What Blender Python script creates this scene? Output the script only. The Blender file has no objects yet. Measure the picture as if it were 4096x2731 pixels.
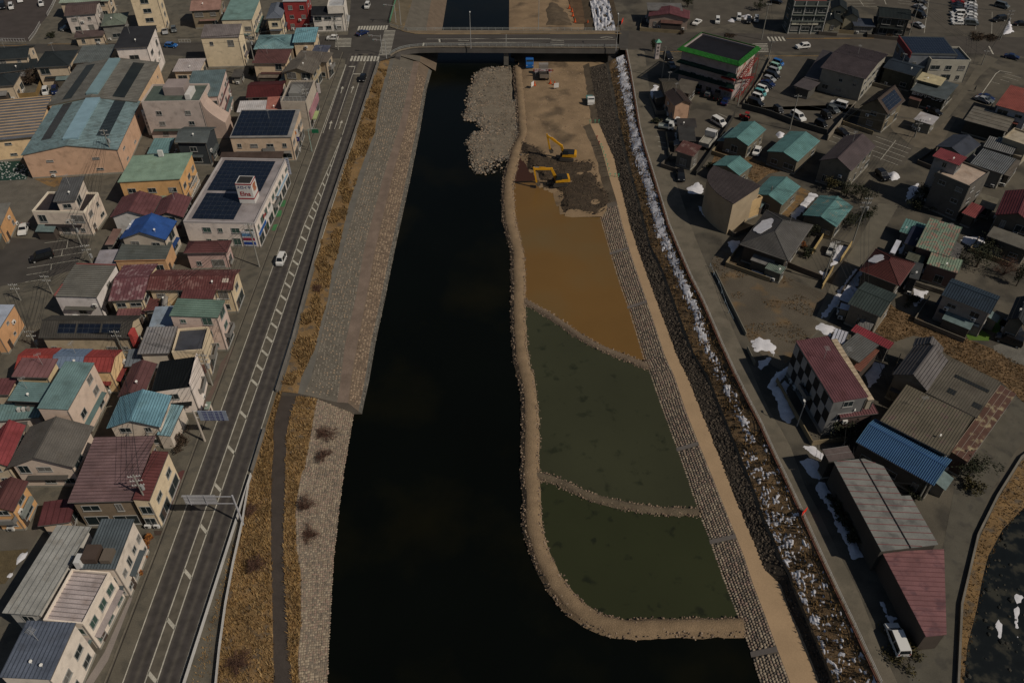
import bpy, math, random
from mathutils import Vector, Matrix, noise
rnd = random.Random(7)
S = bpy.context.scene
C = S.collection
R = math.radians
# ---------------------------------------------------------------- camera, sky, sun, exposure
cam = bpy.data.cameras.new('camera'); camo = bpy.data.objects.new('camera', cam); C.objects.link(camo)
cam.sensor_width = 36.0; cam.lens = 28.565; cam.clip_end = 3000
camo.location = (0, 0, 105); camo.rotation_euler = (R(90 - 42.6), 0, 0)
S.camera = camo
SUN_AZ = math.atan2(-0.475, 0.88); SUN_EL = R(44)
w = bpy.data.worlds.new('World'); S.world = w; w.use_nodes = True
nt = w.node_tree; sky = nt.nodes.new('ShaderNodeTexSky'); sky.sky_type = 'NISHITA'; sky.sun_disc = False
sky.sun_elevation = SUN_EL; sky.sun_rotation = math.pi / 2 - SUN_AZ
nt.links.new(sky.outputs[0], nt.nodes['Background'].inputs[0]); nt.nodes['Background'].inputs[1].default_value = 0.05
sd = bpy.data.lights.new('sun', 'SUN'); sd.energy = 4.2; sd.angle = R(0.5); sd.color = (1, 0.92, 0.80)
so = bpy.data.objects.new('sun', sd); C.objects.link(so); so.location = (80, -40, 200)
sv = Vector((math.cos(SUN_AZ) * math.cos(SUN_EL), math.sin(SUN_AZ) * math.cos(SUN_EL), math.sin(SUN_EL)))
so.rotation_euler = sv.to_track_quat('Z', 'Y').to_euler()
S.view_settings.view_transform = 'Standard'; S.view_settings.look = 'None'; S.view_settings.gamma = 1
S.view_settings.exposure = -0.66
S.cycles.max_bounces = 5; S.cycles.diffuse_bounces = 2; S.cycles.glossy_bounces = 2
S.render.use_persistent_data = False
CAM = Vector((0, 0, 105))
# ---------------------------------------------------------------- materials
MATS = {}
def mat(col, rough=.75, var=.16, sc=.35, col2=None, lo=.52, hi=.64, sc2=.6, spec=.25, bump=0., bsc=8., metal=0., grain=.10, stretch=None):
    key = (tuple(round(c, 4) for c in col), rough, var, sc, tuple(col2) if col2 else None, lo, hi, sc2, spec, bump, bsc, metal, grain, stretch)
    if key in MATS: return MATS[key]
    m = bpy.data.materials.new('surface'); m.use_nodes = True; n = m.node_tree.nodes; L = m.node_tree.links
    b = n['Principled BSDF']; b.inputs['Roughness'].default_value = rough; b.inputs['Metallic'].default_value = metal
    b.inputs['Specular IOR Level'].default_value = spec
    geo = n.new('ShaderNodeNewGeometry'); src = geo.outputs['Position']
    if stretch:
        mp = n.new('ShaderNodeMapping'); mp.inputs['Scale'].default_value = stretch; L.new(src, mp.inputs[0]); src = mp.outputs[0]
    def nz(scale, det):
        t = n.new('ShaderNodeTexNoise'); t.inputs['Scale'].default_value = scale; t.inputs['Detail'].default_value = det; L.new(src, t.inputs['Vector']); return t.outputs['Fac']
    def mul(colsock, fac, a):
        r = n.new('ShaderNodeMapRange'); r.inputs[1].default_value = .3; r.inputs[2].default_value = .7; r.inputs[3].default_value = 1 - a; r.inputs[4].default_value = 1 + a; L.new(fac, r.inputs[0])
        x = n.new('ShaderNodeMix'); x.data_type = 'RGBA'; x.blend_type = 'MULTIPLY'; x.inputs[0].default_value = 1; L.new(colsock, x.inputs[6]); L.new(r.outputs[0], x.inputs[7]); return x.outputs[2]
    c = n.new('ShaderNodeRGB'); c.outputs[0].default_value = (*col[:3], 1); out = c.outputs[0]
    if col2:
        r = n.new('ShaderNodeMapRange'); r.inputs[1].default_value = lo; r.inputs[2].default_value = hi; L.new(nz(sc2, 6), r.inputs[0])
        x = n.new('ShaderNodeMix'); x.data_type = 'RGBA'; L.new(r.outputs[0], x.inputs[0]); L.new(out, x.inputs[6]); x.inputs[7].default_value = (*col2[:3], 1); out = x.outputs[2]
    if var: out = mul(out, nz(sc, 5), var)
    if grain: out = mul(out, nz(6., 3), grain)
    L.new(out, b.inputs['Base Color'])
    if bump:
        bn = n.new('ShaderNodeBump'); bn.inputs['Strength'].default_value = bump; bn.inputs['Distance'].default_value = .1; L.new(nz(bsc, 4), bn.inputs['Height']); L.new(bn.outputs[0], b.inputs['Normal'])
    MATS[key] = m; return m
def glass(col=(.02, .028, .03)):
    return mat(col, rough=.08, var=0, spec=.5, grain=0)
GLASS = glass(); GLASSG = glass((.05, .09, .075)); ALU = mat((.32, .31, .29), .5, 0, grain=0); DARKM = mat((.03, .028, .026), .6, .1)
STEEL = mat((.36, .35, .33), .45, .1); WHITEP = mat((.62, .60, .56), .6, .08); TYRE = mat((.012, .012, .012), .8, 0, grain=0)
CONC = mat((.26, .24, .20), .85, .15); POLE = mat((.25, .235, .20), .8, .12)
# ---------------------------------------------------------------- mesh collector
class MB:
    def __init__(s): s.v = []; s.f = []; s.m = []; s.uv = None
    def poly(s, pts, mi=0):
        k = len(s.v); s.v += [tuple(p) for p in pts]; s.f.append(tuple(range(k, k + len(pts)))); s.m.append(mi)
    def hexa(s, p, mi=0, bottom=True):     # 8 points: 4 below (ccw from above), 4 above
        k = len(s.v); s.v += [tuple(q) for q in p]
        fs = [(4, 5, 6, 7), (0, 1, 5, 4), (1, 2, 6, 5), (2, 3, 7, 6), (3, 0, 4, 7)] + ([(3, 2, 1, 0)] if bottom else [])
        for f in fs: s.f.append(tuple(k + i for i in f)); s.m.append(mi)
    def box(s, x0, x1, y0, y1, z0, z1, mi=0):
        s.hexa([(x0, y0, z0), (x1, y0, z0), (x1, y1, z0), (x0, y1, z0), (x0, y0, z1), (x1, y0, z1), (x1, y1, z1), (x0, y1, z1)], mi)
    def bar(s, p, q, w, h, mi=0, up=None):
        p = Vector(p); q = Vector(q); d = q - p
        if d.length < 1e-5: return
        u = Vector(up) if up is not None else Vector((0, 0, 1)); x = d.cross(u)
        if x.length < 1e-5: x = d.cross(Vector((1, 0, 0)))
        x = x.normalized() * w / 2; n = x.cross(d).normalized() * h / 2
        s.hexa([p - x - n, p + x - n, q + x - n, q - x - n, p - x + n, p + x + n, q + x + n, q - x + n], mi)
    def tube(s, p, q, r0, r1=None, n=6, mi=0, cap=True):
        r1 = r0 if r1 is None else r1; p = Vector(p); q = Vector(q); d = (q - p)
        if d.length < 1e-6: return
        a = d.cross(Vector((0, 0, 1)));
        if a.length < 1e-4: a = Vector((1, 0, 0))
        a.normalize(); b = d.cross(a).normalized(); k = len(s.v)
        for c, r in ((p, r0), (q, r1)):
            for i in range(n):
                t = 2 * math.pi * i / n; s.v.append(tuple(c + a * math.cos(t) * r + b * math.sin(t) * r))
        for i in range(n):
            j = (i + 1) % n; s.f.append((k + i, k + j, k + n + j, k + n + i)); s.m.append(mi)
        if cap: s.f.append(tuple(k + n + i for i in range(n))); s.m.append(mi); s.f.append(tuple(k + n - 1 - i for i in range(n))); s.m.append(mi)
    def prism(s, pts, z0, z1, mi=0, top=True):
        n = len(pts); k = len(s.v); s.v += [(p[0], p[1], z0) for p in pts] + [(p[0], p[1], z1) for p in pts]
        for i in range(n):
            j = (i + 1) % n; s.f.append((k + i, k + j, k + n + j, k + n + i)); s.m.append(mi)
        if top: s.f.append(tuple(k + n + i for i in range(n))); s.m.append(mi)
    def slab(s, pts, t, mi=0):             # polygon given by its top points, thickness t downwards
        n = len(pts); k = len(s.v); s.v += [tuple(p) for p in pts] + [(p[0], p[1], p[2] - t) for p in pts]
        s.f.append(tuple(range(k, k + n))); s.m.append(mi); s.f.append(tuple(range(k + 2 * n - 1, k + n - 1, -1))); s.m.append(mi)
        for i in range(n):
            j = (i + 1) % n; s.f.append((k + i, k + n + i, k + n + j, k + j)); s.m.append(mi)
    def mesh(s, name, mats):
        me = bpy.data.meshes.new(name); me.from_pydata(s.v, [], s.f); me.update()
        for m in (mats if isinstance(mats, (list, tuple)) else [mats]): me.materials.append(m)
        if any(s.m): me.polygons.foreach_set('material_index', s.m)
        return me
    def build(s, name, mats, parent=None, loc=None, kind=None, smooth=False):
        me = s.mesh(name, mats)
        if smooth: me.polygons.foreach_set('use_smooth', [True] * len(me.polygons))
        return link(name, me, parent, loc, kind)
def link(name, me, parent=None, loc=None, kind=None, rotz=None):
    o = bpy.data.objects.new(name, me); C.objects.link(o)
    if parent is not None: o.parent = parent
    if loc is not None: o.location = loc
    if rotz is not None: o.rotation_euler = (0, 0, rotz)
    if kind: o['kind'] = kind
    return o
def thing(name, label, cat, loc=(0, 0, 0), rotz=0, group=None):
    o = bpy.data.objects.new(name, None); C.objects.link(o); o.location = loc; o.rotation_euler = (0, 0, rotz); o.empty_display_size = .3
    return tag(o, label, cat, group)
def tag(o, label, cat, group=None):
    o['label'] = label; o['category'] = cat
    if group: o['group'] = group
    return o
# ---------------------------------------------------------------- longitudinal lines and strips
def at_y(line, y):
    for i in range(len(line) - 1):
        a, b = line[i], line[i + 1]
        if (a[1] <= y <= b[1]): t = (y - a[1]) / max(1e-6, b[1] - a[1]); return tuple(a[k] + (b[k] - a[k]) * t for k in range(3))
    a, b = (line[0], line[1]) if y < line[0][1] else (line[-1], line[-2])
    t = (y - a[1]) / ((b[1] - a[1]) or 1e-6); return (a[0] + (b[0] - a[0]) * t, y, a[2])
def strip_pts(A, B, y0, y1, step, nx, rough=0., sc=.3):
    ys = []; y = y0
    while y < y1: ys.append(y); y += step
    ys.append(y1); rows = []
    for y in ys:
        a = Vector(at_y(A, y)); b = Vector(at_y(B, y)); a.y = b.y = y; row = []
        for i in range(nx + 1):
            p = a.lerp(b, i / nx)
            if rough and 0 < i < nx: p.z += rough * noise.noise(Vector((p.x * sc, p.y * sc, 0)))
            row.append(p)
        rows.append(row)
    return rows
def grid_mesh(rows, name, m, kind='structure', parent=None, uv=True, smooth=True):
    n = len(rows[0]); v = [tuple(p) for r in rows for p in r]; f = []
    for j in range(len(rows) - 1):
        for i in range(n - 1): k = j * n + i; f.append((k, k + 1, k + n + 1, k + n))
    me = bpy.data.meshes.new(name); me.from_pydata(v, [], f); me.update()
    mm = m if isinstance(m, (list, tuple)) else [m]
    for q in mm: me.materials.append(q)
    if uv:
        U = me.uv_layers.new(name='UVMap'); k = 0
        for j in range(len(rows) - 1):
            for i in range(n - 1):
                for (a, b) in ((i, j), (i + 1, j), (i + 1, j + 1), (i, j + 1)): U.data[k].uv = (a / (n - 1), rows[b][0][1] / 10.); k += 1
    if smooth: me.polygons.foreach_set('use_smooth', [True] * len(me.polygons))
    o = link(name, me, parent, kind=kind); return o
def strip(name, A, B, m, y0=None, y1=None, step=3., nx=2, rough=0., sc=.3, dz=0.):
    y0 = max(A[0][1], B[0][1]) if y0 is None else y0; y1 = min(A[-1][1], B[-1][1]) if y1 is None else y1
    rows = strip_pts(A, B, y0, y1, step, nx, rough, sc)
    if dz:
        for r in rows:
            for p in r: p.z += dz
    return grid_mesh(rows, name, m), rows
def sheet(name, pts, z, m, kind='structure', parent=None):
    mb = MB(); pts = [(p[0], p[1], z) for p in pts]
    a = sum(pts[i][0] * pts[(i + 1) % len(pts)][1] - pts[(i + 1) % len(pts)][0] * pts[i][1] for i in range(len(pts)))
    if a < 0: pts = pts[::-1]
    mb.poly(pts); return mb.build(name, m, parent, kind=kind)
def inside(p, poly):
    c = False; j = len(poly) - 1
    for i in range(len(poly)):
        a, b = poly[i], poly[j]
        if (a[1] > p[1]) != (b[1] > p[1]) and p[0] < (b[0] - a[0]) * (p[1] - a[1]) / (b[1] - a[1]) + a[0]: c = not c
        j = i
    return c
# ---------------------------------------------------------------- stones
def stone_shape(mb, c, r, mi=0, flat=.55, up=None, seg=6, rr=rnd):
    a0 = rr.random() * 6.28; k = len(mb.v); c = Vector(c); sx = r * rr.uniform(.8, 1.15); sy = r * rr.uniform(.75, 1.1)
    rings = ((1.0, -.15), (.86, .55), (.45, .95))
    for (q, h) in rings:
        for i in range(seg):
            t = a0 + 6.283 * i / seg; w_ = rr.uniform(.9, 1.1); mb.v.append((c.x + math.cos(t) * sx * q * w_, c.y + math.sin(t) * sy * q * w_, c.z + h * r * flat))
    for g in range(2):
        for i in range(seg):
            j = (i + 1) % seg; mb.f.append((k + g * seg + i, k + g * seg + j, k + (g + 1) * seg + j, k + (g + 1) * seg + i)); mb.m.append(mi)
    mb.f.append(tuple(k + 2 * seg + i for i in range(seg))); mb.m.append(mi)
def stone_meshes(name, mats, r, flat, n=6):
    out = []
    for i in range(n):
        mb = MB(); stone_shape(mb, (0, 0, 0), r, 0, flat, rr=random.Random(i)); out.append(mb.mesh(name, mats[i % len(mats)]))
    return out
def stone_rows(parent, A, B, y0, y1, s, r, mats, flat=.6, limit=300, name='cobble', jitter=.16, dens=1., gaps=None):
    ''' stones set in rows that follow the bank; the nearest ones are objects of their own '''
    spots = []; y = y0; j = 0
    while y < y1:
        a = Vector(at_y(A, y)); b = Vector(at_y(B, y)); a.y = b.y = y; L = (b - a).length; n = max(1, int(L / s))
        for i in range(n):
            if rnd.random() > dens: continue
            p = a.lerp(b, (i + .5) / n); p.x += rnd.uniform(-1, 1) * s * jitter; p.y += (s * .5 if i % 2 else 0) + rnd.uniform(-1, 1) * s * jitter
            if gaps and any(abs(p.y - g) < .45 for g in gaps): continue
            spots.append((p, rnd.uniform(.85, 1.12), rnd.randrange(len(mats))))
        y += s * 1.0; j += 1
    spots.sort(key=lambda q: (q[0] - CAM).length)
    if limit:
        ms = stone_meshes(name, mats, r, flat, 6)
        for p, k, mi in spots[:limit]:
            o = link(name, ms[(mi + rnd.randrange(2) * len(mats)) % len(ms)], parent, p, rotz=rnd.random() * 6.28); o.scale = (k, k, k)
    mb = MB()
    for p, k, mi in spots[limit:]: stone_shape(mb, p, r * k, mi, flat, seg=5)
    if mb.f: mb.build(name + '_field', mats, parent, kind='stuff')
def pebbles(name, poly, z, n, r0, r1, mats, parent=None, label=None, zf=None):
    xs = [p[0] for p in poly]; ys = [p[1] for p in poly]; mb = MB(); k = 0; tries = 0
    while k < n and tries < n * 8:
        tries += 1; x = rnd.uniform(min(xs), max(xs)); y = rnd.uniform(min(ys), max(ys))
        if not inside((x, y), poly): continue
        k += 1; r = r0 + (r1 - r0) * rnd.random() ** 2.5; stone_shape(mb, (x, y, (zf(x, y) if zf else z)), r, rnd.randrange(len(mats)), .6, seg=5)
    o = mb.build(name, mats, parent, kind='stuff')
    if label and parent is None: tag(o, label, 'stones')
    return o
# ---------------------------------------------------------------- grass
def tufts(name, spots, hmin, hmax, mats, label, parent=None, blades=4, wid=.10, cat='grass'):
    mb = MB()
    for p in spots:
        mi = rnd.randrange(len(mats))
        for b in range(blades):
            t = rnd.random() * 6.283; h = rnd.uniform(hmin, hmax); w_ = wid * rnd.uniform(.6, 1.3); lean = h * rnd.uniform(.3, 1.0)
            dx, dy = math.cos(t), math.sin(t); ox, oy = rnd.uniform(-.15, .15), rnd.uniform(-.15, .15)
            mb.poly([(p[0] + ox - dy * w_, p[1] + oy + dx * w_, p[2] - .03), (p[0] + ox + dy * w_, p[1] + oy - dx * w_, p[2] - .03), (p[0] + ox + dx * lean, p[1] + oy + dy * lean, p[2] + h)], mi)
    o = mb.build(name, mats, parent, kind='stuff')
    if parent is None: tag(o, label, cat)
    return o
def spots_poly(poly, n, z=0., zf=None):
    xs = [p[0] for p in poly]; ys = [p[1] for p in poly]; out = []; t = 0
    while len(out) < n and t < n * 12:
        t += 1; x = rnd.uniform(min(xs), max(xs)); y = rnd.uniform(min(ys), max(ys))
        if inside((x, y), poly): out.append((x, y, zf(x, y) if zf else z))
    return out
def spots_strip(A, B, y0, y1, n):
    out = []
    for _ in range(n):
        y = rnd.uniform(y0, y1); a = Vector(at_y(A, y)); b = Vector(at_y(B, y)); a.y = b.y = y; out.append(tuple(a.lerp(b, rnd.random())))
    return out
# ---------------------------------------------------------------- trees and shrubs
def shrub(name, label, cat, loc, r, h, leafm, twigm, n=350, bare=False, trunk=.0, group=None, leaf=.16):
    t = thing(name, label, cat, loc, rnd.random() * 6, group); mb = MB(); rr = random.Random(int(loc[0] * 100 + loc[1] * 37))
    if trunk: mb.tube((0, 0, -.1), (0, 0, trunk + h * .4), .05 + r * .07, .03 + r * .03)
    tips = []
    for i in range(26 if bare else 9):
        a = rr.random() * 6.283; e = rr.uniform(.15, 1.0); q = Vector((math.cos(a) * r * e, math.sin(a) * r * e, trunk + h * (rr.uniform(.55, 1.0) - .35 * e * e)))
        s0 = Vector((0, 0, trunk * rr.uniform(.5, 1.))); mid = s0.lerp(q, .5) + Vector((rr.uniform(-.1, .1), rr.uniform(-.1, .1), .12 * h)); mb.tube(s0, mid, .035, .022, 4, cap=False); mb.tube(mid, q, .022, .008, 4, cap=False); tips.append((mid, q))
        if bare:
            for k in range(16):
                s1 = mid.lerp(q, rr.random()); e1 = s1 + Vector((rr.uniform(-1, 1), rr.uniform(-1, 1), rr.uniform(-.1, .9))) * r * .38; mb.tube(s1, e1, .022, .008, 3, cap=False)
    mb.build('branches' if bare else 'trunk', twigm, t)
    lb = MB(); lm = leafm if isinstance(leafm, list) else [leafm]
    clumps = [Vector((rr.gauss(0, .45) * r, rr.gauss(0, .45) * r, trunk + h * rr.uniform(.25, .95))) for _ in range(max(5, int(7 * r)))]
    for i in range(n):
        c = rr.choice(clumps); p = c + Vector((rr.gauss(0, .2) * r, rr.gauss(0, .2) * r, rr.gauss(0, .12) * h)); p.z = max(p.z, .05)
        u = Vector((rr.uniform(-1, 1), rr.uniform(-1, 1), rr.uniform(-.4, .9))).normalized(); v = u.cross(Vector((rr.uniform(-1, 1), rr.uniform(-1, 1), rr.uniform(-1, 1)))).normalized(); k = leaf * rr.uniform(.6, 1.5)
        lb.poly([p - u * k, p + v * k * .55, p + u * k, p - v * k * .55], rr.randrange(len(lm)))
    lb.build('crown', lm, t, kind='stuff'); return t
# ---------------------------------------------------------------- measured layout (metres)
LN = {
'road_l':[(-51.03,48.09,.02),(-50.8,68.26,.02),(-50.34,238.22,.02)],
'med_l':[(-48.15,48.08,.03),(-47.88,68.25,.03),(-47.63,83.06,.03),(-47.29,115.25,.03),(-46.97,153.02,.03),(-44.72,194.29,.03)],
'med_r':[(-46.57,48.08,.03),(-46.43,68.25,.03),(-46.08,83.06,.03),(-45.57,115.25,.03),(-45.22,153.02,.03),(-44.72,194.29,.03)],
'ctr':[(-44.72,194.29,.03),(-44.66,239.99,.03)],
'turn':[(-47.31,197.69,.03),(-47.36,236.96,.03)],
'road_r':[(-43.6,48.09,.02),(-43.22,68.26,.02),(-43.0,83.07,.02),(-42.55,115.26,.02),(-42.19,145.09,.02),(-41.59,185.07,.02),(-40.8,241.45,.02)],
'edge':[(-42.79,48.1,0),(-42.31,83.08,0),(-42.19,91.78,0),(-42.06,100.81,0),(-41.89,115.29,0),(-42.52,153.07,0),(-41.55,195.56,0),(-40.86,240.05,0)],
'u_grassL':[(-41.69,98.95,-.1),(-41.52,100.91,-.1),(-41.4,115.4,-.1),(-42.1,153.21,-.1),(-41.06,195.74,-.1),(-40.34,238.14,-.1)],
'u_grassR':[(-38.41,101.79,-.5),(-38.57,105.22,-.5),(-37.49,112.8,-.5),(-37.63,121.87,-.5),(-37.37,127.46,-.5),(-38.21,136.32,-.5),(-37.93,142.59,-.5),(-38.33,164.15,-.5),(-37.26,187.64,-.5),(-36.5,196.49,-.5),(-37.78,218.28,-.5),(-37.54,242.65,-.5)],
'u_stoneL':[(-37.5,101.46,-.8),(-36.75,105.52,-.8),(-37.06,118.27,-.8),(-37.18,131.64,-.8),(-37.14,141.37,-.8),(-36.81,165.7,-.8),(-36.15,193.41,-.8),(-36.8,216.4,-.8),(-36.49,243.34,-.8)],
'u_bermL':[(-31.72,102.11,-2.8),(-31.91,105.94,-2.8),(-32.61,116.12,-2.8),(-32.52,131.71,-2.8),(-33.05,147.38,-2.8),(-32.38,176.84,-2.8),(-31.15,201.19,-2.8),(-30.81,214.29,-2.8),(-30.85,238.87,-2.8)],
'u_bermR':[(-29.73,101.68,-3.0),(-30.06,106.14,-3.0),(-30.3,117.2,-3.0),(-30.38,131.96,-3.0),(-30.65,147.65,-3.0),(-30.19,179.55,-3.0),(-29.37,201.56,-3.0),(-29.16,216.22,-3.0),(-29.14,239.31,-3.0)],
'u_toe':[(-28.14,102.99,-5.2),(-28.01,108.3,-5.2),(-28.22,119.58,-5.2),(-27.92,132.15,-5.2),(-27.74,150.66,-5.2),(-27.12,178.39,-5.2),(-26.8,205.24,-5.2),(-26.77,232.49,-5.2),(-26.24,246.55,-5.2)],
'u_wat':[(-27.54,103.36,-6.0),(-27.31,109.09,-6.0),(-27.42,120.45,-6.0),(-27.11,133.11,-6.0),(-26.85,151.75,-6.0),(-26.18,178.5,-6.0),(-25.74,206.73,-6.0),(-25.89,234.18,-6.0),(-25.16,248.34,-6.0)],
'l_pathL':[(-31.55,48.64,-1.2),(-34.37,60.6,-1.2),(-36.32,68.7,-1.2),(-39.48,83.15,-1.2),(-40.29,88.44,-1.2),(-41.38,92.66,-1.2),(-41.88,96.96,-1.2)],
'l_pathR':[(-28.99,48.64,-1.2),(-30.4,52.97,-1.2),(-32.33,60.6,-1.2),(-34.4,68.7,-1.2),(-37.1,83.15,-1.2),(-38.99,93.63,-1.2),(-38.81,98.64,-1.2)],
'l_stoneL':[(-28.48,49.01,-2.0),(-29.26,52.16,-2.0),(-29.76,57.12,-2.0),(-30.52,61.06,-2.0),(-31.52,66.3,-2.0),(-32.72,69.22,-2.0),(-34.48,77.01,-2.0),(-34.86,83.78,-2.0),(-34.5,84.66,-2.0),(-34.78,91.43,-2.0),(-35.19,99.51,-2.0)],
'l_wat':[(-25.56,50.84,-6.0),(-26.1,55.36,-6.0),(-27.05,63.34,-6.0),(-27.79,70.28,-6.0),(-28.3,78.21,-6.0),(-28.81,86.91,-6.0),(-29.07,101.97,-6.0)],
'n_wat':[(-24.17,277.72,-6.0),(-24.16,308.14,-6.0)],
'n_berm':[(-28.96,270.22,-3.0),(-29.2,299.82,-3.0)],
'n_grass':[(-35.91,264.71,-.8),(-35.25,293.71,-.8)],
'n_edge':[(-40.15,263.74,0),(-41.83,291.49,0)],
'r_wat':[(34.29,50.84,-6.0),(34.0,54.81,-6.0),(33.58,58.21,-6.0),(32.94,62.44,-6.0),(32.13,67.6,-6.0),(31.43,73.83,-6.0),(30.63,78.7,-6.0),(29.81,85.95,-6.0),(29.04,92.49,-6.0),(27.67,102.22,-6.0),(26.61,111.12,-6.0),(25.81,115.79,-6.0),(25.23,122.48,-6.0),(24.39,131.05,-6.0),(23.38,139.07,-6.0),(22.34,150.22,-6.0),(21.4,161.81,-6.0),(20.9,167.7,-6.0)],
'r_pathL':[(37.99,50.06,-4.3),(37.35,55.07,-4.3),(36.76,60.65,-4.3),(36.14,65.38,-4.3),(35.83,69.95,-4.3),(35.24,74.13,-4.3),(34.62,78.66,-4.3),(33.68,85.58,-4.3),(32.54,93.4,-4.3),(31.57,100.66,-4.3),(30.86,109.42,-4.3),(29.88,114.02,-4.3),(29.08,123.17,-4.3),(28.34,131.23,-4.3),(27.63,138.67,-4.3),(26.67,148.95,-4.3),(26.01,159.34,-4.3),(25.62,169.5,-4.3),(24.74,180.98,-4.3),(23.95,195.74,-4.3),(21.94,209.02,-4.3)],
'r_pathR':[(42.03,50.04,-4.25),(41.21,57.74,-4.25),(40.54,61.1,-4.25),(40.2,66.36,-4.25),(38.57,67.0,-4.25),(38.27,69.17,-4.25),(37.82,73.13,-4.25),(37.3,76.98,-4.25),(36.65,81.16,-4.25),(36.23,85.54,-4.25),(34.26,101.23,-4.25),(33.27,109.37,-4.25),(32.25,113.97,-4.25),(31.34,123.11,-4.25),(30.3,132.57,-4.25),(29.38,141.07,-4.25),(28.55,150.13,-4.25),(27.89,157.73,-4.25),(27.54,167.99,-4.25),(27.08,180.9,-4.25),(26.87,190.26,-4.25),(25.78,198.35,-4.25),(24.43,208.64,-4.25)],
'r_rub':[(43.2,49.47,-3.0),(42.22,57.08,-3.0),(41.27,64.56,-3.0),(41.23,66.49,-3.0),(40.41,68.38,-3.0),(40.24,72.02,-3.0),(39.46,75.63,-3.0),(39.3,79.74,-3.0),(38.81,84.56,-3.0),(37.19,99.21,-3.0),(36.27,108.11,-3.0),(34.72,113.29,-3.0),(34.1,117.92,-3.0),(33.35,126.16,-3.0),(32.6,134.72,-3.0),(31.95,141.86,-3.0),(30.6,149.07,-3.0),(30.36,157.44,-3.0),(30.09,168.04,-3.0),(29.62,180.75,-3.0),(29.3,192.09,-3.0),(29.16,205.82,-3.0),(29.12,227.85,-3.0),(29.37,244.71,-3.0)],
'r_conc':[(43.34,49.24,-2.5),(42.38,56.82,-2.5),(41.53,64.26,-2.5),(41.57,66.18,-2.5),(40.83,68.06,-2.5),(40.56,71.68,-2.5),(39.91,75.28,-2.5),(39.72,79.37,-2.5),(39.21,84.17,-2.5),(37.6,98.75,-2.5),(36.66,107.61,-2.5),(35.18,112.76,-2.5),(34.58,117.38,-2.5),(33.85,125.58,-2.5),(33.13,134.09,-2.5),(32.46,141.2,-2.5),(31.13,148.38,-2.5),(30.91,156.71,-2.5),(30.68,167.26,-2.5),(30.24,179.92,-2.5),(29.96,191.2,-2.5),(29.85,204.86,-2.5),(30.02,226.8,-2.5),(30.09,243.57,-2.5)],
'r_edge':[(48.13,48.1,0),(47.1,56.57,0),(46.31,62.33,0),(45.6,68.19,0),(44.96,74.12,0),(44.36,79.12,0),(43.35,86.79,0),(42.67,92.97,0),(41.68,98.79,0),(40.66,105.63,0),(39.81,112.68,0),(38.93,121.29,0),(38.35,126.54,0),(37.25,133.8,0),(36.23,143.64,0),(35.34,153.07,0),(34.52,179.55,0),(34.23,188.03,0),(34.08,197.88,0),(34.73,215.07,0),(35.36,232.84,0),(35.68,248.16,0)],
'r_road':[(50.51,48.09,.02),(49.82,54.65,.02),(49.55,61.87,.02),(48.62,67.44,.02),(47.66,75.37,.02),(46.91,79.6,.02),(46.72,84.1,.02),(46.55,90.65,.02),(45.29,93.53,.02),(44.53,100.05,.02),(43.57,111.01,.02),(42.94,116.99,.02),(42.02,129.16,.02),(41.44,137.72,.02),(40.52,149.53,.02),(39.92,167.7,.02),(39.23,184.19,.02),(38.73,197.29,.02),(39.05,213.04,.02),(40.2,230.91,.02),(41.28,246.05,.02)],
'berm':[(1.75,249.32,-5.2),(2.65,224.11,-5.2),(3.19,205.24,-5.2),(.94,196.0,-5.2),(.26,190.1,-5.2),(-.84,182.47,-5.2),(-1.06,174.42,-5.2),(-.6,163.16,-5.2),(.18,158.08,-5.2),(1.31,150.47,-5.2),(1.46,138.07,-5.2),(1.31,129.54,-5.2),(1.47,122.88,-5.2),(1.81,114.96,-5.2),(2.91,109.17,-5.2),(3.3,103.62,-5.2),(3.39,95.33,-5.2),(3.04,87.68,-5.2),(3.37,82.32,-5.2),(3.23,76.68,-5.2),(4.38,71.43,-5.2),(6.23,66.47,-5.2),(9.29,62.11,-5.2),(12.33,59.69,-5.2),(16.67,58.67,-5.2),(21.9,59.02,-5.2),(28.62,59.02,-5.2),(33.69,59.14,-5.2)],
'berm1':[(1.6,133.84,-5.5),(2.5,133.25,-5.5),(6.4,129.89,-5.5),(9.81,126.39,-5.5),(13.11,122.68,-5.5),(16.33,119.61,-5.5),(19.55,117.42,-5.5),(23.7,115.06,-5.5),(26.37,113.23,-5.5)],
'berm2':[(3.29,87.06,-5.5),(4.05,86.79,-5.5),(6.63,86.09,-5.5),(9.44,84.46,-5.5),(12.19,82.7,-5.5),(14.93,81.48,-5.5),(18.65,80.52,-5.5),(22.74,79.63,-5.5),(26.88,79.28,-5.5),(30.6,79.28,-5.5)],
'kerb_se':[(91.85,90.64,.0),(84.05,85.73,.0),(76.69,77.99,.0),(70.53,70.72,.0),(63.34,59.2,.0),(58.37,48.11,.0),(55.44,40.85,.0)],
'r_fence':[(48.38,48.1,0),(47.35,56.57,0),(46.56,62.33,0),(45.85,68.19,0),(45.21,74.12,0),(44.61,79.12,0),(43.6,86.79,0),(42.92,92.97,0),(41.93,98.79,0),(40.91,105.63,0),(40.06,112.68,0),(39.18,121.29,0),(38.6,126.54,0),(37.5,133.8,0),(36.48,143.64,0),(35.59,153.07,0),(34.77,179.55,0),(34.48,188.03,0),(34.33,197.88,0),(34.98,215.07,0),(35.61,232.84,0),(35.93,248.16,0)]}
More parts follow.
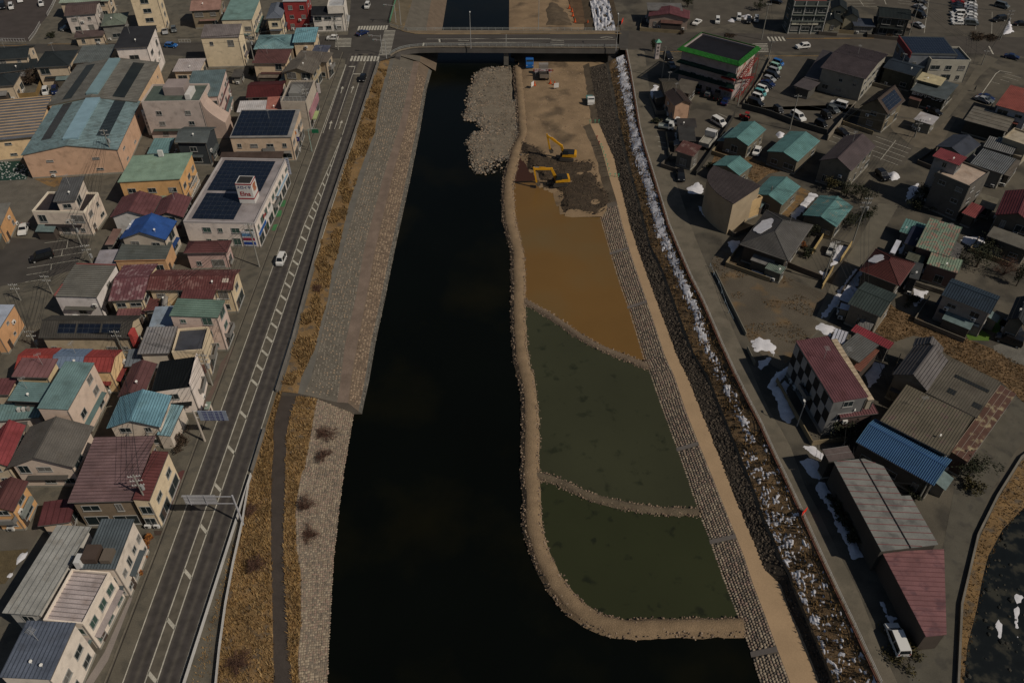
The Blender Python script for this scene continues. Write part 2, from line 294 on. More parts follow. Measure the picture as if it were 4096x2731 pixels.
PG = {
'pond1':[(.94,195.82),(.27,191.23),(-.84,183.55),(-1.07,175.45),(-.6,164.13),(.18,159.01),(1.32,151.36),(1.44,134.26),(2.51,133.67),(6.42,130.3),(9.84,126.79),(13.15,123.07),(16.39,119.99),(19.61,117.79),(23.78,115.42),(27.14,115.14),(26.77,122.31),(25.94,130.87),(24.93,138.88),(24.08,150.01),(23.1,161.6),(23.12,172.47),(20.1,191.87)],
'pond2':[(1.55,133.63),(1.48,123.64),(1.82,115.67),(2.93,109.84),(3.32,104.26),(3.41,95.92),(3.04,87.36),(4.07,87.09),(6.65,86.39),(9.47,84.75),(12.23,82.99),(14.98,81.76),(18.71,80.8),(22.82,79.9),(26.97,79.55),(31.98,78.62),(31.14,85.86),(30.46,92.39),(29.21,102.11),(28.55,111.0),(27.06,114.46),(23.78,115.45),(19.61,117.82),(16.39,120.02),(13.15,123.1),(9.85,126.82),(6.42,130.34),(2.51,133.71)],
'pond3':[(3.17,87.09),(3.39,82.83),(3.25,77.16),(4.41,71.87),(6.27,66.88),(9.35,62.5),(12.4,60.05),(16.77,59.03),(22.04,59.39),(28.8,59.39),(34.27,59.5),(33.95,62.38),(33.28,67.53),(32.71,73.75),(31.98,78.62),(26.97,79.55),(22.82,79.9),(18.71,80.8),(14.98,81.76),(12.23,82.99),(9.47,84.75),(6.65,86.39),(4.07,87.09)],
'yard':[(3.39,251.24),(3.18,229.63),(3.66,205.24),(2.08,195.46),(2.97,193.66),(4.51,190.12),(5.12,186.66),(6.84,184.12),(7.99,178.37),(11.14,176.37),(11.83,172.46),(12.81,166.42),(20.72,164.77),(29.55,168.66),(31.52,186.66),(30.7,212.22),(30.67,208.52),(30.2,218.73),(30.31,230.76),(33.24,253.82),(35.52,263.15),(-.42,263.15)],
'gravel_bar':[(-.68,249.83),(-4.46,249.2),(-9.28,247.32),(-11.33,244.22),(-11.42,238.79),(-13.07,234.1),(-13.1,225.1),(-12.59,221.85),(-13.64,217.09),(-13.04,214.51),(-10.34,214.0),(-8.29,209.96),(-8.9,206.18),(-9.96,206.71),(-11.28,203.81),(-12.34,200.97),(-10.74,195.44),(-10.79,190.54),(-9.04,185.17),(-6.96,190.54),(-3.84,192.75),(-.66,193.64),(1.42,201.91),(.98,210.66),(.78,226.42),(-.13,225.1),(-.41,248.57)],
'bay':[(-13.09,213.5),(-9.68,212.99),(-8.27,210.22),(-9.51,207.5),(-11.71,208.98)],
'ramp_dirt':[(5.5,247.43),(7.34,233.02),(5.05,218.71),(6.26,205.23),(20.4,208.5),(24.19,224.07),(25.92,247.43),(20.66,249.31),(12.53,248.68)],
'mud':[(2.35,201.38),(7.61,197.19),(9.11,193.57),(11.97,191.35),(17.3,190.03),(20.5,190.91),(22.11,188.29),(22.2,178.29),(25.63,171.23),(21.17,165.25),(13.03,166.72),(11.94,175.11),(8.42,178.29),(7.06,184.46),(4.91,187.0),(3.43,193.57)],
'stain':[(8.43,210.63),(13.76,211.64),(19.24,206.68),(18.44,201.4),(14.08,202.82),(9.95,205.7)],
'mudred':[(1.85,194.33),(5.15,187.75),(6.19,184.35),(5.91,181.45),(-.2,180.83),(.68,185.19)],
'n_yard':[(-1.03,277.96),(1.08,301.15),(1.74,310.54),(35.04,310.54),(33.81,289.01),(33.44,277.96)],
'n_mound':[(12.36,295.13),(13.86,303.39),(17.22,301.71),(19.87,292.71),(21.04,281.07),(11.62,281.07)],
'n_brown':[(20.81,305.23),(32.39,305.23),(30.9,282.71),(22.02,282.71)],
'n_snowslope':[(32.54,272.9),(33.2,283.76),(34.09,304.9),(37.52,304.9),(35.7,272.9)],
'street_w':[(-178.24,253.53),(-162.2,253.14),(-107.12,254.31),(-52.43,260.67),(-49.75,242.41),(-84.16,241.86),(-115.48,246.1),(-158.94,246.1),(-173.99,245.17)],
'crossing':[(-53.93,268.12),(-40.31,268.12),(-35.74,244.24),(-40.3,240.41),(-50.55,237.55)],
'north_road':[(-53.93,268.12),(-58.22,306.38),(-42.71,306.38),(-40.64,268.12)],
'carpark_nw':[(-193.01,299.79),(-163.69,299.79),(-157.0,276.63),(-156.13,268.53),(-154.31,256.02),(-171.04,254.68)],
'parking_w':[(-113.8,140.9),(-111.04,148.12),(-103.42,147.48),(-93.39,147.8),(-92.39,136.72),(-96.92,133.81),(-107.03,130.42)],
'gravel_w':[(-128.71,172.0),(-117.88,172.78),(-111.26,170.84),(-109.46,160.81),(-109.65,150.5),(-115.93,155.89),(-120.01,153.84)],
'tarp':[(-131.7,180.03),(-123.95,181.27),(-119.23,176.36),(-118.33,172.39),(-127.7,171.61)],
'dryyard':[(-117.22,173.18),(-105.84,174.36),(-105.95,172.0),(-110.05,168.92),(-112.01,169.69)],
'lot_w2':[(-80.5,71.41),(-72.29,71.87),(-71.7,71.41),(-71.95,68.42),(-78.78,67.83)],
'grass_sw':[(-78.78,67.83),(-72.33,68.42),(-72.57,66.39),(-73.11,62.65),(-76.08,62.2)],
'redpave':[(-53.62,83.24),(-54.18,82.8),(-53.99,73.11),(-53.08,73.11),(-53.18,83.15)],
'planter':[(-55.66,70.66),(-53.36,69.9),(-53.43,63.57),(-55.13,63.85)],
'apron':[(-54.46,60.51),(-53.96,60.45),(-54.07,51.18),(-54.84,48.1),(-55.95,48.1),(-54.97,52.36)],
'pavegreen':[(-54.52,162.97),(-53.2,163.33),(-52.81,160.45),(-53.99,160.45)],
'pavegreen2':[(-54.41,158.68),(-53.3,159.03),(-52.89,156.58),(-53.95,156.07)],
'pavegreen3':[(-53.91,153.17),(-52.73,153.51),(-52.93,150.83),(-53.88,150.83)],
'patch1':[(-45.75,71.05),(-45.31,71.81),(-45.04,69.4),(-45.55,69.4)],
'patch2':[(-54.57,71.64),(-53.33,71.64),(-53.26,70.81),(-54.17,70.81)],
'redpave2':[(-52.77,113.13),(-52.79,107.58),(-53.63,95.91),(-54.52,95.91),(-53.94,102.53),(-54.07,108.26)],
'street_e':[(35.31,264.36),(44.97,263.12),(101.3,260.67),(164.77,258.66),(188.69,257.66),(181.05,243.32),(157.82,243.69),(143.73,246.1),(97.43,247.03),(66.48,247.97),(39.93,247.78),(33.8,248.92)],
'carpark_ne':[(119.36,299.79),(185.31,299.79),(170.7,268.53),(157.74,261.47),(129.39,260.1),(134.5,277.38),(126.43,284.3)],
'lot_n':[(65.43,299.79),(89.25,299.79),(88.15,281.97),(79.46,271.44),(61.03,266.39),(60.42,272.91)],
'carpark_clinic':[(63.81,209.92),(81.56,242.46),(94.27,244.97),(85.84,232.82),(80.86,219.33),(93.08,207.4),(96.09,211.96),(83.78,195.56),(79.28,195.56)],
'carpark_striped':[(84.36,190.93),(89.49,200.62),(96.19,194.55),(103.93,188.72),(97.47,178.55),(90.71,181.86)],
'lot_bend':[(43.45,202.06),(51.13,209.46),(60.93,205.47),(52.58,189.16),(44.92,177.33),(37.06,178.55),(38.32,194.55)],
'lane_n':[(146.27,245.6),(149.09,241.85),(138.3,229.91),(117.7,202.49),(110.47,195.56),(107.32,195.56),(119.36,207.9),(128.22,219.33)],
'forecourt':[(108.5,213.05),(113.57,207.45),(118.76,204.0),(122.13,205.47),(108.86,186.11),(103.55,188.28),(101.31,196.39),(101.21,198.73)],
'lane_s':[(85.8,161.92),(90.33,161.2),(84.0,151.86),(73.61,137.13),(60.69,118.16),(56.95,114.73),(57.31,116.68),(69.29,137.13),(77.02,147.93)],
'field':[(42.79,140.11),(45.37,143.18),(52.78,138.31),(62.89,129.15),(64.47,128.6),(58.99,121.19),(60.32,119.92),(58.54,116.5),(53.02,110.94),(49.51,106.39),(48.21,107.51),(45.32,113.77),(43.66,128.6),(42.16,135.66)],
'dry_e':[(75.85,125.74),(76.82,123.62),(82.42,118.76),(86.65,115.31),(90.47,112.44),(95.14,106.93),(90.65,97.34),(88.56,103.41),(81.52,110.57),(80.59,114.83),(77.2,115.8),(72.44,113.87),(70.24,117.02),(72.56,120.02)],
'gravel_e':[(91.32,112.91),(99.51,116.28),(95.56,107.83),(93.3,108.05),(90.97,111.73)],
'lawn':[(93.79,122.06),(96.59,120.02),(93.61,116.28),(91.27,118.51)],
'lawn2':[(87.48,116.53),(90.96,117.76),(92.09,115.8),(91.13,114.34),(87.33,114.58)],
'lane_se':[(91.57,100.85),(95.3,97.67),(83.48,86.84),(75.32,77.99),(69.22,69.95),(62.91,59.2),(58.14,48.11),(54.96,40.85),(48.99,40.85),(54.05,53.38),(59.35,55.59),(64.36,68.43),(72.6,83.19),(83.99,94.59)],
'stream':[(91.09,80.55),(80.0,75.91),(74.88,71.89),(70.71,67.31),(68.11,63.33),(65.27,58.53),(61.86,53.38),(59.23,48.11),(56.15,40.85),(77.18,40.85),(99.48,80.55)],
'stream_bank':[(91.38,89.67),(83.71,85.0),(76.32,77.15),(70.4,69.95),(63.52,59.2),(58.54,48.11),(55.61,40.85),(56.58,40.85),(59.57,48.11),(62.33,53.38),(65.7,58.53),(68.61,63.33),(71.36,67.31),(75.48,71.89),(80.68,75.91),(91.09,80.55)],
'yard_gold':[(55.98,158.71),(72.41,163.33),(63.59,156.1),(61.57,156.62)],
'dry_mid':[(52.98,187.97),(59.86,183.24),(67.7,176.64),(63.12,175.04),(59.24,170.72),(57.64,173.85),(60.15,178.67),(54.42,184.09),(49.7,179.49)],
'dry_mid2':[(69.44,168.81),(71.18,166.92),(63.4,156.13),(61.48,157.87)]}
PAVE = [(-42.12,81.94),(-42.77,48.08),(-42.83,43.76),(-38.11,44.87),(-38.68,48.08),(-39.44,52.57),(-40.32,59.2),(-40.87,65.62),(-41.28,72.86),(-42.05,79.94)]
PT_J = [150.12,131.13,92.49,73.51,54.92]
# ---------------------------------------------------------------- ground, river, banks
def kk(*c): return c
ASPH = mat((.062, .055, .047), .9, .18, .25, grain=.14); SHLD = mat((.118, .103, .078), .92, .16, .3, col2=(.092, .082, .064), lo=.5, hi=.6, sc2=.5, grain=.14)
GRDR = mat((.098, .084, .062), .92, .26, .12, col2=(.056, .049, .038), lo=.46, hi=.60, sc2=.16, grain=.16)
ROADR = mat((.140, .118, .086), .92, .14, .35, col2=(.112, .096, .07), lo=.5, hi=.62, sc2=.3, grain=.12)
SOIL = mat((.16, .115, .065), .95, .22, .35, col2=(.10, .066, .036), lo=.5, hi=.65, sc2=.5, grain=.2, bump=.5)
TANP = mat((.36, .245, .142), .95, .08, .3, grain=.08, bump=.15)
BERM = mat((.21, .145, .085), .95, .16, .5, grain=.24, bump=.8, bsc=5.)
GRAVEL = mat((.165, .135, .098), .95, .22, .5, grain=.25, bump=.9, bsc=4.)
MUD = mat((.05, .035, .022), .85, .3, .7, col2=(.10, .068, .04), lo=.55, hi=.7, sc2=1.2, grain=.3, bump=.9, bsc=3.)
GRASSB = mat((.20, .122, .052), .95, .26, .4, col2=(.10, .075, .05), lo=.5, hi=.65, sc2=.8, grain=.3, bump=.6)
STG = [mat((.13, .112, .088), .9, .2, .8), mat((.22, .19, .15), .9, .15, .8), mat((.085, .073, .06), .9, .2, .8)]
STB = [mat((.22, .155, .105), .9, .2, .8), mat((.30, .22, .15), .9, .15, .8), mat((.14, .10, .072), .9, .2, .8)]
COB = [mat((.26, .20, .142), .9, .15, .8), mat((.33, .265, .19), .9, .12, .8), mat((.165, .135, .105), .9, .2, .8), mat((.27, .19, .145), .9, .15, .8)]
BEDG = mat((.112, .097, .076), .95, .15, .5, grain=.2); BEDB = mat((.13, .095, .066), .95, .15, .5, grain=.2); BEDC = mat((.165, .133, .10), .95, .15, .5, grain=.2)
FIELD = mat((.098, .080, .057), .95, .24, .15, col2=(.15, .098, .05), lo=.54, hi=.70, sc2=.22, grain=.25, bump=.5)
DRYE = mat((.16, .10, .050), .95, .25, .25, col2=(.10, .065, .034), lo=.5, hi=.64, sc2=.3, grain=.28, bump=.5)
def water(col, rough, col2=None, lo=.55, hi=.75, sc2=.2, bump=.06, bsc=1.6, spec=.35):
    return mat(col, rough, .10, .06, col2=col2, lo=lo, hi=hi, sc2=sc2, spec=spec, bump=bump, bsc=bsc, grain=0)
RIV = water((.0028, .0036, .0026), .22, (.0075, .0070, .0032), .5, .7, .05, bump=.10, bsc=.9, spec=.09)
POND1 = water((.158, .085, .024), .28, (.125, .084, .034), .45, .6, .03, .03); POND2 = water((.042, .043, .022), .2, (.024, .026, .013), .60, .72, .42, .03); POND3 = water((.031, .034, .014), .2, (.017, .019, .009), .60, .70, .40, .03)
F_ = 430.
def ext(line, y0=-60., y1=430.):
    a = at_y(line, y0) if line[0][1] > y0 else None; b = at_y(line, y1) if line[-1][1] < y1 else None
    return ([(line[0][0], y0, line[0][2])] if a else []) + list(line) + ([(line[-1][0], y1, line[-1][2])] if b else [])
river = sheet('river_water', [(-140, -60), (160, -60), (160, 900), (-140, 900)], -6.0, RIV)
eL = ext(LN['edge'], -60, 247); nE = LN['n_edge']
eL = eL[:-1] + [(eL[-1][0], eL[-1][1], 0)] if False else eL
left_edge = [p for p in eL] + [(nE[0][0], 262., 0), nE[-1], (nE[-1][0] + 20, 900, 0)]
sheet('ground', [(-900, -60)] + [(p[0], p[1]) for p in left_edge] + [(-900, 900)], 0, SHLD)
eR = ext(LN['r_edge'], -60, 900)
sheet('ground', [(p[0], p[1]) for p in eR] + [(900, 900), (900, -60)], 0, GRDR)
# left road
rl, rr_ = ext(LN['road_l'], -20, 247), ext(LN['road_r'], -20, 247)
road, _ = strip('main_road', [(p[0], p[1], .02) for p in rl], [(p[0], p[1], .02) for p in rr_], None or ASPH, -20, 246, 6, 8)
def lane_wear():
    m = bpy.data.materials.new('worn_asphalt'); m.use_nodes = True; n = m.node_tree.nodes; L = m.node_tree.links; b = n['Principled BSDF']; b.inputs['Roughness'].default_value = .9; b.inputs['Specular IOR Level'].default_value = .2
    uv = n.new('ShaderNodeUVMap'); sp = n.new('ShaderNodeSeparateXYZ'); L.new(uv.outputs[0], sp.inputs[0]); cr = n.new('ShaderNodeValToRGB'); L.new(sp.outputs[0], cr.inputs[0]); e = cr.color_ramp.elements
    A = (.088, .077, .064, 1); Bk = (.054, .047, .043, 1); Md = (.104, .090, .069, 1)
    pts = [(0, A), (.09, Bk), (.15, Bk), (.21, A), (.27, Bk), (.33, Bk), (.40, A), (.42, Md), (.58, Md), (.60, A), (.67, Bk), (.73, Bk), (.79, A), (.85, Bk), (.91, Bk), (1, A)]
    e[0].position, e[0].color = pts[0]; e[1].position, e[1].color = pts[-1]
    for p, c in pts[1:-1]: x = e.new(p); x.color = c
    g = n.new('ShaderNodeNewGeometry'); nz = n.new('ShaderNodeTexNoise'); nz.inputs['Scale'].default_value = .8; nz.inputs['Detail'].default_value = 8; L.new(g.outputs['Position'], nz.inputs['Vector'])
    r = n.new('ShaderNodeMapRange'); r.inputs[1].default_value = .3; r.inputs[2].default_value = .7; r.inputs[3].default_value = .75; r.inputs[4].default_value = 1.25; L.new(nz.outputs[0], r.inputs[0])
    x = n.new('ShaderNodeMix'); x.data_type = 'RGBA'; x.blend_type = 'MULTIPLY'; x.inputs[0].default_value = 1; L.new(cr.outputs[0], x.inputs[6]); L.new(r.outputs[0], x.inputs[7]); L.new(x.outputs[2], b.inputs[0]); return m
road.data.materials[0] = lane_wear()
PL = lambda n, z, m, kind='structure', nm=None: sheet(nm or n, PG[n], z, m, kind)
PL('crossing', .016, ASPH, nm='road_crossing'); PL('north_road', .012, ASPH, nm='road'); PL('street_w', .008, ASPH, nm='road'); PL('street_e', .012, mat((.068, .058, .047), .9, .16, .3), nm='road')
PL('carpark_nw', .012, mat((.062, .050, .044), .9, .15, .3), nm='car_park'); PL('parking_w', .012, mat((.062, .054, .046), .9, .18, .3), nm='car_park')
PL('gravel_w', .012, mat((.125, .11, .088), .95, .2, .4, grain=.25, bump=.4), nm='gravel_lot'); PL('dryyard', .016, GRASSB, nm='dry_grass_patch'); PL('grass_sw', .012, mat((.10, .075, .04), .95, .25, .5, grain=.3), nm='dry_grass_patch')
PL('redpave', .02, mat((.11, .045, .04), .9, .15), nm='pavement'); PL('apron', .02, mat((.24, .205, .18), .9, .1), nm='pavement')
for n_ in ('pavegreen', 'pavegreen2', 'pavegreen3'): PL(n_, .03, mat((.05, .16, .06), .9, .2), nm='green_mat')
PL('patch1', .03, mat((.035, .031, .028), .9, .2), nm='asphalt_patch'); PL('patch2', .03, mat((.06, .04, .03), .9, .2), nm='manhole_cover'); PL('redpave2', .016, mat((.12, .085, .068), .9, .15), nm='pavement')
gl_ = MB(); gk_ = MB()
for a, b in zip(rl, rl[1:]):
    gl_.poly([(a[0] - 2.16, a[1], .012), (a[0] - 2.0, a[1], .012), (b[0] - 2.0, b[1], .012), (b[0] - 2.16, b[1], .012)]); gk_.bar((a[0] - 2.35, a[1], .0), (b[0] - 2.35, b[1], .0), .18, .16)
gl_.build('gutter_line', mat((.035, .03, .025), .9, .2), kind='structure'); gk_.build('kerb', mat((.15, .13, .10), .9, .2, .8), kind='structure')
PL('lot_w2', .012, mat((.105, .09, .07), .9, .15), nm='pavement')
PL('tarp', .02, mat((.012, .04, .03), .8, .2, .5), nm='ground_sheet')
for n_ in ('carpark_ne', 'lot_n', 'carpark_clinic', 'carpark_striped', 'lot_bend'): PL(n_, .016 if n_ != 'lot_bend' else .010, mat((.082, .070, .054), .92, .15, .3), nm='car_park')
PL('lane_n', .020, mat((.105, .09, .066), .92, .15, .3), nm='lane'); PL('forecourt', .013, mat((.115, .095, .068), .92, .2, .4), nm='forecourt'); PL('lane_s', .014, mat((.12, .105, .078), .92, .15, .4), nm='lane')
PL('field', .018, FIELD, nm='dry_field'); PL('dry_e', .018, DRYE, nm='dry_field'); PL('gravel_e', .022, mat((.13, .12, .10), .95, .2, .5, grain=.3), nm='gravel_lot')
PL('lawn', .026, mat((.085, .15, .02), .95, .15, .8, grain=.25), nm='lawn'); PL('lawn2', .026, mat((.075, .13, .02), .95, .15, .8, grain=.25), nm='lawn')
PL('lane_se', .016, mat((.092, .082, .062), .92, .16, .35, col2=(.07, .063, .05)), nm='lane'); PL('dry_mid', .014, DRYE, nm='dry_grass_patch'); PL('dry_mid2', .018, GRASSB, nm='dry_grass_patch')
PL('stream_bank', .012, GRASSB, nm='stream_bank')
PL('stream', .014, mat((.006, .008, .008), .4, .3, .5, col2=(.03, .028, .02), lo=.52, hi=.62, sc2=.5), nm='stream'); pebbles('stream_stones', PG['stream'], .02, 220, .15, .5, [mat((.02, .02, .016), .8, .3), mat((.045, .04, .03), .8, .3)], label='dark stones in the stream bed at the lower right')
er = LN['r_edge']; strip('river_road', [(p[0], p[1], .024) for p in ext(er, 0, 249)], [(p[0], p[1], .024) for p in ext(LN['r_road'], 0, 249)], ROADR, 0, 249, 4, 4)
# left bank, upper part
Y0u, Y1u = 101., 247.
u = {k: ext(LN[k], 90, 250) for k in ('edge', 'u_grassL', 'u_grassR', 'u_stoneL', 'u_bermL', 'u_bermR', 'u_toe', 'u_wat')}
strip('verge', u['edge'], u['u_grassL'], mat((.10, .09, .075), .9, .15), Y0u, Y1u, 4, 1)
gband, _ = strip('grass_bank', u['u_grassL'], u['u_grassR'], GRASSB, Y0u, Y1u, 2, 4, .25, .5)
strip('concrete_shoulder', u['u_grassR'], u['u_stoneL'], mat((.115, .105, .088), .9, .15, .4), Y0u, Y1u, 4, 1)
upslope, _ = strip('stone_slope', u['u_stoneL'], u['u_bermL'], BEDG, Y0u, Y1u, 3, 3)
strip('bank_berm', u['u_bermL'], u['u_bermR'], mat((.17, .125, .095), .95, .2, .4, grain=.2), Y0u, Y1u, 3, 1)
loslope, _ = strip('stone_slope', u['u_bermR'], u['u_toe'], BEDB, Y0u, Y1u, 3, 3)
toe, _ = strip('toe_wall', u['u_toe'], [(p[0], p[1], -6.1) for p in u['u_wat']], mat((.10, .092, .078), .9, .2, .6), Y0u, Y1u, 3, 1)
# end wall of the upper bank
ends = [at_y(u[k], Y0u) for k in ('edge', 'u_grassL', 'u_grassR', 'u_stoneL', 'u_bermL', 'u_bermR', 'u_toe', 'u_wat')]
mb = MB(); mb.poly([(p[0], Y0u, p[2]) for p in ends] + [(ends[-1][0], Y0u, -6.2), (ends[0][0], Y0u, -6.2)]); mb.build('bank_end_wall', mat((.15, .125, .10), .9, .15), kind='structure')
# left bank, lower part
Y1l = 101.2
l_ = {k: ext(LN[k], -20, 110) for k in ('edge', 'l_pathL', 'l_pathR', 'l_stoneL', 'l_wat')}
strip('grass_bank', [(p[0], p[1], -.02) for p in l_['edge']], l_['l_pathL'], GRASSB, 30, Y1l, 2, 5, .2, .6)
sheet('pavement', PAVE, .03, SHLD)
strip('riverside_path', l_['l_pathL'], l_['l_pathR'], mat((.058, .046, .038), .92, .14, .5, grain=.15), 30, Y1l, 3, 1)
strip('grass_bank', l_['l_pathR'], l_['l_stoneL'], GRASSB, 30, Y1l, 2, 3, .15, .6)
lrev, _ = strip('cobble_slope', l_['l_stoneL'], [(p[0], p[1], -6.1) for p in l_['l_wat']], BEDC, 30, Y1l, 3, 3)
# north bank beyond the bridge
n_ = {k: ext(LN[k], 255, 900) for k in ('n_edge', 'n_grass', 'n_berm', 'n_wat')}
strip('grass_bank', n_['n_edge'], n_['n_grass'], mat((.12, .095, .06), .95, .2, .3, col2=(.19, .12, .05), lo=.55, hi=.62, sc2=.12, grain=.2), 247, 420, 4, 2)
strip('stone_slope', n_['n_grass'], n_['n_berm'], BEDG, 247, 420, 4, 2); strip('stone_slope', n_['n_berm'], n_['n_wat'], BEDB, 247, 420, 4, 2)
# right bank
Y0r, Y1r = 30., 246.
r = {k: ext(LN[k], -20, 260) for k in ('r_wat', 'r_pathL', 'r_pathR', 'r_rub', 'r_conc', 'r_edge')}
YT = at_y(LN['r_wat'], 999)[1]; YT = LN['r_wat'][-1][1]
rrev, _ = strip('cobble_slope', [(p[0], p[1], -6.1) for p in r['r_wat']], r['r_pathL'], BEDC, Y0r, YT + 2, 3, 3)
strip('promenade', r['r_pathL'], r['r_pathR'], TANP, Y0r, LN['r_pathL'][-1][1], 2.5, 2)
strip('rubble_slope', r['r_pathR'], r['r_rub'], mat((.055, .043, .031), .95, .25, .6, grain=.3, bump=.8), Y0r, Y1r, 2.5, 3, .2, .5)
strip('concrete_shoulder', r['r_rub'], r['r_conc'], mat((.115, .095, .068), .9, .2, .4), Y0r, Y1r, 3, 1)
snowbank, bank_rows = strip('bank_slope', r['r_conc'], [(p[0], p[1], 0) for p in r['r_edge']], mat((.19, .12, .06), .95, .28, .5, col2=(.078, .054, .032), lo=.48, hi=.64, sc2=.45, grain=.3, bump=.8, bsc=4.), Y0r, Y1r, 1.5, 8, .35, .35)
# snow lying on that slope: a second surface that rises above the ground only in patches
def slope_snow():
    A, B = r['r_conc'], r['r_edge']; q = []; y = 38.
    while y < 246:
        a = Vector(at_y(A, y)); b = Vector(at_y(B, y)); a.y = b.y = y; row = []
        for i in range(1, 56):
            t = i / 56; p = a.lerp(b, t); g = .35 * noise.noise(Vector((p.x * .35, p.y * .35, 0))); f = min(1, t * 8, (1 - t) * 8)
            cover = noise.noise(Vector((p.x * .12 + 7, p.y * .05, 3.3))) * .25 + noise.noise(Vector((p.x * 1.1, p.y * .8, 9.))) * .42 + noise.noise(Vector((p.x * 3.0, p.y * 2.0, 5.))) * .46
            hi_ = math.exp(-((t - (.62 if y > 120 else .5)) / .30) ** 2) if y > 90 else .76; far = .22 if y > 150 else (.04 if y > 115 else (-.10 if y > 76 else -.06))
            p.z += g * f + .02 + max(-.3, min(.12, (cover + (hi_ - .72) * .9 + far - .10) * .8)); row.append(p)
        q.append(row); y += .30
    o = grid_mesh(q, 'bank_snow', SNOWB, kind='stuff', uv=False); tag(o, 'patchy snow lying along the river road embankment', 'snow')
SNOWB = mat((.66, .64, .65), .75, .14, 1.0, grain=.10); slope_snow()
# ponds, gravel bar, site
for k, z, m, nm in (('pond1', -5.85, POND1, 'pond_water'), ('pond2', -5.88, POND2, 'pond_water'), ('pond3', -5.88, POND3, 'pond_water')): sheet(nm, PG[k], z, m)
def terrain_poly(name, poly, z, amp, sc, m, step=1.2, edge_drop=.9, holes=()):
    xs = [p[0] for p in poly]; ys = [p[1] for p in poly]; nx = int((max(xs) - min(xs)) / step) + 2; ny = int((max(ys) - min(ys)) / step) + 2; idx = {}; v = []; f = []
    def dist(x, y):
        d = 1e9
        for a, b in zip(poly, poly[1:] + poly[:1]):
            L2 = (b[0] - a[0]) ** 2 + (b[1] - a[1]) ** 2 or 1e-9; t = max(0, min(1, ((x - a[0]) * (b[0] - a[0]) + (y - a[1]) * (b[1] - a[1])) / L2)); d = min(d, math.hypot(x - a[0] - t * (b[0] - a[0]), y - a[1] - t * (b[1] - a[1])))
        return d if inside((x, y), poly) else -d
    for j in range(ny):
        for i in range(nx):
            x, y = min(xs) + i * step, min(ys) + j * step; d = dist(x, y)
            if d < -step * 1.6: continue
            for h in holes: 
                if inside((x, y), h): d = -1.
            idx[(i, j)] = len(v); k = max(-1.2, min(1., d / 1.4)); v.append((x, y, z + amp * noise.noise(Vector((x * sc, y * sc, 2))) + (k - 1) * edge_drop))
    for (i, j), a in idx.items():
        q = [(i, j), (i + 1, j), (i + 1, j + 1), (i, j + 1)]
        if all(c in idx for c in q): f.append(tuple(idx[c] for c in q))
    me = bpy.data.meshes.new(name); me.from_pydata(v, [], f); me.update(); me.materials.append(m); me.polygons.foreach_set('use_smooth', [True] * len(me.polygons)); return link(name, me, kind='structure')
YARD = mat((.235, .16, .092), .95, .2, .25, col2=(.11, .077, .047), lo=.56, hi=.68, sc2=.13, grain=.22, bump=.5)
terrain_poly('site_ground', PG['yard'], -5.2, .10, .3, YARD, 1.2, .35)
terrain_poly('mud_heap', PG['mud'], -4.95, .55, .22, MUD, .7, .58); terrain_poly('gravel_bar', PG['gravel_bar'], -5.62, .14, .22, GRAVEL, 1.0, .32, holes=[PG['bay']])
sheet('muddy_water', PG['mudred'], -5.80, water((.055, .022, .010), .3))
terrain_poly('site_ground', PG['n_yard'], -5.0, .1, .3, YARD, 2., .3); terrain_poly('soil_mound', PG['n_mound'], -4.6, .5, .2, mat((.10, .072, .045), .95, .25, .5, grain=.3), 1.5, .45); sheet('brown_grass', PG['n_brown'], -4.8, mat((.10, .06, .032), .95, .3, .4, grain=.3))
# right end: abutment slope north of the yard and the slope beyond the bridge
SITEG = mat((.15, .112, .072), .95, .25, .4, grain=.25, bump=.6)
pl_ = ext(LN['r_pathL'], 30, 200); yt_ = LN['r_pathL'][-1][1]
strip('gravel_slope', [(p[0] - 2.6, p[1], -5.5) for p in pl_], pl_, SITEG, YT - 1, yt_, 2, 3, .15, .5)
pr_ = ext(LN['r_pathR'], 30, 300); strip('gravel_slope', [(p[0] - 2.5, p[1], -5.5) for p in pr_], pr_, SITEG, yt_ - .2, 249, 2, 3, .2, .5)
xe = eR[-1][0]; strip('bank_slope', [(xe - 11, 240, -5.2), (xe - 11, 430, -5.2)], [(xe, 240, 0), (xe, 430, 0)], mat((.12, .085, .05), .95, .25, .4, grain=.25), 262, 425, 4, 4, .2, .4)
sn_ = [[Vector((xe - 1.5 - 6 * i / 24, 264 + j * .7, -.65 - 5.2 * 6 / 11 * i / 24 + .10 + .5 * noise.noise(Vector((i * .35, j * .22, 1))) + .4 * noise.noise(Vector((i * .9, j * .7, 4))))) for i in range(25)] for j in range(100)]; o_ = grid_mesh(sn_, 'bank_snow', SNOWB, kind='stuff', uv=False); tag(o_, 'snow on the bank slope beyond the right bridge end', 'snow')
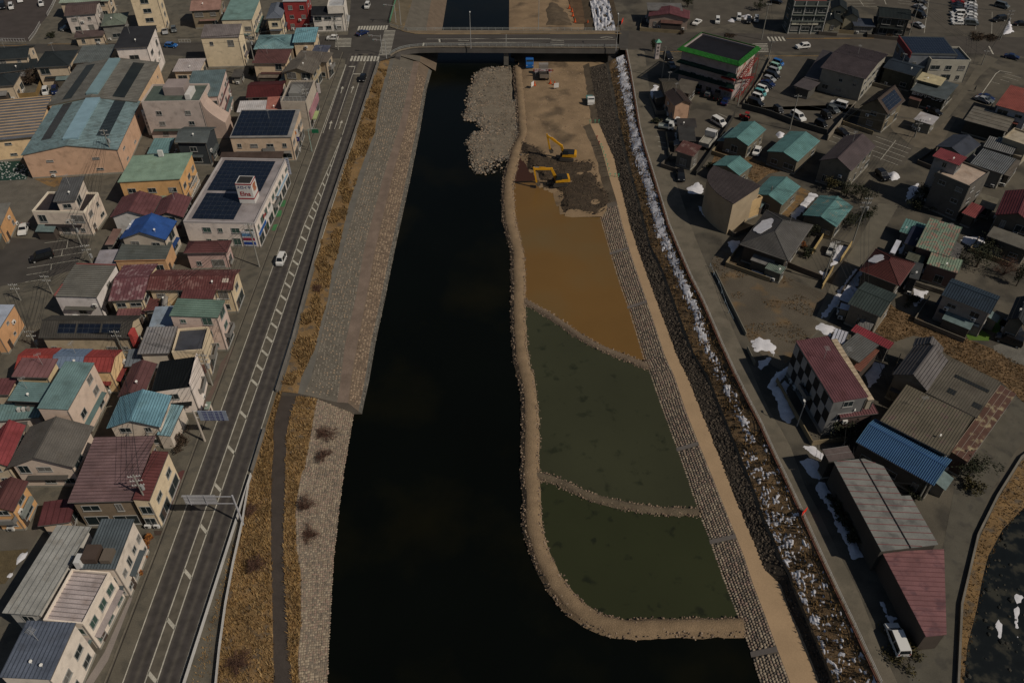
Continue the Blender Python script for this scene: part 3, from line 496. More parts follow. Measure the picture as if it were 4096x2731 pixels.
def sweep(name, label, line, wb, wt, h, m, z0=-6.1, step=1.0, cat='berm', stones=0, mats=None, rough=.12):
    P = [Vector(p) for p in line]; S_ = []
    for a, b in zip(P, P[1:]):
        n = max(1, int((b - a).length / step))
        for i in range(n): S_.append(a.lerp(b, i / n))
    S_.append(P[-1]); rows = []; sides = []
    for _ in range(3): S_ = [S_[0]] + [(S_[i - 1] + S_[i] * 2 + S_[i + 1]) / 4 for i in range(1, len(S_) - 1)] + [S_[-1]]
    for i, p in enumerate(S_):
        d = (S_[min(i + 1, len(S_) - 1)] - S_[max(0, i - 1)]); d.z = 0; d.normalize(); n = Vector((-d.y, d.x, 0)); ww = 1 + .16 * noise.noise(Vector((p.x * .5, p.y * .5, 8))); top = p.z
        prof = ((-wb / 2, z0), (-wt / 2 - .15, top - .18), (-wt / 2, top), (0, top + .08), (wt / 2, top), (wt / 2 + .15, top - .18), (wb / 2, z0)); row = []
        for o_, z in prof:
            q = p + n * o_ * ww; q.z = z + rough * noise.noise(Vector((q.x * 1.3, q.y * 1.3, 4))); row.append(q)
        rows.append(row); sides.append((p, n, ww))
    o = grid_mesh(rows, name, m, kind='structure', uv=False)
    if stones:
        sb = MB()
        for _ in range(stones):
            p, n, ww = rnd.choice(sides); s = rnd.choice((-1, 1)); e = rnd.random(); off = (wt / 2 - .15 + e * (wb - wt) / 2 * .8) * ww; q = p + n * s * off + Vector((rnd.uniform(-.5, .5), rnd.uniform(-.5, .5), 0)); q.z = p.z - .05 - e * (p.z - z0) * .8; stone_shape(sb, q, rnd.uniform(.07, .20), rnd.randrange(len(mats)), .7, seg=5)
        sb.build(name + '_stones', mats, o, kind='stuff')
    return o
sweep('gravel_berm', '', LN['berm'], 3.5, 1.7, .7, BERM, stones=6000, mats=STB)
sweep('gravel_berm', '', LN['berm1'], 2.2, .9, .5, mat((.15, .11, .075), .95, .2, .5, grain=.28, bump=.8), stones=900, mats=STB); sweep('gravel_berm', '', LN['berm2'], 2.2, .9, .5, mat((.12, .092, .06), .95, .2, .5, grain=.28, bump=.8), stones=900, mats=STB)
# stones of the banks
JOINTS = PT_J
stone_rows(lrev, l_['l_stoneL'], l_['l_wat'], 44, 101, .38, .20, COB, .5, 300)
stone_rows(rrev, r['r_wat'], r['r_pathL'], 44, YT, .42, .225, COB, .5, 300, jitter=.10, gaps=JOINTS)
for g in JOINTS:
    a = Vector(at_y(r['r_wat'], g)); b = Vector(at_y(r['r_pathL'], g)); a.y = b.y = g; mb = MB(); nv = Vector((-(b - a).z, 0, (b - a).x)).normalized() * .1; mb.bar(a + nv, b + nv, .75, .12); mb.build('concrete_band', mat((.20, .17, .145), .9, .15), rrev)
stone_rows(upslope, u['u_stoneL'], u['u_bermL'], 102, 240, .55, .20, [STG[1], STG[1], STB[1], STG[0]], .7, 0, name='set_stone', dens=.75)
stone_rows(loslope, u['u_bermR'], u['u_toe'], 102, 240, .55, .27, STB, .55, 0, name='set_stone', dens=.95)
stone_rows(toe, u['u_toe'], u['u_wat'], 102, 240, .55, .2, STG, .7, 0, name='toe_stone')
rub = MB()
for _ in range(6500):
    y = rnd.uniform(70, 245) if rnd.random() < .97 else rnd.uniform(45, 70); a = Vector(at_y(r['r_pathR'], y)); b = Vector(at_y(r['r_rub'], y)); a.y = b.y = y; p = a.lerp(b, rnd.random()); stone_shape(rub, p, rnd.uniform(.10, .26), rnd.randrange(3), .7, seg=5)
rub.build('rubble_stones', [mat((.062, .048, .035), .9, .3, .8), mat((.095, .075, .055), .9, .3, .8), mat((.036, .029, .022), .9, .3, .8)], kind='stuff'); tag(bpy.data.objects['rubble_stones'], 'dark rubble stones lining the promenade', 'stones')
pebbles('gravel_bar_stones', PG['gravel_bar'], -5.62, 5000, .05, .20, STG + [STB[1], STB[0]], label='pale stones strewn over the gravel bar')
edge_ = PG['gravel_bar'][1:26]; sb_ = MB()
for _ in range(3200):
    k = rnd.randrange(len(edge_) - 1); a = Vector(edge_[k]).to_2d().lerp(Vector(edge_[k + 1]).to_2d(), rnd.random()); rr0 = abs(rnd.gauss(0, 1)); p = (a.x + rr0 * 2.6 + rnd.uniform(-1.2, .3), a.y + rnd.uniform(-1, 1), -5.88 + min(.25, rr0 * .12)); stone_shape(sb_, p, .10 + .34 * rnd.random() ** 2.2, rnd.randrange(4), .7, seg=5)
o_ = sb_.build('boulder_margin', [STG[1], STG[0], STB[1], STG[2]], kind='stuff'); tag(o_, 'pale boulders along the water side of the gravel bar', 'stones')
pebbles('yard_stones', PG['ramp_dirt'], -5.2, 500, .06, .22, STB, label='loose stones on the tan site ground')
pebbles('mud_clods', PG['mud'], -5.0, 1200, .08, .32, [MUD, mat((.06, .045, .03), .9, .3, 1.)], label='dark clods around the excavators', zf=lambda x, y: -4.95 + .55 * noise.noise(Vector((x * .22, y * .22, 2))))
GT = [mat((.26, .155, .058), .9, .35, .3, grain=0), mat((.17, .10, .042), .9, .35, .3, grain=0), mat((.29, .19, .085), .9, .3, .3, grain=0)]
tufts('dry_grass', [p for p in spots_strip(u['u_grassL'], u['u_grassR'], 103, 235, 9000) if noise.noise(Vector((p[0] * .35, p[1] * .2, 1))) > -.12], .25, .7, GT, 'golden dry grass along the upper river bank below the road wall')
tufts('dry_grass', spots_strip([(p[0] + .8, p[1], p[2] - .1) for p in l_['edge']], l_['l_pathL'], 40, 101, 4200) + spots_strip(l_['l_pathR'], l_['l_stoneL'], 40, 101, 2000), .2, .6, GT, 'golden dry grass on both sides of the riverside path')
tufts('bank_scrub', spots_strip(r['r_conc'], r['r_edge'], 40, 240, 4200), .2, .55, [mat((.12, .075, .034), .9, .3, 1.5, grain=0), mat((.19, .115, .045), .9, .3, 1.5, grain=0), mat((.06, .045, .026), .9, .3, 1.5, grain=0)], 'brown scrub poking through the snow of the embankment', blades=3, cat='scrub')
# ---------------------------------------------------------------- buildings
WC = {}
CURTAIN = mat((.16, .15, .135), .25, .3, 2., spec=.5)
def window_mesh(w_, h_, m):
    k = (round(w_, 1), round(h_, 1), m.name)
    if k not in WC:
        a, b = k[0] / 2, k[1] / 2; f = MB(); e = .07
        f.box(-a, a, -.10, 0, b - e, b); f.box(-a, a, -.10, 0, -b, -b + e); f.box(-a, -a + e, -.10, 0, -b + e, b - e); f.box(a - e, a, -.10, 0, -b + e, b - e)
        if k[0] > .9: f.box(-.03, .03, -.085, 0, -b + e, b - e)
        f.box(-a - .08, a + .08, -.16, 0, -b - .06, -b - .003)
        p = MB(); p.poly([(-a + e, -.045, -b + e), (a - e, -.045, -b + e), (a - e, -.045, b - e), (-a + e, -.045, b - e)])
        WC[k] = (f.mesh('window', ALU), p.mesh('pane', m))
    return WC[k]
def add_window(root, side, u, zc, w_, h_, ww, wd, gl=None, name='window'):
    f, p = window_mesh(w_, h_, gl or GLASS)
    loc = {0: (u, -wd, zc), 1: (ww, u, zc), 2: (-u, wd, zc), 3: (-ww, -u, zc)}[side]
    rz = (0, math.pi / 2, math.pi, -math.pi / 2)[side]
    o = link(name, f, root, loc, rotz=rz); link('pane', p, o); return o
ACM = None
def ac_unit(parent, loc, rz=0):
    global ACM
    if ACM is None:
        b = MB(); b.box(-.42, .42, -.16, .16, 0, .62); b.tube((-.1, -.161, .31), (-.1, -.19, .31), .24, .24, 10, 1); ACM = b.mesh('air_conditioner', [WHITEP, DARKM])
    return link('air_conditioner', ACM, parent, loc, rotz=rz)
DISH = None
def dish(parent, loc):
    global DISH
    if DISH is None:
        b = MB(); b.tube((0, 0, 0), (0, 0, .7), .03); b.tube((0, 0, .7), (.08, -.12, .76), .05, .22, 10); DISH = b.mesh('satellite_dish', WHITEP)
    return link('satellite_dish', DISH, parent, loc, rotz=rnd.uniform(-.4, .8))
ANT = None
def antenna(parent, loc):
    global ANT
    if ANT is None:
        b = MB(); b.tube((0, 0, 0), (0, 0, 2.6), .03)
        for k in range(6): b.bar((-.45, -.5 + k * .2, 2.5), (.45, -.5 + k * .2, 2.5), .025, .025)
        b.bar((0, -.6, 2.52), (0, .6, 2.52), .03, .03); ANT = b.mesh('antenna', STEEL)
    return link('antenna', ANT, parent, loc, rotz=rnd.random() * 3)
def ribs_on(planes, mode, s, w_, h_):
    mb = MB()
    for P in planes:
        a, b, c, d = [Vector(p) for p in (P if len(P) == 4 else (P[0], P[1], P[2], P[2]))]
        nn = (b - a).cross(d - a); nn = nn.normalized() if nn.length > 1e-6 else Vector((0, 0, 1))
        off = nn * h_ * .45
        if mode == 'd':
            n = max(1, int((b - a).length / s))
            for i in range(n + 1):
                t = min(.995, max(.005, i / n)); p = a.lerp(b, t); q = d.lerp(c, t)
                if (p - q).length > .2: mb.bar(p + off, q + off, w_, h_, up=nn)
        else:
            n = max(1, int((d - a).length / s))
            for i in range(1, n + 1):
                t = min(.99, i / (n + .001)); p = a.lerp(d, t); q = b.lerp(c, t)
                if (p - q).length > .2: mb.bar(p + off, q + off, w_, h_, up=nn)
    return mb
def roof_planes(t, hw, hd, z, rise, ax, hi):
    if t == 'gable':
        if ax == 'x': return [[(-hw, -hd, z), (hw, -hd, z), (hw, 0, z + rise), (-hw, 0, z + rise)], [(hw, hd, z), (-hw, hd, z), (-hw, 0, z + rise), (hw, 0, z + rise)]]
        return [[(hw, -hd, z), (hw, hd, z), (0, hd, z + rise), (0, -hd, z + rise)], [(-hw, hd, z), (-hw, -hd, z), (0, -hd, z + rise), (0, hd, z + rise)]]
    if t == 'hip':
        if hw >= hd:
            r = hw - hd; A, B = (-r, 0, z + rise), (r, 0, z + rise)
            return [[(-hw, -hd, z), (hw, -hd, z), B, A], [(hw, -hd, z), (hw, hd, z), B], [(hw, hd, z), (-hw, hd, z), A, B], [(-hw, hd, z), (-hw, -hd, z), A]]
        r = hd - hw; A, B = (0, -r, z + rise), (0, r, z + rise)
        return [[(-hw, -hd, z), (hw, -hd, z), A], [(hw, -hd, z), (hw, hd, z), B, A], [(hw, hd, z), (-hw, hd, z), B], [(-hw, hd, z), (-hw, -hd, z), A, B]]
    c = [(-hw, -hd, z), (hw, -hd, z), (hw, hd, z), (-hw, hd, z)]
    k = (hi + 2) % 4; order = [c[k], c[(k + 1) % 4], c[(k + 2) % 4], c[(k + 3) % 4]]
    return [[order[0], order[1], (order[2][0], order[2][1], z + rise), (order[3][0], order[3][1], z + rise)]]
def roof_z(t, x, y, hw, hd, z, rise, ax, hi):
    if t == 'gable': return z + rise * (1 - (abs(y) / hd if ax == 'x' else abs(x) / hw))
    if t == 'hip': return z + rise * min(1, min(hw - abs(x), hd - abs(y)) / min(hw, hd))
    if t == 'shed': return z + rise * {0: (hd - y) / (2 * hd), 1: (hw + x) / (2 * hw), 2: (hd + y) / (2 * hd), 3: (hw - x) / (2 * hw)}[hi]
    return z
PANEL = {}
def solar_on(root, P, u0, u1, v0, v1, nx, ny):
    a, b, c, d = [Vector(p) for p in P]; U = (b - a).length; V = (d - a).length
    ex = (b - a).normalized(); ez = ex.cross((d - a)).normalized(); ey = ez.cross(ex)
    pw = U * (u1 - u0) / nx; ph = V * (v1 - v0) / ny; k = (round(pw, 2), round(ph, 2))
    if k not in PANEL:
        m = MB(); m.box(.03, pw - .03, .03, ph - .03, .06, .11, 0); m.box(.0, pw - .0, .0, .03, .05, .10, 1); m.box(0, .03, .03, ph, .05, .10, 1); PANEL[k] = m.mesh('solar_panel', [mat((.010, .014, .024), .22, .25, .8, spec=.4, grain=0), mat((.10, .11, .12), .5, 0)])
    for i in range(nx):
        for j in range(ny):
            o = link('solar_panel', PANEL[k], root); p = a + ex * (u0 * U + i * pw) + ey * (v0 * V + j * ph)
            o.matrix_local = Matrix.Translation(p) @ Matrix((ex, ey, ez)).transposed().to_4x4()
def house(d):
    cx, cy, ang, w_, dp = d['r']; rr = random.Random(int(abs(cx) * 10) * 31 + int(cy * 10))
    root = thing(d['n'], d['l'], d.get('c', 'house'), (cx, cy, d.get('zb', 0)), ang, d.get('g'))
    hw, hd, z = w_ / 2, dp / 2, d['z']; t = d.get('t', 'gable'); ax = d.get('ax', 'x'); hi = d.get('hi', 2); rise = d.get('rise', 1.2 if t != 'shed' else .6)
    oh = d.get('oh', .12 if t == 'flat' else .45); oh = min(oh, hw * .3, hd * .3); ww, wd = hw - oh, hd - oh
    wm = mat(d['wall'], .85, .10, .5, grain=.06, col2=tuple(c * .66 for c in d['wall']), lo=.54, hi=.78, sc2=.7)
    rk = dict(rough=.62, var=.22, sc=.4, grain=.16, col2=tuple(c_ * f_ for c_, f_ in zip(d['roof'], (.78, .74, .70))), lo=.54, hi=.72, sc2=.45)
    if d.get('rust'): rk.update(col2=d['rust'], lo=d.get('rlo', .5), hi=d.get('rlo', .5) + .12, sc2=.8)
    rm = mat(d['roof'], **rk); rz = lambda x, y: roof_z(t, x, y, hw, hd, z, rise, ax, hi)
    # walls
    W = MB(); cs = [(-ww, -wd), (ww, -wd), (ww, wd), (-ww, wd)]; k = .12
    if t == 'flat':
        W.prism(cs, 0, z - .45)
    else:
        for i in range(4):
            a, b = cs[i], cs[(i + 1) % 4]; top = [(b[0], b[1], rz(*b) - k)]
            if t == 'gable' and ((ax == 'x') == (i % 2 == 1)): m_ = ((a[0] + b[0]) / 2, (a[1] + b[1]) / 2); top.append((m_[0], m_[1], rz(*m_) - k))
            top.append((a[0], a[1], rz(*a) - k)); W.poly([(a[0], a[1], 0), (b[0], b[1], 0)] + top)
    W.build('wall', wm, root)
    if d.get('base', True):
        f = MB(); e = .05
        for i in range(4):
            a, b = cs[i], cs[(i + 1) % 4]; nx_, ny_ = ((0, -1), (1, 0), (0, 1), (-1, 0))[i]
            f.bar((a[0] + nx_ * e / 2, a[1] + ny_ * e / 2, .2), (b[0] + nx_ * e / 2, b[1] + ny_ * e / 2, .2), e, .4)
        f.build('plinth', CONC, root)
    # roof
    if t == 'flat':
        P = [[(-ww + .2, -wd + .2, z - .45), (ww - .2, -wd + .2, z - .45), (ww - .2, wd - .2, z - .45), (-ww + .2, wd - .2, z - .45)]]
        r_ = MB(); r_.slab([(p[0], p[1], p[2] + .02) for p in P[0]], .02); ro = r_.build('roof', rm, root)
        for i in range(4):
            a, b = P[0][i], P[0][(i + 1) % 4]; n_ = ((0, -1), (1, 0), (0, 1), (-1, 0))[i]; q = MB(); s_ = .2 if i % 2 == 0 else 0
            dx, dy = (b[0] - a[0]), (b[1] - a[1]); L = math.hypot(dx, dy); dx /= L; dy /= L
            q.bar((a[0] + n_[0] * .1 - dx * s_, a[1] + n_[1] * .1 - dy * s_, z - .225), (b[0] + n_[0] * .1 + dx * s_, b[1] + n_[1] * .1 + dy * s_, z - .225), .2, .45); q.build('parapet', mat(d.get('par', d['wall']), .8, .1), root)
        P = [[(p[0], p[1], p[2] + .02) for p in P[0]]]
    else:
        P = roof_planes(t, hw, hd, z, rise, ax, hi); r_ = MB()
        for p in P: r_.slab(p, .14)
        ro = r_.build('roof', rm, root)
        if t in ('gable', 'hip') and d.get('cap', True):
            q = MB()
            if t == 'gable':
                a, b = ((-hw, 0, z + rise), (hw, 0, z + rise)) if ax == 'x' else ((0, -hd, z + rise), (0, hd, z + rise)); q.bar(a, b, .28, .12)
            else:
                for p in P:
                    if len(p) == 3: q.bar(p[0], p[2], .22, .14); q.bar(p[1], p[2], .22, .14)
                p = P[0] if len(P[0]) == 4 else P[1]; q.bar(p[2], p[3], .28, .18)
            q.build('ridge_cap', mat(tuple(c * .8 for c in d['roof']), .6, .1), ro)
        for p in P: g = MB(); g.bar((p[0][0], p[0][1], z - .1), (p[1][0], p[1][1], z - .1), .12, .10); g.build('gutter', mat(d.get('trim', (.12, .11, .10)), .6, .05), ro)
    if d.get('rib'):
        mode, s_ = d['rib'][:2]; rc = d['rib'][2] if len(d['rib']) > 2 else tuple(c * .70 for c in d['roof']); sz = d['rib'][3] if len(d['rib']) > 3 else (.07, .07)
        mb = ribs_on(P, mode, s_, sz[0], sz[1]); mb.build('roof_ribs', mat(rc, .6, .1), ro, kind='stuff')
    for q in d.get('solar', []): solar_on(root, P[q[0]], *q[1:])
    for (pi, u0, u1, v0, v1, col) in d.get('patch', []):     # a sheet of another material laid on a roof plane (skylight, snow, roofing)
        a, b, c_, e_ = [Vector(x) for x in P[pi]]; n_ = (b - a).cross(e_ - a).normalized() * .05
        pt = lambda u, v: (a.lerp(b, u)).lerp(e_.lerp(c_, u), v) + n_
        q = MB(); q.slab([pt(u0, v0), pt(u1, v0), pt(u1, v1), pt(u0, v1)], .045); q.build('skylight' if max(col) < .2 else 'roof_sheet', mat(col, .4, .2), ro)
    for (x0, x1, y0, y1, z0, z1, col, nm) in d.get('box', []):   # extra volumes in house axes, fractions of the half sizes
        q = MB(); q.box(x0 * hw, x1 * hw, y0 * hd, y1 * hd, z0, z1); q.build(nm, mat(col, .75, .12), root)
    # windows on the sides one can see
    cw, sw = math.cos(ang), math.sin(ang); ws = d.get('ws', 3.0); fh = d.get('fh', 2.9)
    for i in range(4):
        n_ = ((0, -1), (1, 0), (0, 1), (-1, 0))[i]; L = 2 * (ww if i % 2 == 0 else wd); c_ = (n_[0] * ww, n_[1] * wd)
        nw = (n_[0] * cw - n_[1] * sw, n_[0] * sw + n_[1] * cw); pw = (cx + c_[0] * cw - c_[1] * sw, cy + c_[0] * sw + c_[1] * cw)
        if nw[0] * (-pw[0]) + nw[1] * (-pw[1]) <= 0 or str(i) in d.get('nowin', ''): continue
        zt = min(rz(*cs[i]), rz(*cs[(i + 1) % 4])) if t != 'flat' else z - .4; nf = max(1, int((zt + .3) / fh)); n = int((L - .8) / ws)
        if L < 2.2 or zt < 2.0: continue
        n = max(1, n)
        for k_ in range(nf):
            zc = min(k_ * fh + 1.62, zt - .85)
            if k_ == 0 and str(i) in d.get('shop', ''):
                m_ = max(1, int(L / 3.6))
                for j in range(m_): add_window(root, i, -L / 2 + L * (j + .5) / m_, 1.35, L / m_ * .82, 2.2, ww, wd, name='shop_window')
                continue
            for j in range(n):
                if rr.random() < d.get('skip', .18): continue
                bw = min(L / n * .74, d.get('ww', rr.choice((1.0, 1.7, 1.8, 2.6)))); bh = d.get('wh', rr.choice((.9, 1.1, 1.3, 1.8) if bw < 2.4 else (1.3, 1.8)))
                add_window(root, i, -L / 2 + L * (j + .5) / n + rr.uniform(-.2, .2), zc, bw, bh, ww, wd, GLASSG if d.get('gl') else rr.choice((GLASS, GLASS, GLASS, CURTAIN)))
    vis = [i for i in range(4) if ((0, -1), (1, 0), (0, 1), (-1, 0))[i][0] * cw - ((0, -1), (1, 0), (0, 1), (-1, 0))[i][1] * sw > .3] if cx < 0 else []
    if d.get('door', True) and vis and 'n' not in d.get('nodoor', ''):
        i = vis[0]; q = MB(); q.box(-.5, .5, -.07, 0, 0.05, 2.05); q.box(.34, .40, -.10, -.07, 1.0, 1.14, 1)
        loc = {0: (ww * .5, -wd, 0), 1: (ww, -wd * .6, 0), 2: (0, wd, 0), 3: (-ww, 0, 0)}[i]; o = q.build('door', [mat((.07, .05, .04), .6, .1), STEEL], root, loc); o.rotation_euler = (0, 0, (0, math.pi / 2, math.pi, -math.pi / 2)[i])
    if z < 12 and rr.random() < .75 and t != 'flat':
        for k_ in range(rr.randint(1, 3)):
            i = rr.choice([0, 1] if cx < 0 else [0, 3]); u_ = rr.uniform(-.8, .8); loc = {0: (u_ * ww, -wd - .28, .42), 1: (ww + .28, u_ * wd, .42), 3: (-ww - .28, u_ * wd, .42)}[i]; ac_unit(root, loc if rr.random() < .6 or z < 5 else (loc[0], loc[1], 3.3), (0, math.pi / 2, 0, -math.pi / 2)[i])
        if rr.random() < .22: dish(root, (hw * rr.uniform(-.6, .6), -hd * .5, rz(0, -hd * .5) - .05))
        if rr.random() < .45 and z > 4.5: antenna(root, (hw * rr.uniform(-.5, .5), hd * .3, rz(0, hd * .3) - .05))
    for k_ in range(d.get('ac', 0)): ac_unit(root, (-ww * .6 + 1.2 * k_, -wd - .3, 0.05 if z < 7 else 3.0))
    if d.get('dish'): dish(root, (hw * .5, -hd * .6, rz(hw * .5, -hd * .6)))
    if d.get('ant'): antenna(root, (0, 0, rz(0, 0) - .05))
    # lean-tos, pent eaves, balconies and garden walls
    if d.get('c', 'house') in ('house', 'shop', 'building') and z > 3.3:
        for k_ in range(rr.choice((0, 1, 1, 2)) if z < 9 else 0):
            i = rr.choice((0, 2, 3) if cx < 0 else (0, 1, 2, 3)); L = 2 * (ww if i % 2 == 0 else wd); l2 = L * rr.uniform(.3, .6); o_ = rr.uniform(-.5, .5) * (L - l2); dd = rr.uniform(1.1, 2.2); h0 = rr.uniform(2.0, 2.5); q = MB()
            q.hexa([(o_ - l2 / 2, -dd, 0), (o_ + l2 / 2, -dd, 0), (o_ + l2 / 2, -.01, 0), (o_ - l2 / 2, -.01, 0), (o_ - l2 / 2, -dd, h0), (o_ + l2 / 2, -dd, h0), (o_ + l2 / 2, -.01, h0 + .45), (o_ - l2 / 2, -.01, h0 + .45)])
            loc = {0: (0, -wd, 0), 1: (ww, 0, 0), 2: (0, wd, 0), 3: (-ww, 0, 0)}[i]; rzz = (0, math.pi / 2, math.pi, -math.pi / 2)[i]
            lt = q.build('lean_to', mat(rr.choice(((.10, .085, .065), (.17, .15, .12), (.07, .055, .045))), .9, .2), root, loc); lt.rotation_euler = (0, 0, rzz)
            q = MB(); q.slab([(o_ - l2 / 2 - .2, -dd - .25, h0 + .06), (o_ + l2 / 2 + .2, -dd - .25, h0 + .06), (o_ + l2 / 2 + .2, -.02, h0 + .58), (o_ - l2 / 2 - .2, -.02, h0 + .58)], .06); q.build('lean_to_roof', mat(rr.choice(((.16, .15, .14), (.10, .05, .04), (.075, .07, .065), (.12, .16, .155), (.14, .11, .085))), .7, .25, .8), lt)
        if z > 5.2:
            for i in ((0, 1) if cx < 0 else (0, 3)):
                if rr.random() < .6 and str(i) not in d.get('shop', ''):
                    L = 2 * (ww if i % 2 == 0 else wd); l2 = L * rr.uniform(.55, .95); q = MB(); q.slab([(-l2 / 2, -.75, 2.72), (l2 / 2, -.75, 2.72), (l2 / 2, 0, 2.98), (-l2 / 2, 0, 2.98)], .08)
                    pe = q.build('pent_eave', mat(tuple(c__ * .6 for c__ in d['roof']), .7, .2), root, {0: (0, -wd, 0), 1: (ww, 0, 0), 3: (-ww, 0, 0)}[i]); pe.rotation_euler = (0, 0, (0, math.pi / 2, 0, -math.pi / 2)[i])
                elif rr.random() < .4:
                    q = MB(); q.box(-1.6, 1.6, -1.0, 0, 2.78, 2.9); q.box(-1.6, 1.6, -1.0, -.94, 2.9, 3.8); q.box(-1.6, -1.54, -.94, 0, 2.9, 3.8); q.box(1.54, 1.6, -.94, 0, 2.9, 3.8)
                    pe = q.build('balcony', mat((.20, .19, .175), .7, .2), root, {0: (0, -wd, 0), 1: (ww, 0, 0), 3: (-ww, 0, 0)}[i]); pe.rotation_euler = (0, 0, (0, math.pi / 2, 0, -math.pi / 2)[i])
        if cx > 0 and rr.random() < .55:
            g1 = rr.uniform(1.6, 3.2); g2 = rr.uniform(1.2, 2.6); q = MB(); q.bar((-hw - g2, -hd - g1, .55), (hw * .6, -hd - g1, .55), .15, 1.1); q.bar((-hw - g2, -hd - g1 + .08, .55), (-hw - g2, hd * .8, .55), .15, 1.1); q.build('garden_wall', mat(rr.choice(((.15, .13, .10), (.09, .075, .06), (.22, .17, .10))), .9, .2), root)
    # downpipe at a near corner
    if z > 4 and not d.get('nopipe'):
        q = MB(); q.tube((ww - .1, -wd - .06, 0), (ww - .1, -wd - .06, z - .4), .05); q.build('downpipe', mat(d.get('trim', (.2, .18, .16)), .6, 0), root)
    return root
def clip_lines(poly, nx, ny, s):
    ds = [p[0] * nx + p[1] * ny for p in poly]; c = min(ds) + s; out = []
    while c < max(ds):
        xs = []
        for i in range(len(poly)):
            a, b = poly[i], poly[(i + 1) % len(poly)]; da, db = ds[i] - c, ds[(i + 1) % len(poly)] - c
            if (da < 0) != (db < 0): t = da / (da - db); xs.append((a[0] + (b[0] - a[0]) * t, a[1] + (b[1] - a[1]) * t))
        xs.sort(key=lambda p: p[0] * -ny + p[1] * nx)
        for i in range(0, len(xs) - 1, 2): out.append((xs[i], xs[i + 1]))
        c += s
    return out
def polyhouse(d):
    P = d['p']; cx = sum(p[0] for p in P) / len(P); cy = sum(p[1] for p in P) / len(P); Q = [(p[0] - cx, p[1] - cy) for p in P]; z = d['z']
    a = sum(Q[i][0] * Q[(i + 1) % len(Q)][1] - Q[(i + 1) % len(Q)][0] * Q[i][1] for i in range(len(Q)))
    if a < 0: Q = Q[::-1]
    root = thing(d['n'], d['l'], d.get('c', 'building'), (cx, cy, 0)); W = MB(); W.prism([(q[0] * .97, q[1] * .97) for q in Q], 0, z - .12); W.build('wall', mat(d['wall'], .85, .12), root)
    r_ = MB(); r_.slab([(q[0], q[1], z) for q in Q], .14); ro = r_.build('roof', mat(d['roof'], .65, .18, .4, col2=d.get('rust'), lo=.5, hi=.65), root)
    if d.get('rib'):
        nx, ny, s_ = d['rib'][:3]; mb = MB()
        for p, q in clip_lines(Q, nx, ny, s_): mb.bar((p[0], p[1], z + .03), (q[0], q[1], z + .03), .08, .08)
        mb.build('roof_ribs', mat(d['rib'][3], .6, .1), ro, kind='stuff')
    for (p, q, c_) in d.get('lines', []):
        mb = MB(); mb.bar((p[0] - cx, p[1] - cy, z + .05), (q[0] - cx, q[1] - cy, z + .05), .14, .12); mb.build('ridge_cap', mat(c_, .6, .1), ro)
    for i, (u0, zc, w2, h2) in d.get('wins', []):
        a, b = Q[i], Q[(i + 1) % len(Q)]; p = (a[0] + (b[0] - a[0]) * u0, a[1] + (b[1] - a[1]) * u0); f, pn = window_mesh(w2, h2, GLASS)
        o = link('window', f, root, (p[0] * .972, p[1] * .972, zc), rotz=math.atan2(b[1] - a[1], b[0] - a[0])); link('pane', pn, o)
    return root
# ---------------------------------------------------------------- vehicles
CARS = {}
PROF = {
 'sedan': (1.72, [(-2.15, .38), (-2.2, .82), (-1.45, 1.0), (-.85, 1.42), (.35, 1.44), (1.05, .98), (2.05, .80), (2.2, .42)], 2, 5),
 'hatch': (1.66, [(-1.8, .38), (-1.86, .95), (-1.55, 1.45), (.25, 1.52), (.95, 1.0), (1.78, .84), (1.86, .42)], 1, 4),
 'suv': (1.84, [(-2.2, .42), (-2.27, 1.05), (-1.85, 1.62), (.25, 1.68), (1.0, 1.12), (2.1, .98), (2.27, .48)], 1, 4),
 'van': (1.48, [(-1.65, .34), (-1.69, 1.05), (-1.55, 1.82), (.75, 1.85), (1.28, 1.12), (1.62, .95), (1.69, .38)], 1, 4),
 'minivan': (1.82, [(-2.3, .38), (-2.36, 1.05), (-2.15, 1.84), (.75, 1.88), (1.45, 1.15), (2.25, .95), (2.36, .42)], 1, 4)}
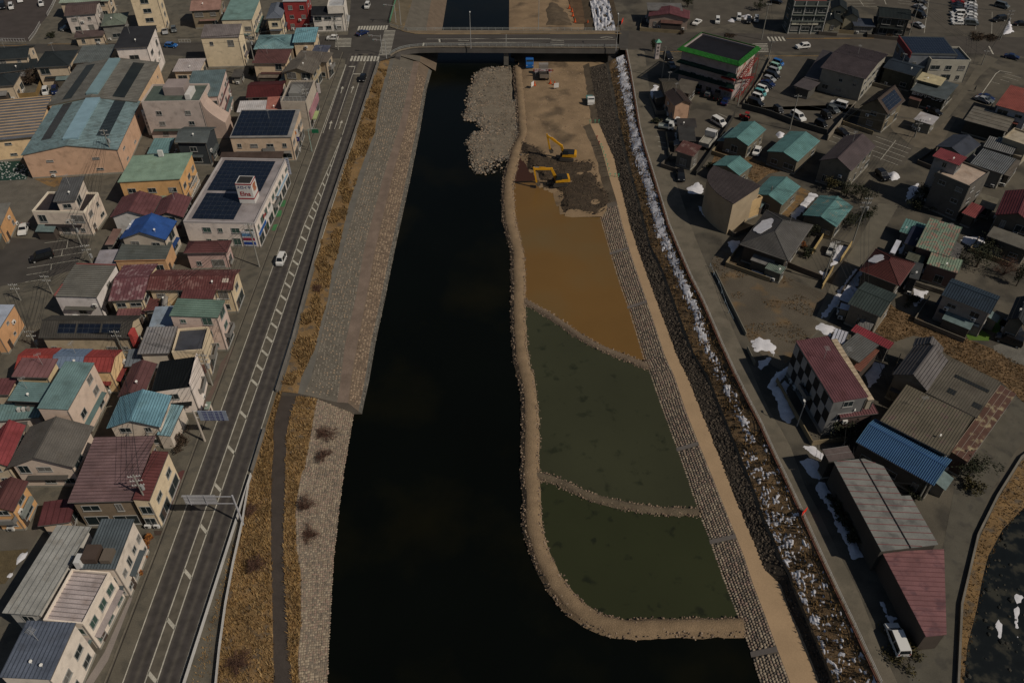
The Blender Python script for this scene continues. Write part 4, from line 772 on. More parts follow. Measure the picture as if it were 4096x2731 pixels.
def car_parts(kind, col):
    if (kind, col) in CARS: return CARS[(kind, col)]
    W, pr, i0, i1 = PROF[kind]; paint = mat(col, .28, .03, spec=.5, grain=0); hw = W / 2; top = max(p[1] for p in pr)
    def yw(z): return hw if z < 1.02 else hw - .16 * (z - 1.02) / (top - 1.02 + 1e-3)
    b = MB(); n = len(pr); L = [(x, -yw(z), z) for x, z in pr]; Rr = [(x, yw(z), z) for x, z in pr]
    for i in range(n):
        j = (i + 1) % n; b.poly([L[i], Rr[i], Rr[j], L[j]])
    b.poly(L[::-1] if False else L); b.poly(Rr[::-1])
    g = MB(); e = .012
    rear0, rear1 = pr[i0], pr[i0 + 1]; fr0, fr1 = pr[i1 - 1], pr[i1]
    def quad_on(p, q, a0, a1, sh):          # glass on a sloping end between two profile points
        A = (p[0] + (q[0] - p[0]) * a0, p[1] + (q[1] - p[1]) * a0); B = (p[0] + (q[0] - p[0]) * a1, p[1] + (q[1] - p[1]) * a1); nx, nz = -(q[1] - p[1]), (q[0] - p[0]); l = math.hypot(nx, nz); nx, nz = nx / l * e, nz / l * e
        ya, yb = yw(A[1]) - sh, yw(B[1]) - sh; g.poly([(A[0] + nx, -ya, A[1] + nz), (B[0] + nx, -yb, B[1] + nz), (B[0] + nx, yb, B[1] + nz), (A[0] + nx, ya, A[1] + nz)])
    quad_on(rear0, rear1, .12, .9, .1); quad_on(fr0, fr1, .08, .95, .08)
    zb, zt = 1.0, top - .1; xr = rear1[0] + .12; xf = fr0[0] - .05; xfl = fr1[0] - .12
    for s in (-1, 1):
        for (x0, x1, x2, x3) in ((xr - .08, (xr + xf) / 2 - .05, (xr + xf) / 2 - .05, xr + .05), ((xr + xf) / 2 + .05, xfl, xf, (xr + xf) / 2 + .05)):
            q = [(x0, s * (yw(zb) + e), zb), (x1, s * (yw(zb) + e), zb), (x2, s * (yw(zt) + e), zt), (x3, s * (yw(zt) + e), zt)]; g.poly(q if s < 0 else q[::-1])
    wh = MB(); wh.tube((0, -.1, 0), (0, .1, 0), .31, .31, 12, 0); rim = MB(); rim.tube((0, -.115, 0), (0, .115, 0), .19, .19, 8)
    hl = MB(); hl.box(-.05, .04, -.17, .17, -.07, .07); tl = MB(); tl.box(-.03, .04, -.1, .1, -.16, .16)
    CARS[(kind, col)] = (b.mesh('body', paint), g.mesh('glass', mat((.012, .014, .016), .1, 0, spec=.5, grain=0)), wh.mesh('wheel', TYRE), rim.mesh('rim', STEEL), hl.mesh('headlight', mat((.6, .6, .58), .2, 0, grain=0)), tl.mesh('taillight', mat((.25, .01, .01), .3, 0, grain=0)))
    return CARS[(kind, col)]
def car(d):
    x, y, a, kind, col = d['p']; body, gl, wh, rim, hl, tl = car_parts(kind, tuple(col)); W, pr, _, _ = PROF[kind]; xr, xf = pr[0][0], pr[-1][0]
    t = thing(d['n'], d['l'], d.get('c', 'car'), (x, y, d.get('z', .03)), a, d.get('g')); link('body', body, t); link('windows', gl, t)
    for sx in (xr + .72, xf - .72):
        for s in (-1, 1): o = link('wheel', wh, t, (sx, s * (W / 2 - .09), .31)); link('rim', rim, o)
    for s in (-1, 1): link('headlight', hl, t, (pr[-2][0] + .03, s * (W / 2 - .3), pr[-2][1] - .16)); link('taillight', tl, t, (pr[1][0] + .03, s * (W / 2 - .16), pr[1][1] - .05))
    return t
def truck(d):                               # small flatbed truck
    x, y, a, s, col, bed = d['p']; t = thing(d['n'], d['l'], 'truck', (x, y, d.get('z', .03)), a); pm = mat(col, .3, .05, spec=.5); bm_ = mat(bed, .6, .15)
    L, W, H = 3.4 * s, 1.48 * s, 1.8 * s; q = MB(); xf = L / 2; pr = [(xf - 1.15 * s, .4), (xf - 1.15 * s, H), (xf - .35 * s, H), (xf - .02, .95 * s), (xf, .4)]
    A = [(p[0], -W / 2, p[1]) for p in pr]; B = [(p[0], W / 2, p[1]) for p in pr]
    for i in range(5): j = (i + 1) % 5; q.poly([A[i], B[i], B[j], A[j]])
    q.poly(A); q.poly(B[::-1]); q.build('cab', pm, t)
    g = MB(); g.poly([(xf - .31 * s, -W / 2 + .12, H - .12), (xf - .05 * s, -W / 2 + .08, 1.02 * s), (xf - .05 * s, W / 2 - .08, 1.02 * s), (xf - .31 * s, W / 2 - .12, H - .12)][::-1])
    for k in (-1, 1): g.box(xf - 1.0 * s, xf - .42 * s, k * W / 2 - .012, k * W / 2 + .012, 1.05 * s, H - .15)
    g.build('windows', GLASS, t); b = MB(); x0, x1, zf, zs = -L / 2, xf - 1.22 * s, .62 * s, d.get('side', .3) * s
    b.box(x0, x1, -W / 2, W / 2, zf - .12, zf); b.build('bed', bm_, t)
    for (a0, a1, b0, b1) in ((x0, x1, -W / 2, -W / 2 + .05), (x0, x1, W / 2 - .05, W / 2), (x0, x0 + .05, -W / 2 + .05, W / 2 - .05), (x1 - .05, x1, -W / 2 + .05, W / 2 - .05)):
        e = MB(); e.box(a0, a1, b0, b1, zf, zf + zs); e.build('side_board', bm_, t)
    if d.get('load'): e = MB(); e.box(x0 + .2, x1 - .2, -W / 2 + .2, W / 2 - .2, zf + .003, zf + zs * .6); e.build('load', mat(d['load'], .9, .3, 2.), t)
    wh = MB(); wh.tube((0, -.1 * s, 0), (0, .1 * s, 0), .29 * s, .29 * s, 12); wm = wh.mesh('wheel', TYRE)
    for sx in (x0 + .6 * s, xf - .55 * s):
        for k in (-1, 1): link('wheel', wm, t, (sx, k * (W / 2 - .1 * s), .29 * s))
    hl = MB(); hl.box(-.03, .04, -.14, .14, -.08, .08); hm = hl.mesh('headlight', WHITEP)
    for k in (-1, 1): link('headlight', hm, t, (xf, k * (W / 2 - .25), .7 * s))
    return t
YEL = mat((.55, .27, .015), .45, .12, .8, col2=(.20, .10, .02), lo=.6, hi=.75, sc2=1.5)
def excavator(label, loc, rz, boom):
    t = thing('excavator', label, 'excavator', loc, rz); dk = mat((.02, .02, .02), .6, .1)
    for s in (-1, 1):                      # boom points along +x
        q = MB(); pr = [(-1.9, .3), (-1.6, 0), (1.6, 0), (1.9, .3), (1.9, .55), (1.55, .85), (-1.55, .85), (-1.9, .55)]
        A = [(p[0], s * 1.3 - .28, p[1]) for p in pr]; B = [(p[0], s * 1.3 + .28, p[1]) for p in pr]
        for i in range(8): j = (i + 1) % 8; q.poly([A[i], B[i], B[j], A[j]])
        q.poly(A); q.poly(B[::-1])
        for i in range(14): q.box(-1.7 + i * .25, -1.62 + i * .25, s * 1.3 - .3, s * 1.3 + .3, .84, .9)
        q.build('track', mat((.06, .05, .04), .85, .25), t)
    q = MB(); q.box(-1.0, 1.0, -1.0, 1.0, .35, .95); q.tube((0, 0, .95), (0, 0, 1.15), .75, .75, 12); q.build('undercarriage', dk, t)
    q = MB(); q.hexa([(-1.9, -1.35, 1.15), (1.3, -1.35, 1.15), (1.3, 1.35, 1.15), (-1.9, 1.35, 1.15), (-1.9, -1.35, 1.95), (1.1, -1.35, 1.75), (1.1, 1.35, 1.75), (-1.9, 1.35, 1.95)]); q.build('engine_housing', YEL, t)
    q = MB(); q.hexa([(-2.5, -1.3, 1.2), (-1.9, -1.35, 1.15), (-1.9, 1.35, 1.15), (-2.5, 1.3, 1.2), (-2.4, -1.2, 2.0), (-1.9, -1.35, 2.05), (-1.9, 1.35, 2.05), (-2.4, 1.2, 2.0)]); q.build('counterweight', YEL, t)
    q = MB(); q.box(-1.85, .2, -1.25, 1.25, 1.97, 2.12); q.build('engine_cover', dk, t)
    q = MB(); q.hexa([(-.35, .35, 1.7), (1.3, .35, 1.7), (1.3, 1.33, 1.7), (-.35, 1.33, 1.7), (-.3, .38, 3.0), (1.0, .38, 3.0), (1.0, 1.3, 3.0), (-.3, 1.3, 3.0)]); cb = q.build('cab', dk, t)
    q = MB(); q.poly([(1.305, .42, 1.85), (1.305, 1.26, 1.85), (1.03, 1.24, 2.9), (1.03, .44, 2.9)]); q.poly([(.0, 1.345, 2.0), (1.0, 1.345, 2.0), (.9, 1.33, 2.85), (0, 1.33, 2.85)][::-1]); q.build('pane', GLASS, cb)
    B0, B1, B2, S1, K1 = [Vector((p[0], -.1, p[1])) for p in boom]
    q = MB()
    for p0, p1, h0 in ((B0, B1, .62), (B1, B2, .5)): q.bar(p0, p1, .42, h0)
    q.tube(B1 + Vector((0, -.26, 0)), B1 + Vector((0, .26, 0)), .33, .33, 10); q.build('boom', YEL, t)
    q = MB(); q.bar(B2 + (B2 - S1).normalized() * .5, S1, .34, .42); q.build('stick', YEL, t)
    for p0, p1 in ((Vector((1.2, -.1, 1.4)), B1.lerp(B2, .1) - Vector((0, 0, .35))), (B1.lerp(B2, .35) + Vector((0, 0, .4)), B2 + (B2 - S1).normalized() * .5)):
        q = MB(); q.tube(p0, p0.lerp(p1, .55), .11, .11, 8); q.tube(p0.lerp(p1, .55), p1, .06, .06, 8, 1); q.build('hydraulic_cylinder', [YEL, STEEL], t)
    q = MB(); d_ = (K1 - S1); e = d_.normalized(); u = Vector((e.z, 0, -e.x)) * .5; ks = S1
    for sy in (-.55, .49): q.hexa([ks + Vector((0, sy, 0)) - u * .5, ks + Vector((0, sy, 0)) + u * .5, K1 + Vector((0, sy, 0)) + u * 1.2, K1 + Vector((0, sy, 0)) - u * .3, ks + Vector((0, sy + .06, 0)) - u * .5, ks + Vector((0, sy + .06, 0)) + u * .5, K1 + Vector((0, sy + .06, 0)) + u * 1.2, K1 + Vector((0, sy + .06, 0)) - u * .3])
    q.bar(ks - u * .5, K1 - u * .3, 1.1, .07, up=u); q.bar(K1 - u * .3, K1 + u * 1.2, 1.1, .07); q.build('bucket', mat((.10, .08, .06), .7, .3, 2), t)
    return t
# ---------------------------------------------------------------- street furniture
def utility_pole(d):
    x, y, h = d['p']; t = thing('utility_pole', d['l'], 'utility pole', (x, y, d.get('z', 0)), d.get('a', rnd.uniform(-.3, .3)), 'utility poles along the streets'); q = MB(); q.tube((0, 0, -.2), (0, 0, h), .17, .11, 8); q.build('pole', POLE, t)
    if d.get('arms', 2) == 0: return t
    for k in range(d.get('arms', 2)):
        q = MB(); z = h - .4 - k * 1.0; q.bar((-.9, 0, z), (.9, 0, z), .09, .09)
        ar = q.build('crossarm', STEEL, t)
        for sx in (-.8, -.4, .4, .8): q = MB(); q.tube((sx, 0, z + .045), (sx, 0, z + .28), .05, .04, 6); q.build('insulator', WHITEP, ar)
    if d.get('tr'): q = MB(); q.tube((.42, 0, h - 3.4), (.42, 0, h - 2.5), .26, .26, 10); q.build('transformer', mat((.30, .30, .29), .6, .1), t)
    return t
def wire(a, b, sag=.6, r=.02):
    q = MB(); n = 10; pts = []
    for i in range(n + 1): t = i / n; p = Vector(a).lerp(Vector(b), t); p.z -= sag * 4 * t * (1 - t); pts.append(p)
    for i in range(n): q.tube(pts[i], pts[i + 1], r, r, 3, cap=False)
    return q
def lamp_post(label, x, y, h, dx, dy, z=0, arm=1.2):
    t = thing('street_lamp', label, 'street lamp', (x, y, z)); q = MB(); q.tube((0, 0, 0), (0, 0, h), .11, .07, 8); q.build('pole', STEEL, t)
    q = MB(); q.tube((0, 0, h), (dx * arm, dy * arm, h + .25), .05, .04, 6); q.build('arm', STEEL, t)
    q = MB(); q.bar((dx * arm, dy * arm, h + .24), (dx * (arm + .7), dy * (arm + .7), h + .28), .3, .14); q.build('lamp_head', WHITEP, t); return t
def rail_fence(name, label, pts, h, post_s, rails, m, postw=.08, railw=.06, cat='fence', group=None, solid=None):
    t = thing(name, label, cat, pts[0], 0, group); o = Vector(pts[0]); P = [Vector(p) - o for p in pts]; pm = MB(); pm.box(-postw / 2, postw / 2, -postw / 2, postw / 2, 0, h); pmesh = pm.mesh('post', m)
    for z in rails:
        q = MB()
        for a, b in zip(P, P[1:]): q.bar(a + Vector((0, 0, z)), b + Vector((0, 0, z)), railw, solid or railw)
        q.build('rail', m, t)
    acc = 0.
    for a, b in zip(P, P[1:]):
        L = (b - a).length; s = acc
        while s < L: link('post', pmesh, t, a.lerp(b, s / L), rotz=math.atan2((b - a).y, (b - a).x)); s += post_s
        acc = s - L
    return t
def wall_run(name, label, pts, h, wth, m, z=0., cat='wall', kind=None):
    q = MB(); o = Vector((pts[0][0], pts[0][1], 0))
    for a, b in zip(pts, pts[1:]):
        a = Vector((a[0], a[1], (a[2] if len(a) > 2 else z) + h / 2)) - o; b = Vector((b[0], b[1], (b[2] if len(b) > 2 else z) + h / 2)) - o; q.bar(a, b, wth, h)
    ob = q.build(name, m, None, o); tag(ob, label, cat); return ob
def text_mesh(name, s, size, m, parent, M, bold=0.):
    cu = bpy.data.curves.new(name, 'FONT'); cu.body = s; cu.size = size; cu.extrude = .01; cu.offset = bold; cu.align_x = 'CENTER'; cu.align_y = 'CENTER'
    ob = bpy.data.objects.new(name, cu); C.objects.link(ob); bpy.context.view_layer.update(); dg = bpy.context.evaluated_depsgraph_get()
    me = bpy.data.meshes.new_from_object(ob.evaluated_get(dg)); bpy.data.objects.remove(ob); me.materials.clear(); me.materials.append(m)
    o = link(name, me, parent); o.matrix_local = M; return o
def wall_text(name, s, size, m, parent, x, y, z, rz, bold=0.):     # upright lettering facing -y turned by rz
    return text_mesh(name, s, size, m, parent, Matrix.Translation((x, y, z)) @ Matrix.Rotation(rz, 4, 'Z') @ Matrix.Rotation(math.pi / 2, 4, 'X'), bold)
def snow_patch(label, poly, z=.02, h=.25, group=None):
    xs = [p[0] for p in poly]; ys = [p[1] for p in poly]; st = .35; cx, cy = min(xs), min(ys); nx = int((max(xs) - cx) / st) + 5; ny = int((max(ys) - cy) / st) + 5; idx = {}; q = MB()
    def dist(x, y):
        d = 1e9
        for a, b in zip(poly, poly[1:] + poly[:1]):
            L2 = (b[0] - a[0]) ** 2 + (b[1] - a[1]) ** 2 or 1e-9; t = max(0, min(1, ((x - a[0]) * (b[0] - a[0]) + (y - a[1]) * (b[1] - a[1])) / L2)); d = min(d, math.hypot(x - a[0] - t * (b[0] - a[0]), y - a[1] - t * (b[1] - a[1])))
        return d if inside((x, y), poly) else -d
    for j in range(ny):
        for i in range(nx):
            x, y = cx + (i - 2) * st, cy + (j - 2) * st; d = dist(x, y) + .55 * noise.noise(Vector((x * .9, y * .9, 3))) + .3 * noise.noise(Vector((x * 2.3, y * 2.3, 7)))
            if d < -.8: continue
            idx[(i, j)] = len(q.v); q.v.append((x - cx, y - cy, h * max(-.4, min(1., d * .9)) * (1 + .25 * noise.noise(Vector((x, y, 1)))) - .02))
    for (i, j), a in idx.items():
        k = [(i, j), (i + 1, j), (i + 1, j + 1), (i, j + 1)]
        if all(c_ in idx for c_ in k): q.f.append(tuple(idx[c_] for c_ in k)); q.m.append(0)
    if not q.f: return
    o = q.build('snow_patch', SNOW, None, (cx, cy, z), smooth=True); tag(o, label, 'snow', group); return o
SNOW = mat((.64, .62, .63), .7, .10, 1.2, grain=.08)
PT = {'deck_near':[(-37.63,243.84,0),(-36.56,246.1,0),(-34.92,248.14,0),(-32.15,249.76,0),(-29.54,250.41,0),(-24.22,250.73,0),(-11.64,250.6,0),(33.5,249.95,0)],'deck_far':[(-40.22,267.24,0),(-37.48,265.11,0),(-33.97,263.42,0),(-27.87,263.42,0),(-22.35,263.84,0),(-12.08,263.84,0),(35.08,263.42,0)],'curb_far':[(-38.09,265.68,0),(-35.04,263.0,0),(-31.57,261.34,0),(-24.93,260.92,0),(12.31,261.13,0),(-3.72,261.13,0),(35.43,261.34,0)],'pier':[(-1.86,248.14,0)],'lamps':[(-12.89,249.76,0),(8.61,264.13,0),(32.41,248.27,0),(-36.69,268.39,0)],'exc':[(14.53,190.91,-4.9),(12.08,178.49,-4.9)],'btruck':[(5.53,249.22,-5.15)],'dtruck':[(9.83,240.89,-5.15)],'ptruck':[(22.94,223.44,-5.15)],'banner':[(7.0,240.82,-3.2),(12.2,241.12,-3.2)],'site_sign':[(6.18,233.23,-5.15),(13.36,232.36,-5.15)],'green_stakes':[(21.84,209.14,-4.25),(23.28,209.14,-4.25),(24.35,209.14,-4.25),(23.87,195.81,-4.25),(24.08,194.22,-4.25),(24.24,191.99,-4.25),(24.54,190.22,-4.25),(24.56,187.83,-4.25),(24.71,185.69,-4.25),(24.84,183.37,-4.25),(24.93,180.68,-4.25),(26.23,180.68,-4.25),(27.07,180.47,-4.25)],'red_stakes':[(23.11,200.11,-4.25),(23.45,197.18,-4.25)],'cones':[(20.66,296.48,-4.8),(21.41,293.25,-4.8),(21.49,289.27,-4.8),(21.93,283.69,-4.8),(26.28,282.32,-4.8),(30.84,282.93,-4.8),(11.69,236.13,-5.15),(12.96,235.26,-5.15),(6.86,234.96,-5.15)],'red_sheet1':[(44.64,74.08,0),(45.66,75.06,0)],'red_sheet2':[(36.14,268.53,0),(37.03,271.8,0)],'gantry':[(-41.28,72.86,0)],'mapboard':[(-51.75,89.43,0)],'sign_tower':[(-57.84,153.92,6.6),(-54.89,153.75,6.6),(-55.18,157.59,6.6)],'roadside_signs':[(-54.8,185.5,0),(-51.19,185.93,0)],'pillar':[(44.34,242.46,0)],'rails1':[(-41.95,76.69,0),(-42.24,73.04,0)],'rail_a':[(-42.13,81.96,0),(-42.79,48.1,0),(-42.84,43.78,0)],'rail_b':[(-42.08,80.0,-.05),(-41.31,72.92,-.05),(-40.91,65.67,-.05),(-40.35,59.25,-.05),(-39.47,52.61,-.05),(-38.71,48.12,-.05),(-38.14,44.9,-.05)],'parapet_a':[(-40.78,239.34,0),(-41.55,195.56,0),(-42.52,153.07,0),(-41.89,115.29,0),(-42.06,100.81,0)],'parapet_b':[(-42.19,91.78,0),(-42.23,82.72,0)],'green_fence':[(-40.56,270.34,0),(-40.66,291.49,0)],'white_fence':[(-164.86,255.35,0),(-154.95,255.02,0)],'white_fence2':[(-153.74,255.35,0),(-154.49,261.47,0),(-156.15,269.26,0)],'white_fence3':[(-156.84,276.25,0),(-158.47,284.3,0),(-160.64,293.12,0)],'white_fence4':[(-105.73,254.35,0),(-102.08,254.35,0)],'bamboo':[(-144.19,214.82,0),(-134.44,216.13,0),(-136.69,224.81,0)],'yardwall':[(56.93,138.67,0),(60.68,135.66,0),(64.38,132.93,0)],'yardwall2':[(63.47,129.98,0),(67.6,136.39,0)],'yardwall3':[(69.92,139.06,0),(74.11,145.06,0)],'yardwall4':[(64.71,141.94,0),(69.2,148.74,0)],'clinic_wall':[(64.37,211.45,0),(73.0,227.63,0),(79.47,242.46,0)],'clinic_wall2':[(63.61,209.62,0),(70.35,205.13,0),(75.73,199.81,0),(82.88,194.46,0)],'clinic_wall3':[(82.15,191.51,0),(90.59,203.66,0),(95.3,210.63,0)],'scrapwall':[(60.72,204.98,0),(53.02,189.16,0),(45.02,174.12,0)],'field_wall':[(42.62,135.23,0),(43.45,127.51,0),(44.92,115.7,0)],'field_wall2':[(43.67,126.54,0),(44.48,118.01,0),(45.26,111.73,0)],'field_wall3':[(44.35,111.97,0),(44.84,107.6,0)],'field_poles':[(41.94,137.42,0),(42.09,134.79,0),(42.37,132.93,0),(42.65,131.09,0),(42.7,127.24,0),(42.84,123.52,0),(43.26,119.66,0)],'map1':[(48.88,92.78,0)],'tractor':[(62.93,202.78,0),(60.74,201.1,0)],'ktruck':[(41.02,197.79,0),(43.24,200.62,0)],'btruck2':[(50.49,189.16,0)],'cone2':[(101.66,258.73,0)],'person':[(132.49,219.92,0)],'trafficlights':[(-38.53,242.46,0),(-38.62,270.71,0),(-40.2,245.6,0)],'bigsign_west':[(-94.53,193.45,0)],'vsign_d':[(-54.52,175.96,0)],'snowslopeN':[(31.64,265.32,0),(34.98,265.32,0)],'shadowlamp':[(40.53,50.01,0)]}
SHR = [
(-37.6,65.42,-.6,2.0,1.8,'bare','bare reddish twiggy bush on the grass beside the riverside path'),
(-32.59,77.48,-2.2,2.2,1.2,'bare','bare twiggy bush hanging over the upper end of the cobbled slope'),
(-31.62,72.75,-3.2,2.2,1.0,'bare','reddish twiggy bush on the middle of the cobbled slope'),
(-32.44,93.24,-3.0,2.4,1.2,'bare','brown twiggy bush at the top end of the lower cobbled slope'),
(-40.92,75.29,-.5,1.4,1.0,'bare','small reddish bush beside the rail below the sign gantry'),
(-36.52,50.88,-.6,2.4,.9,'bare','brown scrub in the bottom left corner of the grass bank'),
(-31.82,88.17,-2.6,1.8,.9,'bare','grey brown twiggy bush below the first on the cobbled slope'),
(-40.08,130.24,-.3,1.3,.8,'bare','reddish bush in the dry grass beside the road wall'),
(-54.69,70.14,.1,.9,1.1,'orange','topmost orange leaved shrub of the roadside planter'),
(-54.68,68.95,.1,.9,1.1,'orange','second orange leaved shrub of the roadside planter'),
(-54.78,67.33,.1,.9,1.1,'orange','third orange leaved shrub of the roadside planter'),
(-55.02,66.18,.1,.9,1.1,'orange','fourth orange leaved shrub of the roadside planter'),
(-54.96,64.91,.1,.9,1.1,'orange','fifth orange leaved shrub of the roadside planter'),
(-54.58,63.79,.1,.9,1.1,'orange','lowest orange leaved shrub of the roadside planter'),
(-55.38,89.15,.0,1.8,1.6,'brown','brown clipped garden shrub below the blue town map board'),
(75.86,167.67,.0,1.7,2.6,'olive','olive brown garden tree beside the rust patched turquoise roof'),
(79.03,164.69,.0,1.8,3.0,'dark','dark evergreen tree at the corner of the long brown apartment house'),
(81.99,163.22,.0,2.0,3.0,'dark','dark evergreen tree nearest the lane corner'),
(76.37,152.73,.0,2.8,3.0,'dark','spreading dark evergreen beside the rust patched roof'),
(79.71,154.76,.0,2.0,2.6,'dark','dark evergreen between the spreading tree and the lane'),
(65.57,148.25,.0,1.8,2.4,'dark','dark pruned garden tree inside the slate roofed yard'),
(63.35,141.33,.0,1.3,2.2,'dark','round dark shrub at the gate of the slate roofed yard'),
(63.23,145.06,.0,1.2,1.4,'orange','reddish garden shrub inside the slate roofed yard'),
(98.4,137.42,.0,2.8,4.0,'dark','large dark evergreen right of the mottled roof'),
(102.59,142.56,.0,2.0,3.4,'dark','dark round tree behind the large evergreen'),
(102.82,134.79,.0,3.2,4.0,'bare','bare spreading tree in the garden right of the mottled roof'),
(103.98,131.09,.0,1.2,4.0,'dark','dark columnar conifer at the right edge'),
(93.65,159.42,.0,2.2,2.0,'dark','dark shrub below the concrete block'),
(96.13,162.39,.0,2.0,3.6,'dark','dark tree leaning on the wall of the concrete block'),
(73.74,82.03,.0,2.6,3.6,'dark','dense dark tree beside the rusted canopy'),
(73.44,79.58,.0,1.6,1.8,'olive','lower dark shrub beside the slate grey roof corner'),
(55.95,90.67,.0,2.6,2.8,'dark','dark tree in the courtyard under the red stair'),
(63.56,78.3,.0,1.2,1.4,'dark','small dark shrub beside the panel roofed house'),
(50.16,76.66,.0,1.1,1.4,'dark','row of dark round bushes in the snow,upper one'),
(50.53,74.74,.0,1.1,1.4,'dark','row of dark round bushes in the snow,middle one'),
(50.66,72.55,.0,1.6,1.8,'dark','row of dark round bushes in the snow,lower one'),
(51.3,69.96,.0,1.4,1.6,'dark','dark bush where the snow strip narrows'),
(60.53,284.3,.0,1.8,3.4,'dark','dark tree beside the brownish red roadside shop'),
(84.77,281.2,.0,1.8,3.2,'dark','round black tree in the shade of the dark office'),
(108.88,229.91,.0,2.4,3.0,'dark','dark garden tree between the clinic and the navy roof'),
(149.4,258.05,.0,2.6,1.0,'brown','dark reddish hedge along the cross street'),
(153.35,257.71,.0,2.2,1.0,'brown','dark hedge next to the upper right snow heap'),
(121.22,258.73,.0,1.6,.9,'brown','brown hedge clump before the large black tiled house'),
(-139.66,224.26,.0,2.4,3.4,'brown','dark garden tree behind the bamboo fence'),
(-148.09,258.05,.0,1.4,1.6,'dark','dark shrub at the corner of the side street'),
(52.45,52.46,.0,2.6,1.0,'olive','brown scrub beside the half shaded white car'),
(55.19,261.13,.0,1.2,.9,'brown','brown roadside shrub before the roadside shop'),
(70.01,259.41,.0,1.6,.9,'brown','brown roadside hedge beside the green restaurant'),
(43.81,247.5,.0,1.2,3.2,'dark','dark conical tree beside the green topped sign pillar'),
(38.73,201.1,.0,1.2,1.2,'dark','dark shrub behind the flatbed trucks'),
(85.41,118.76,.0,1.2,1.2,'dark','dark potted shrubs before the navy roofed house'),
(49.82,177.85,.0,1.4,1.6,'dark','dark shrub in the gap behind the curved building'),
(-77.31,231.07,.0,1.2,1.6,'dark','dark shrub in the lane behind the cream office'),
(80.87,125.9,.0,1.6,1.4,'dark','dark garden shrub in the snow left of the navy roof')]
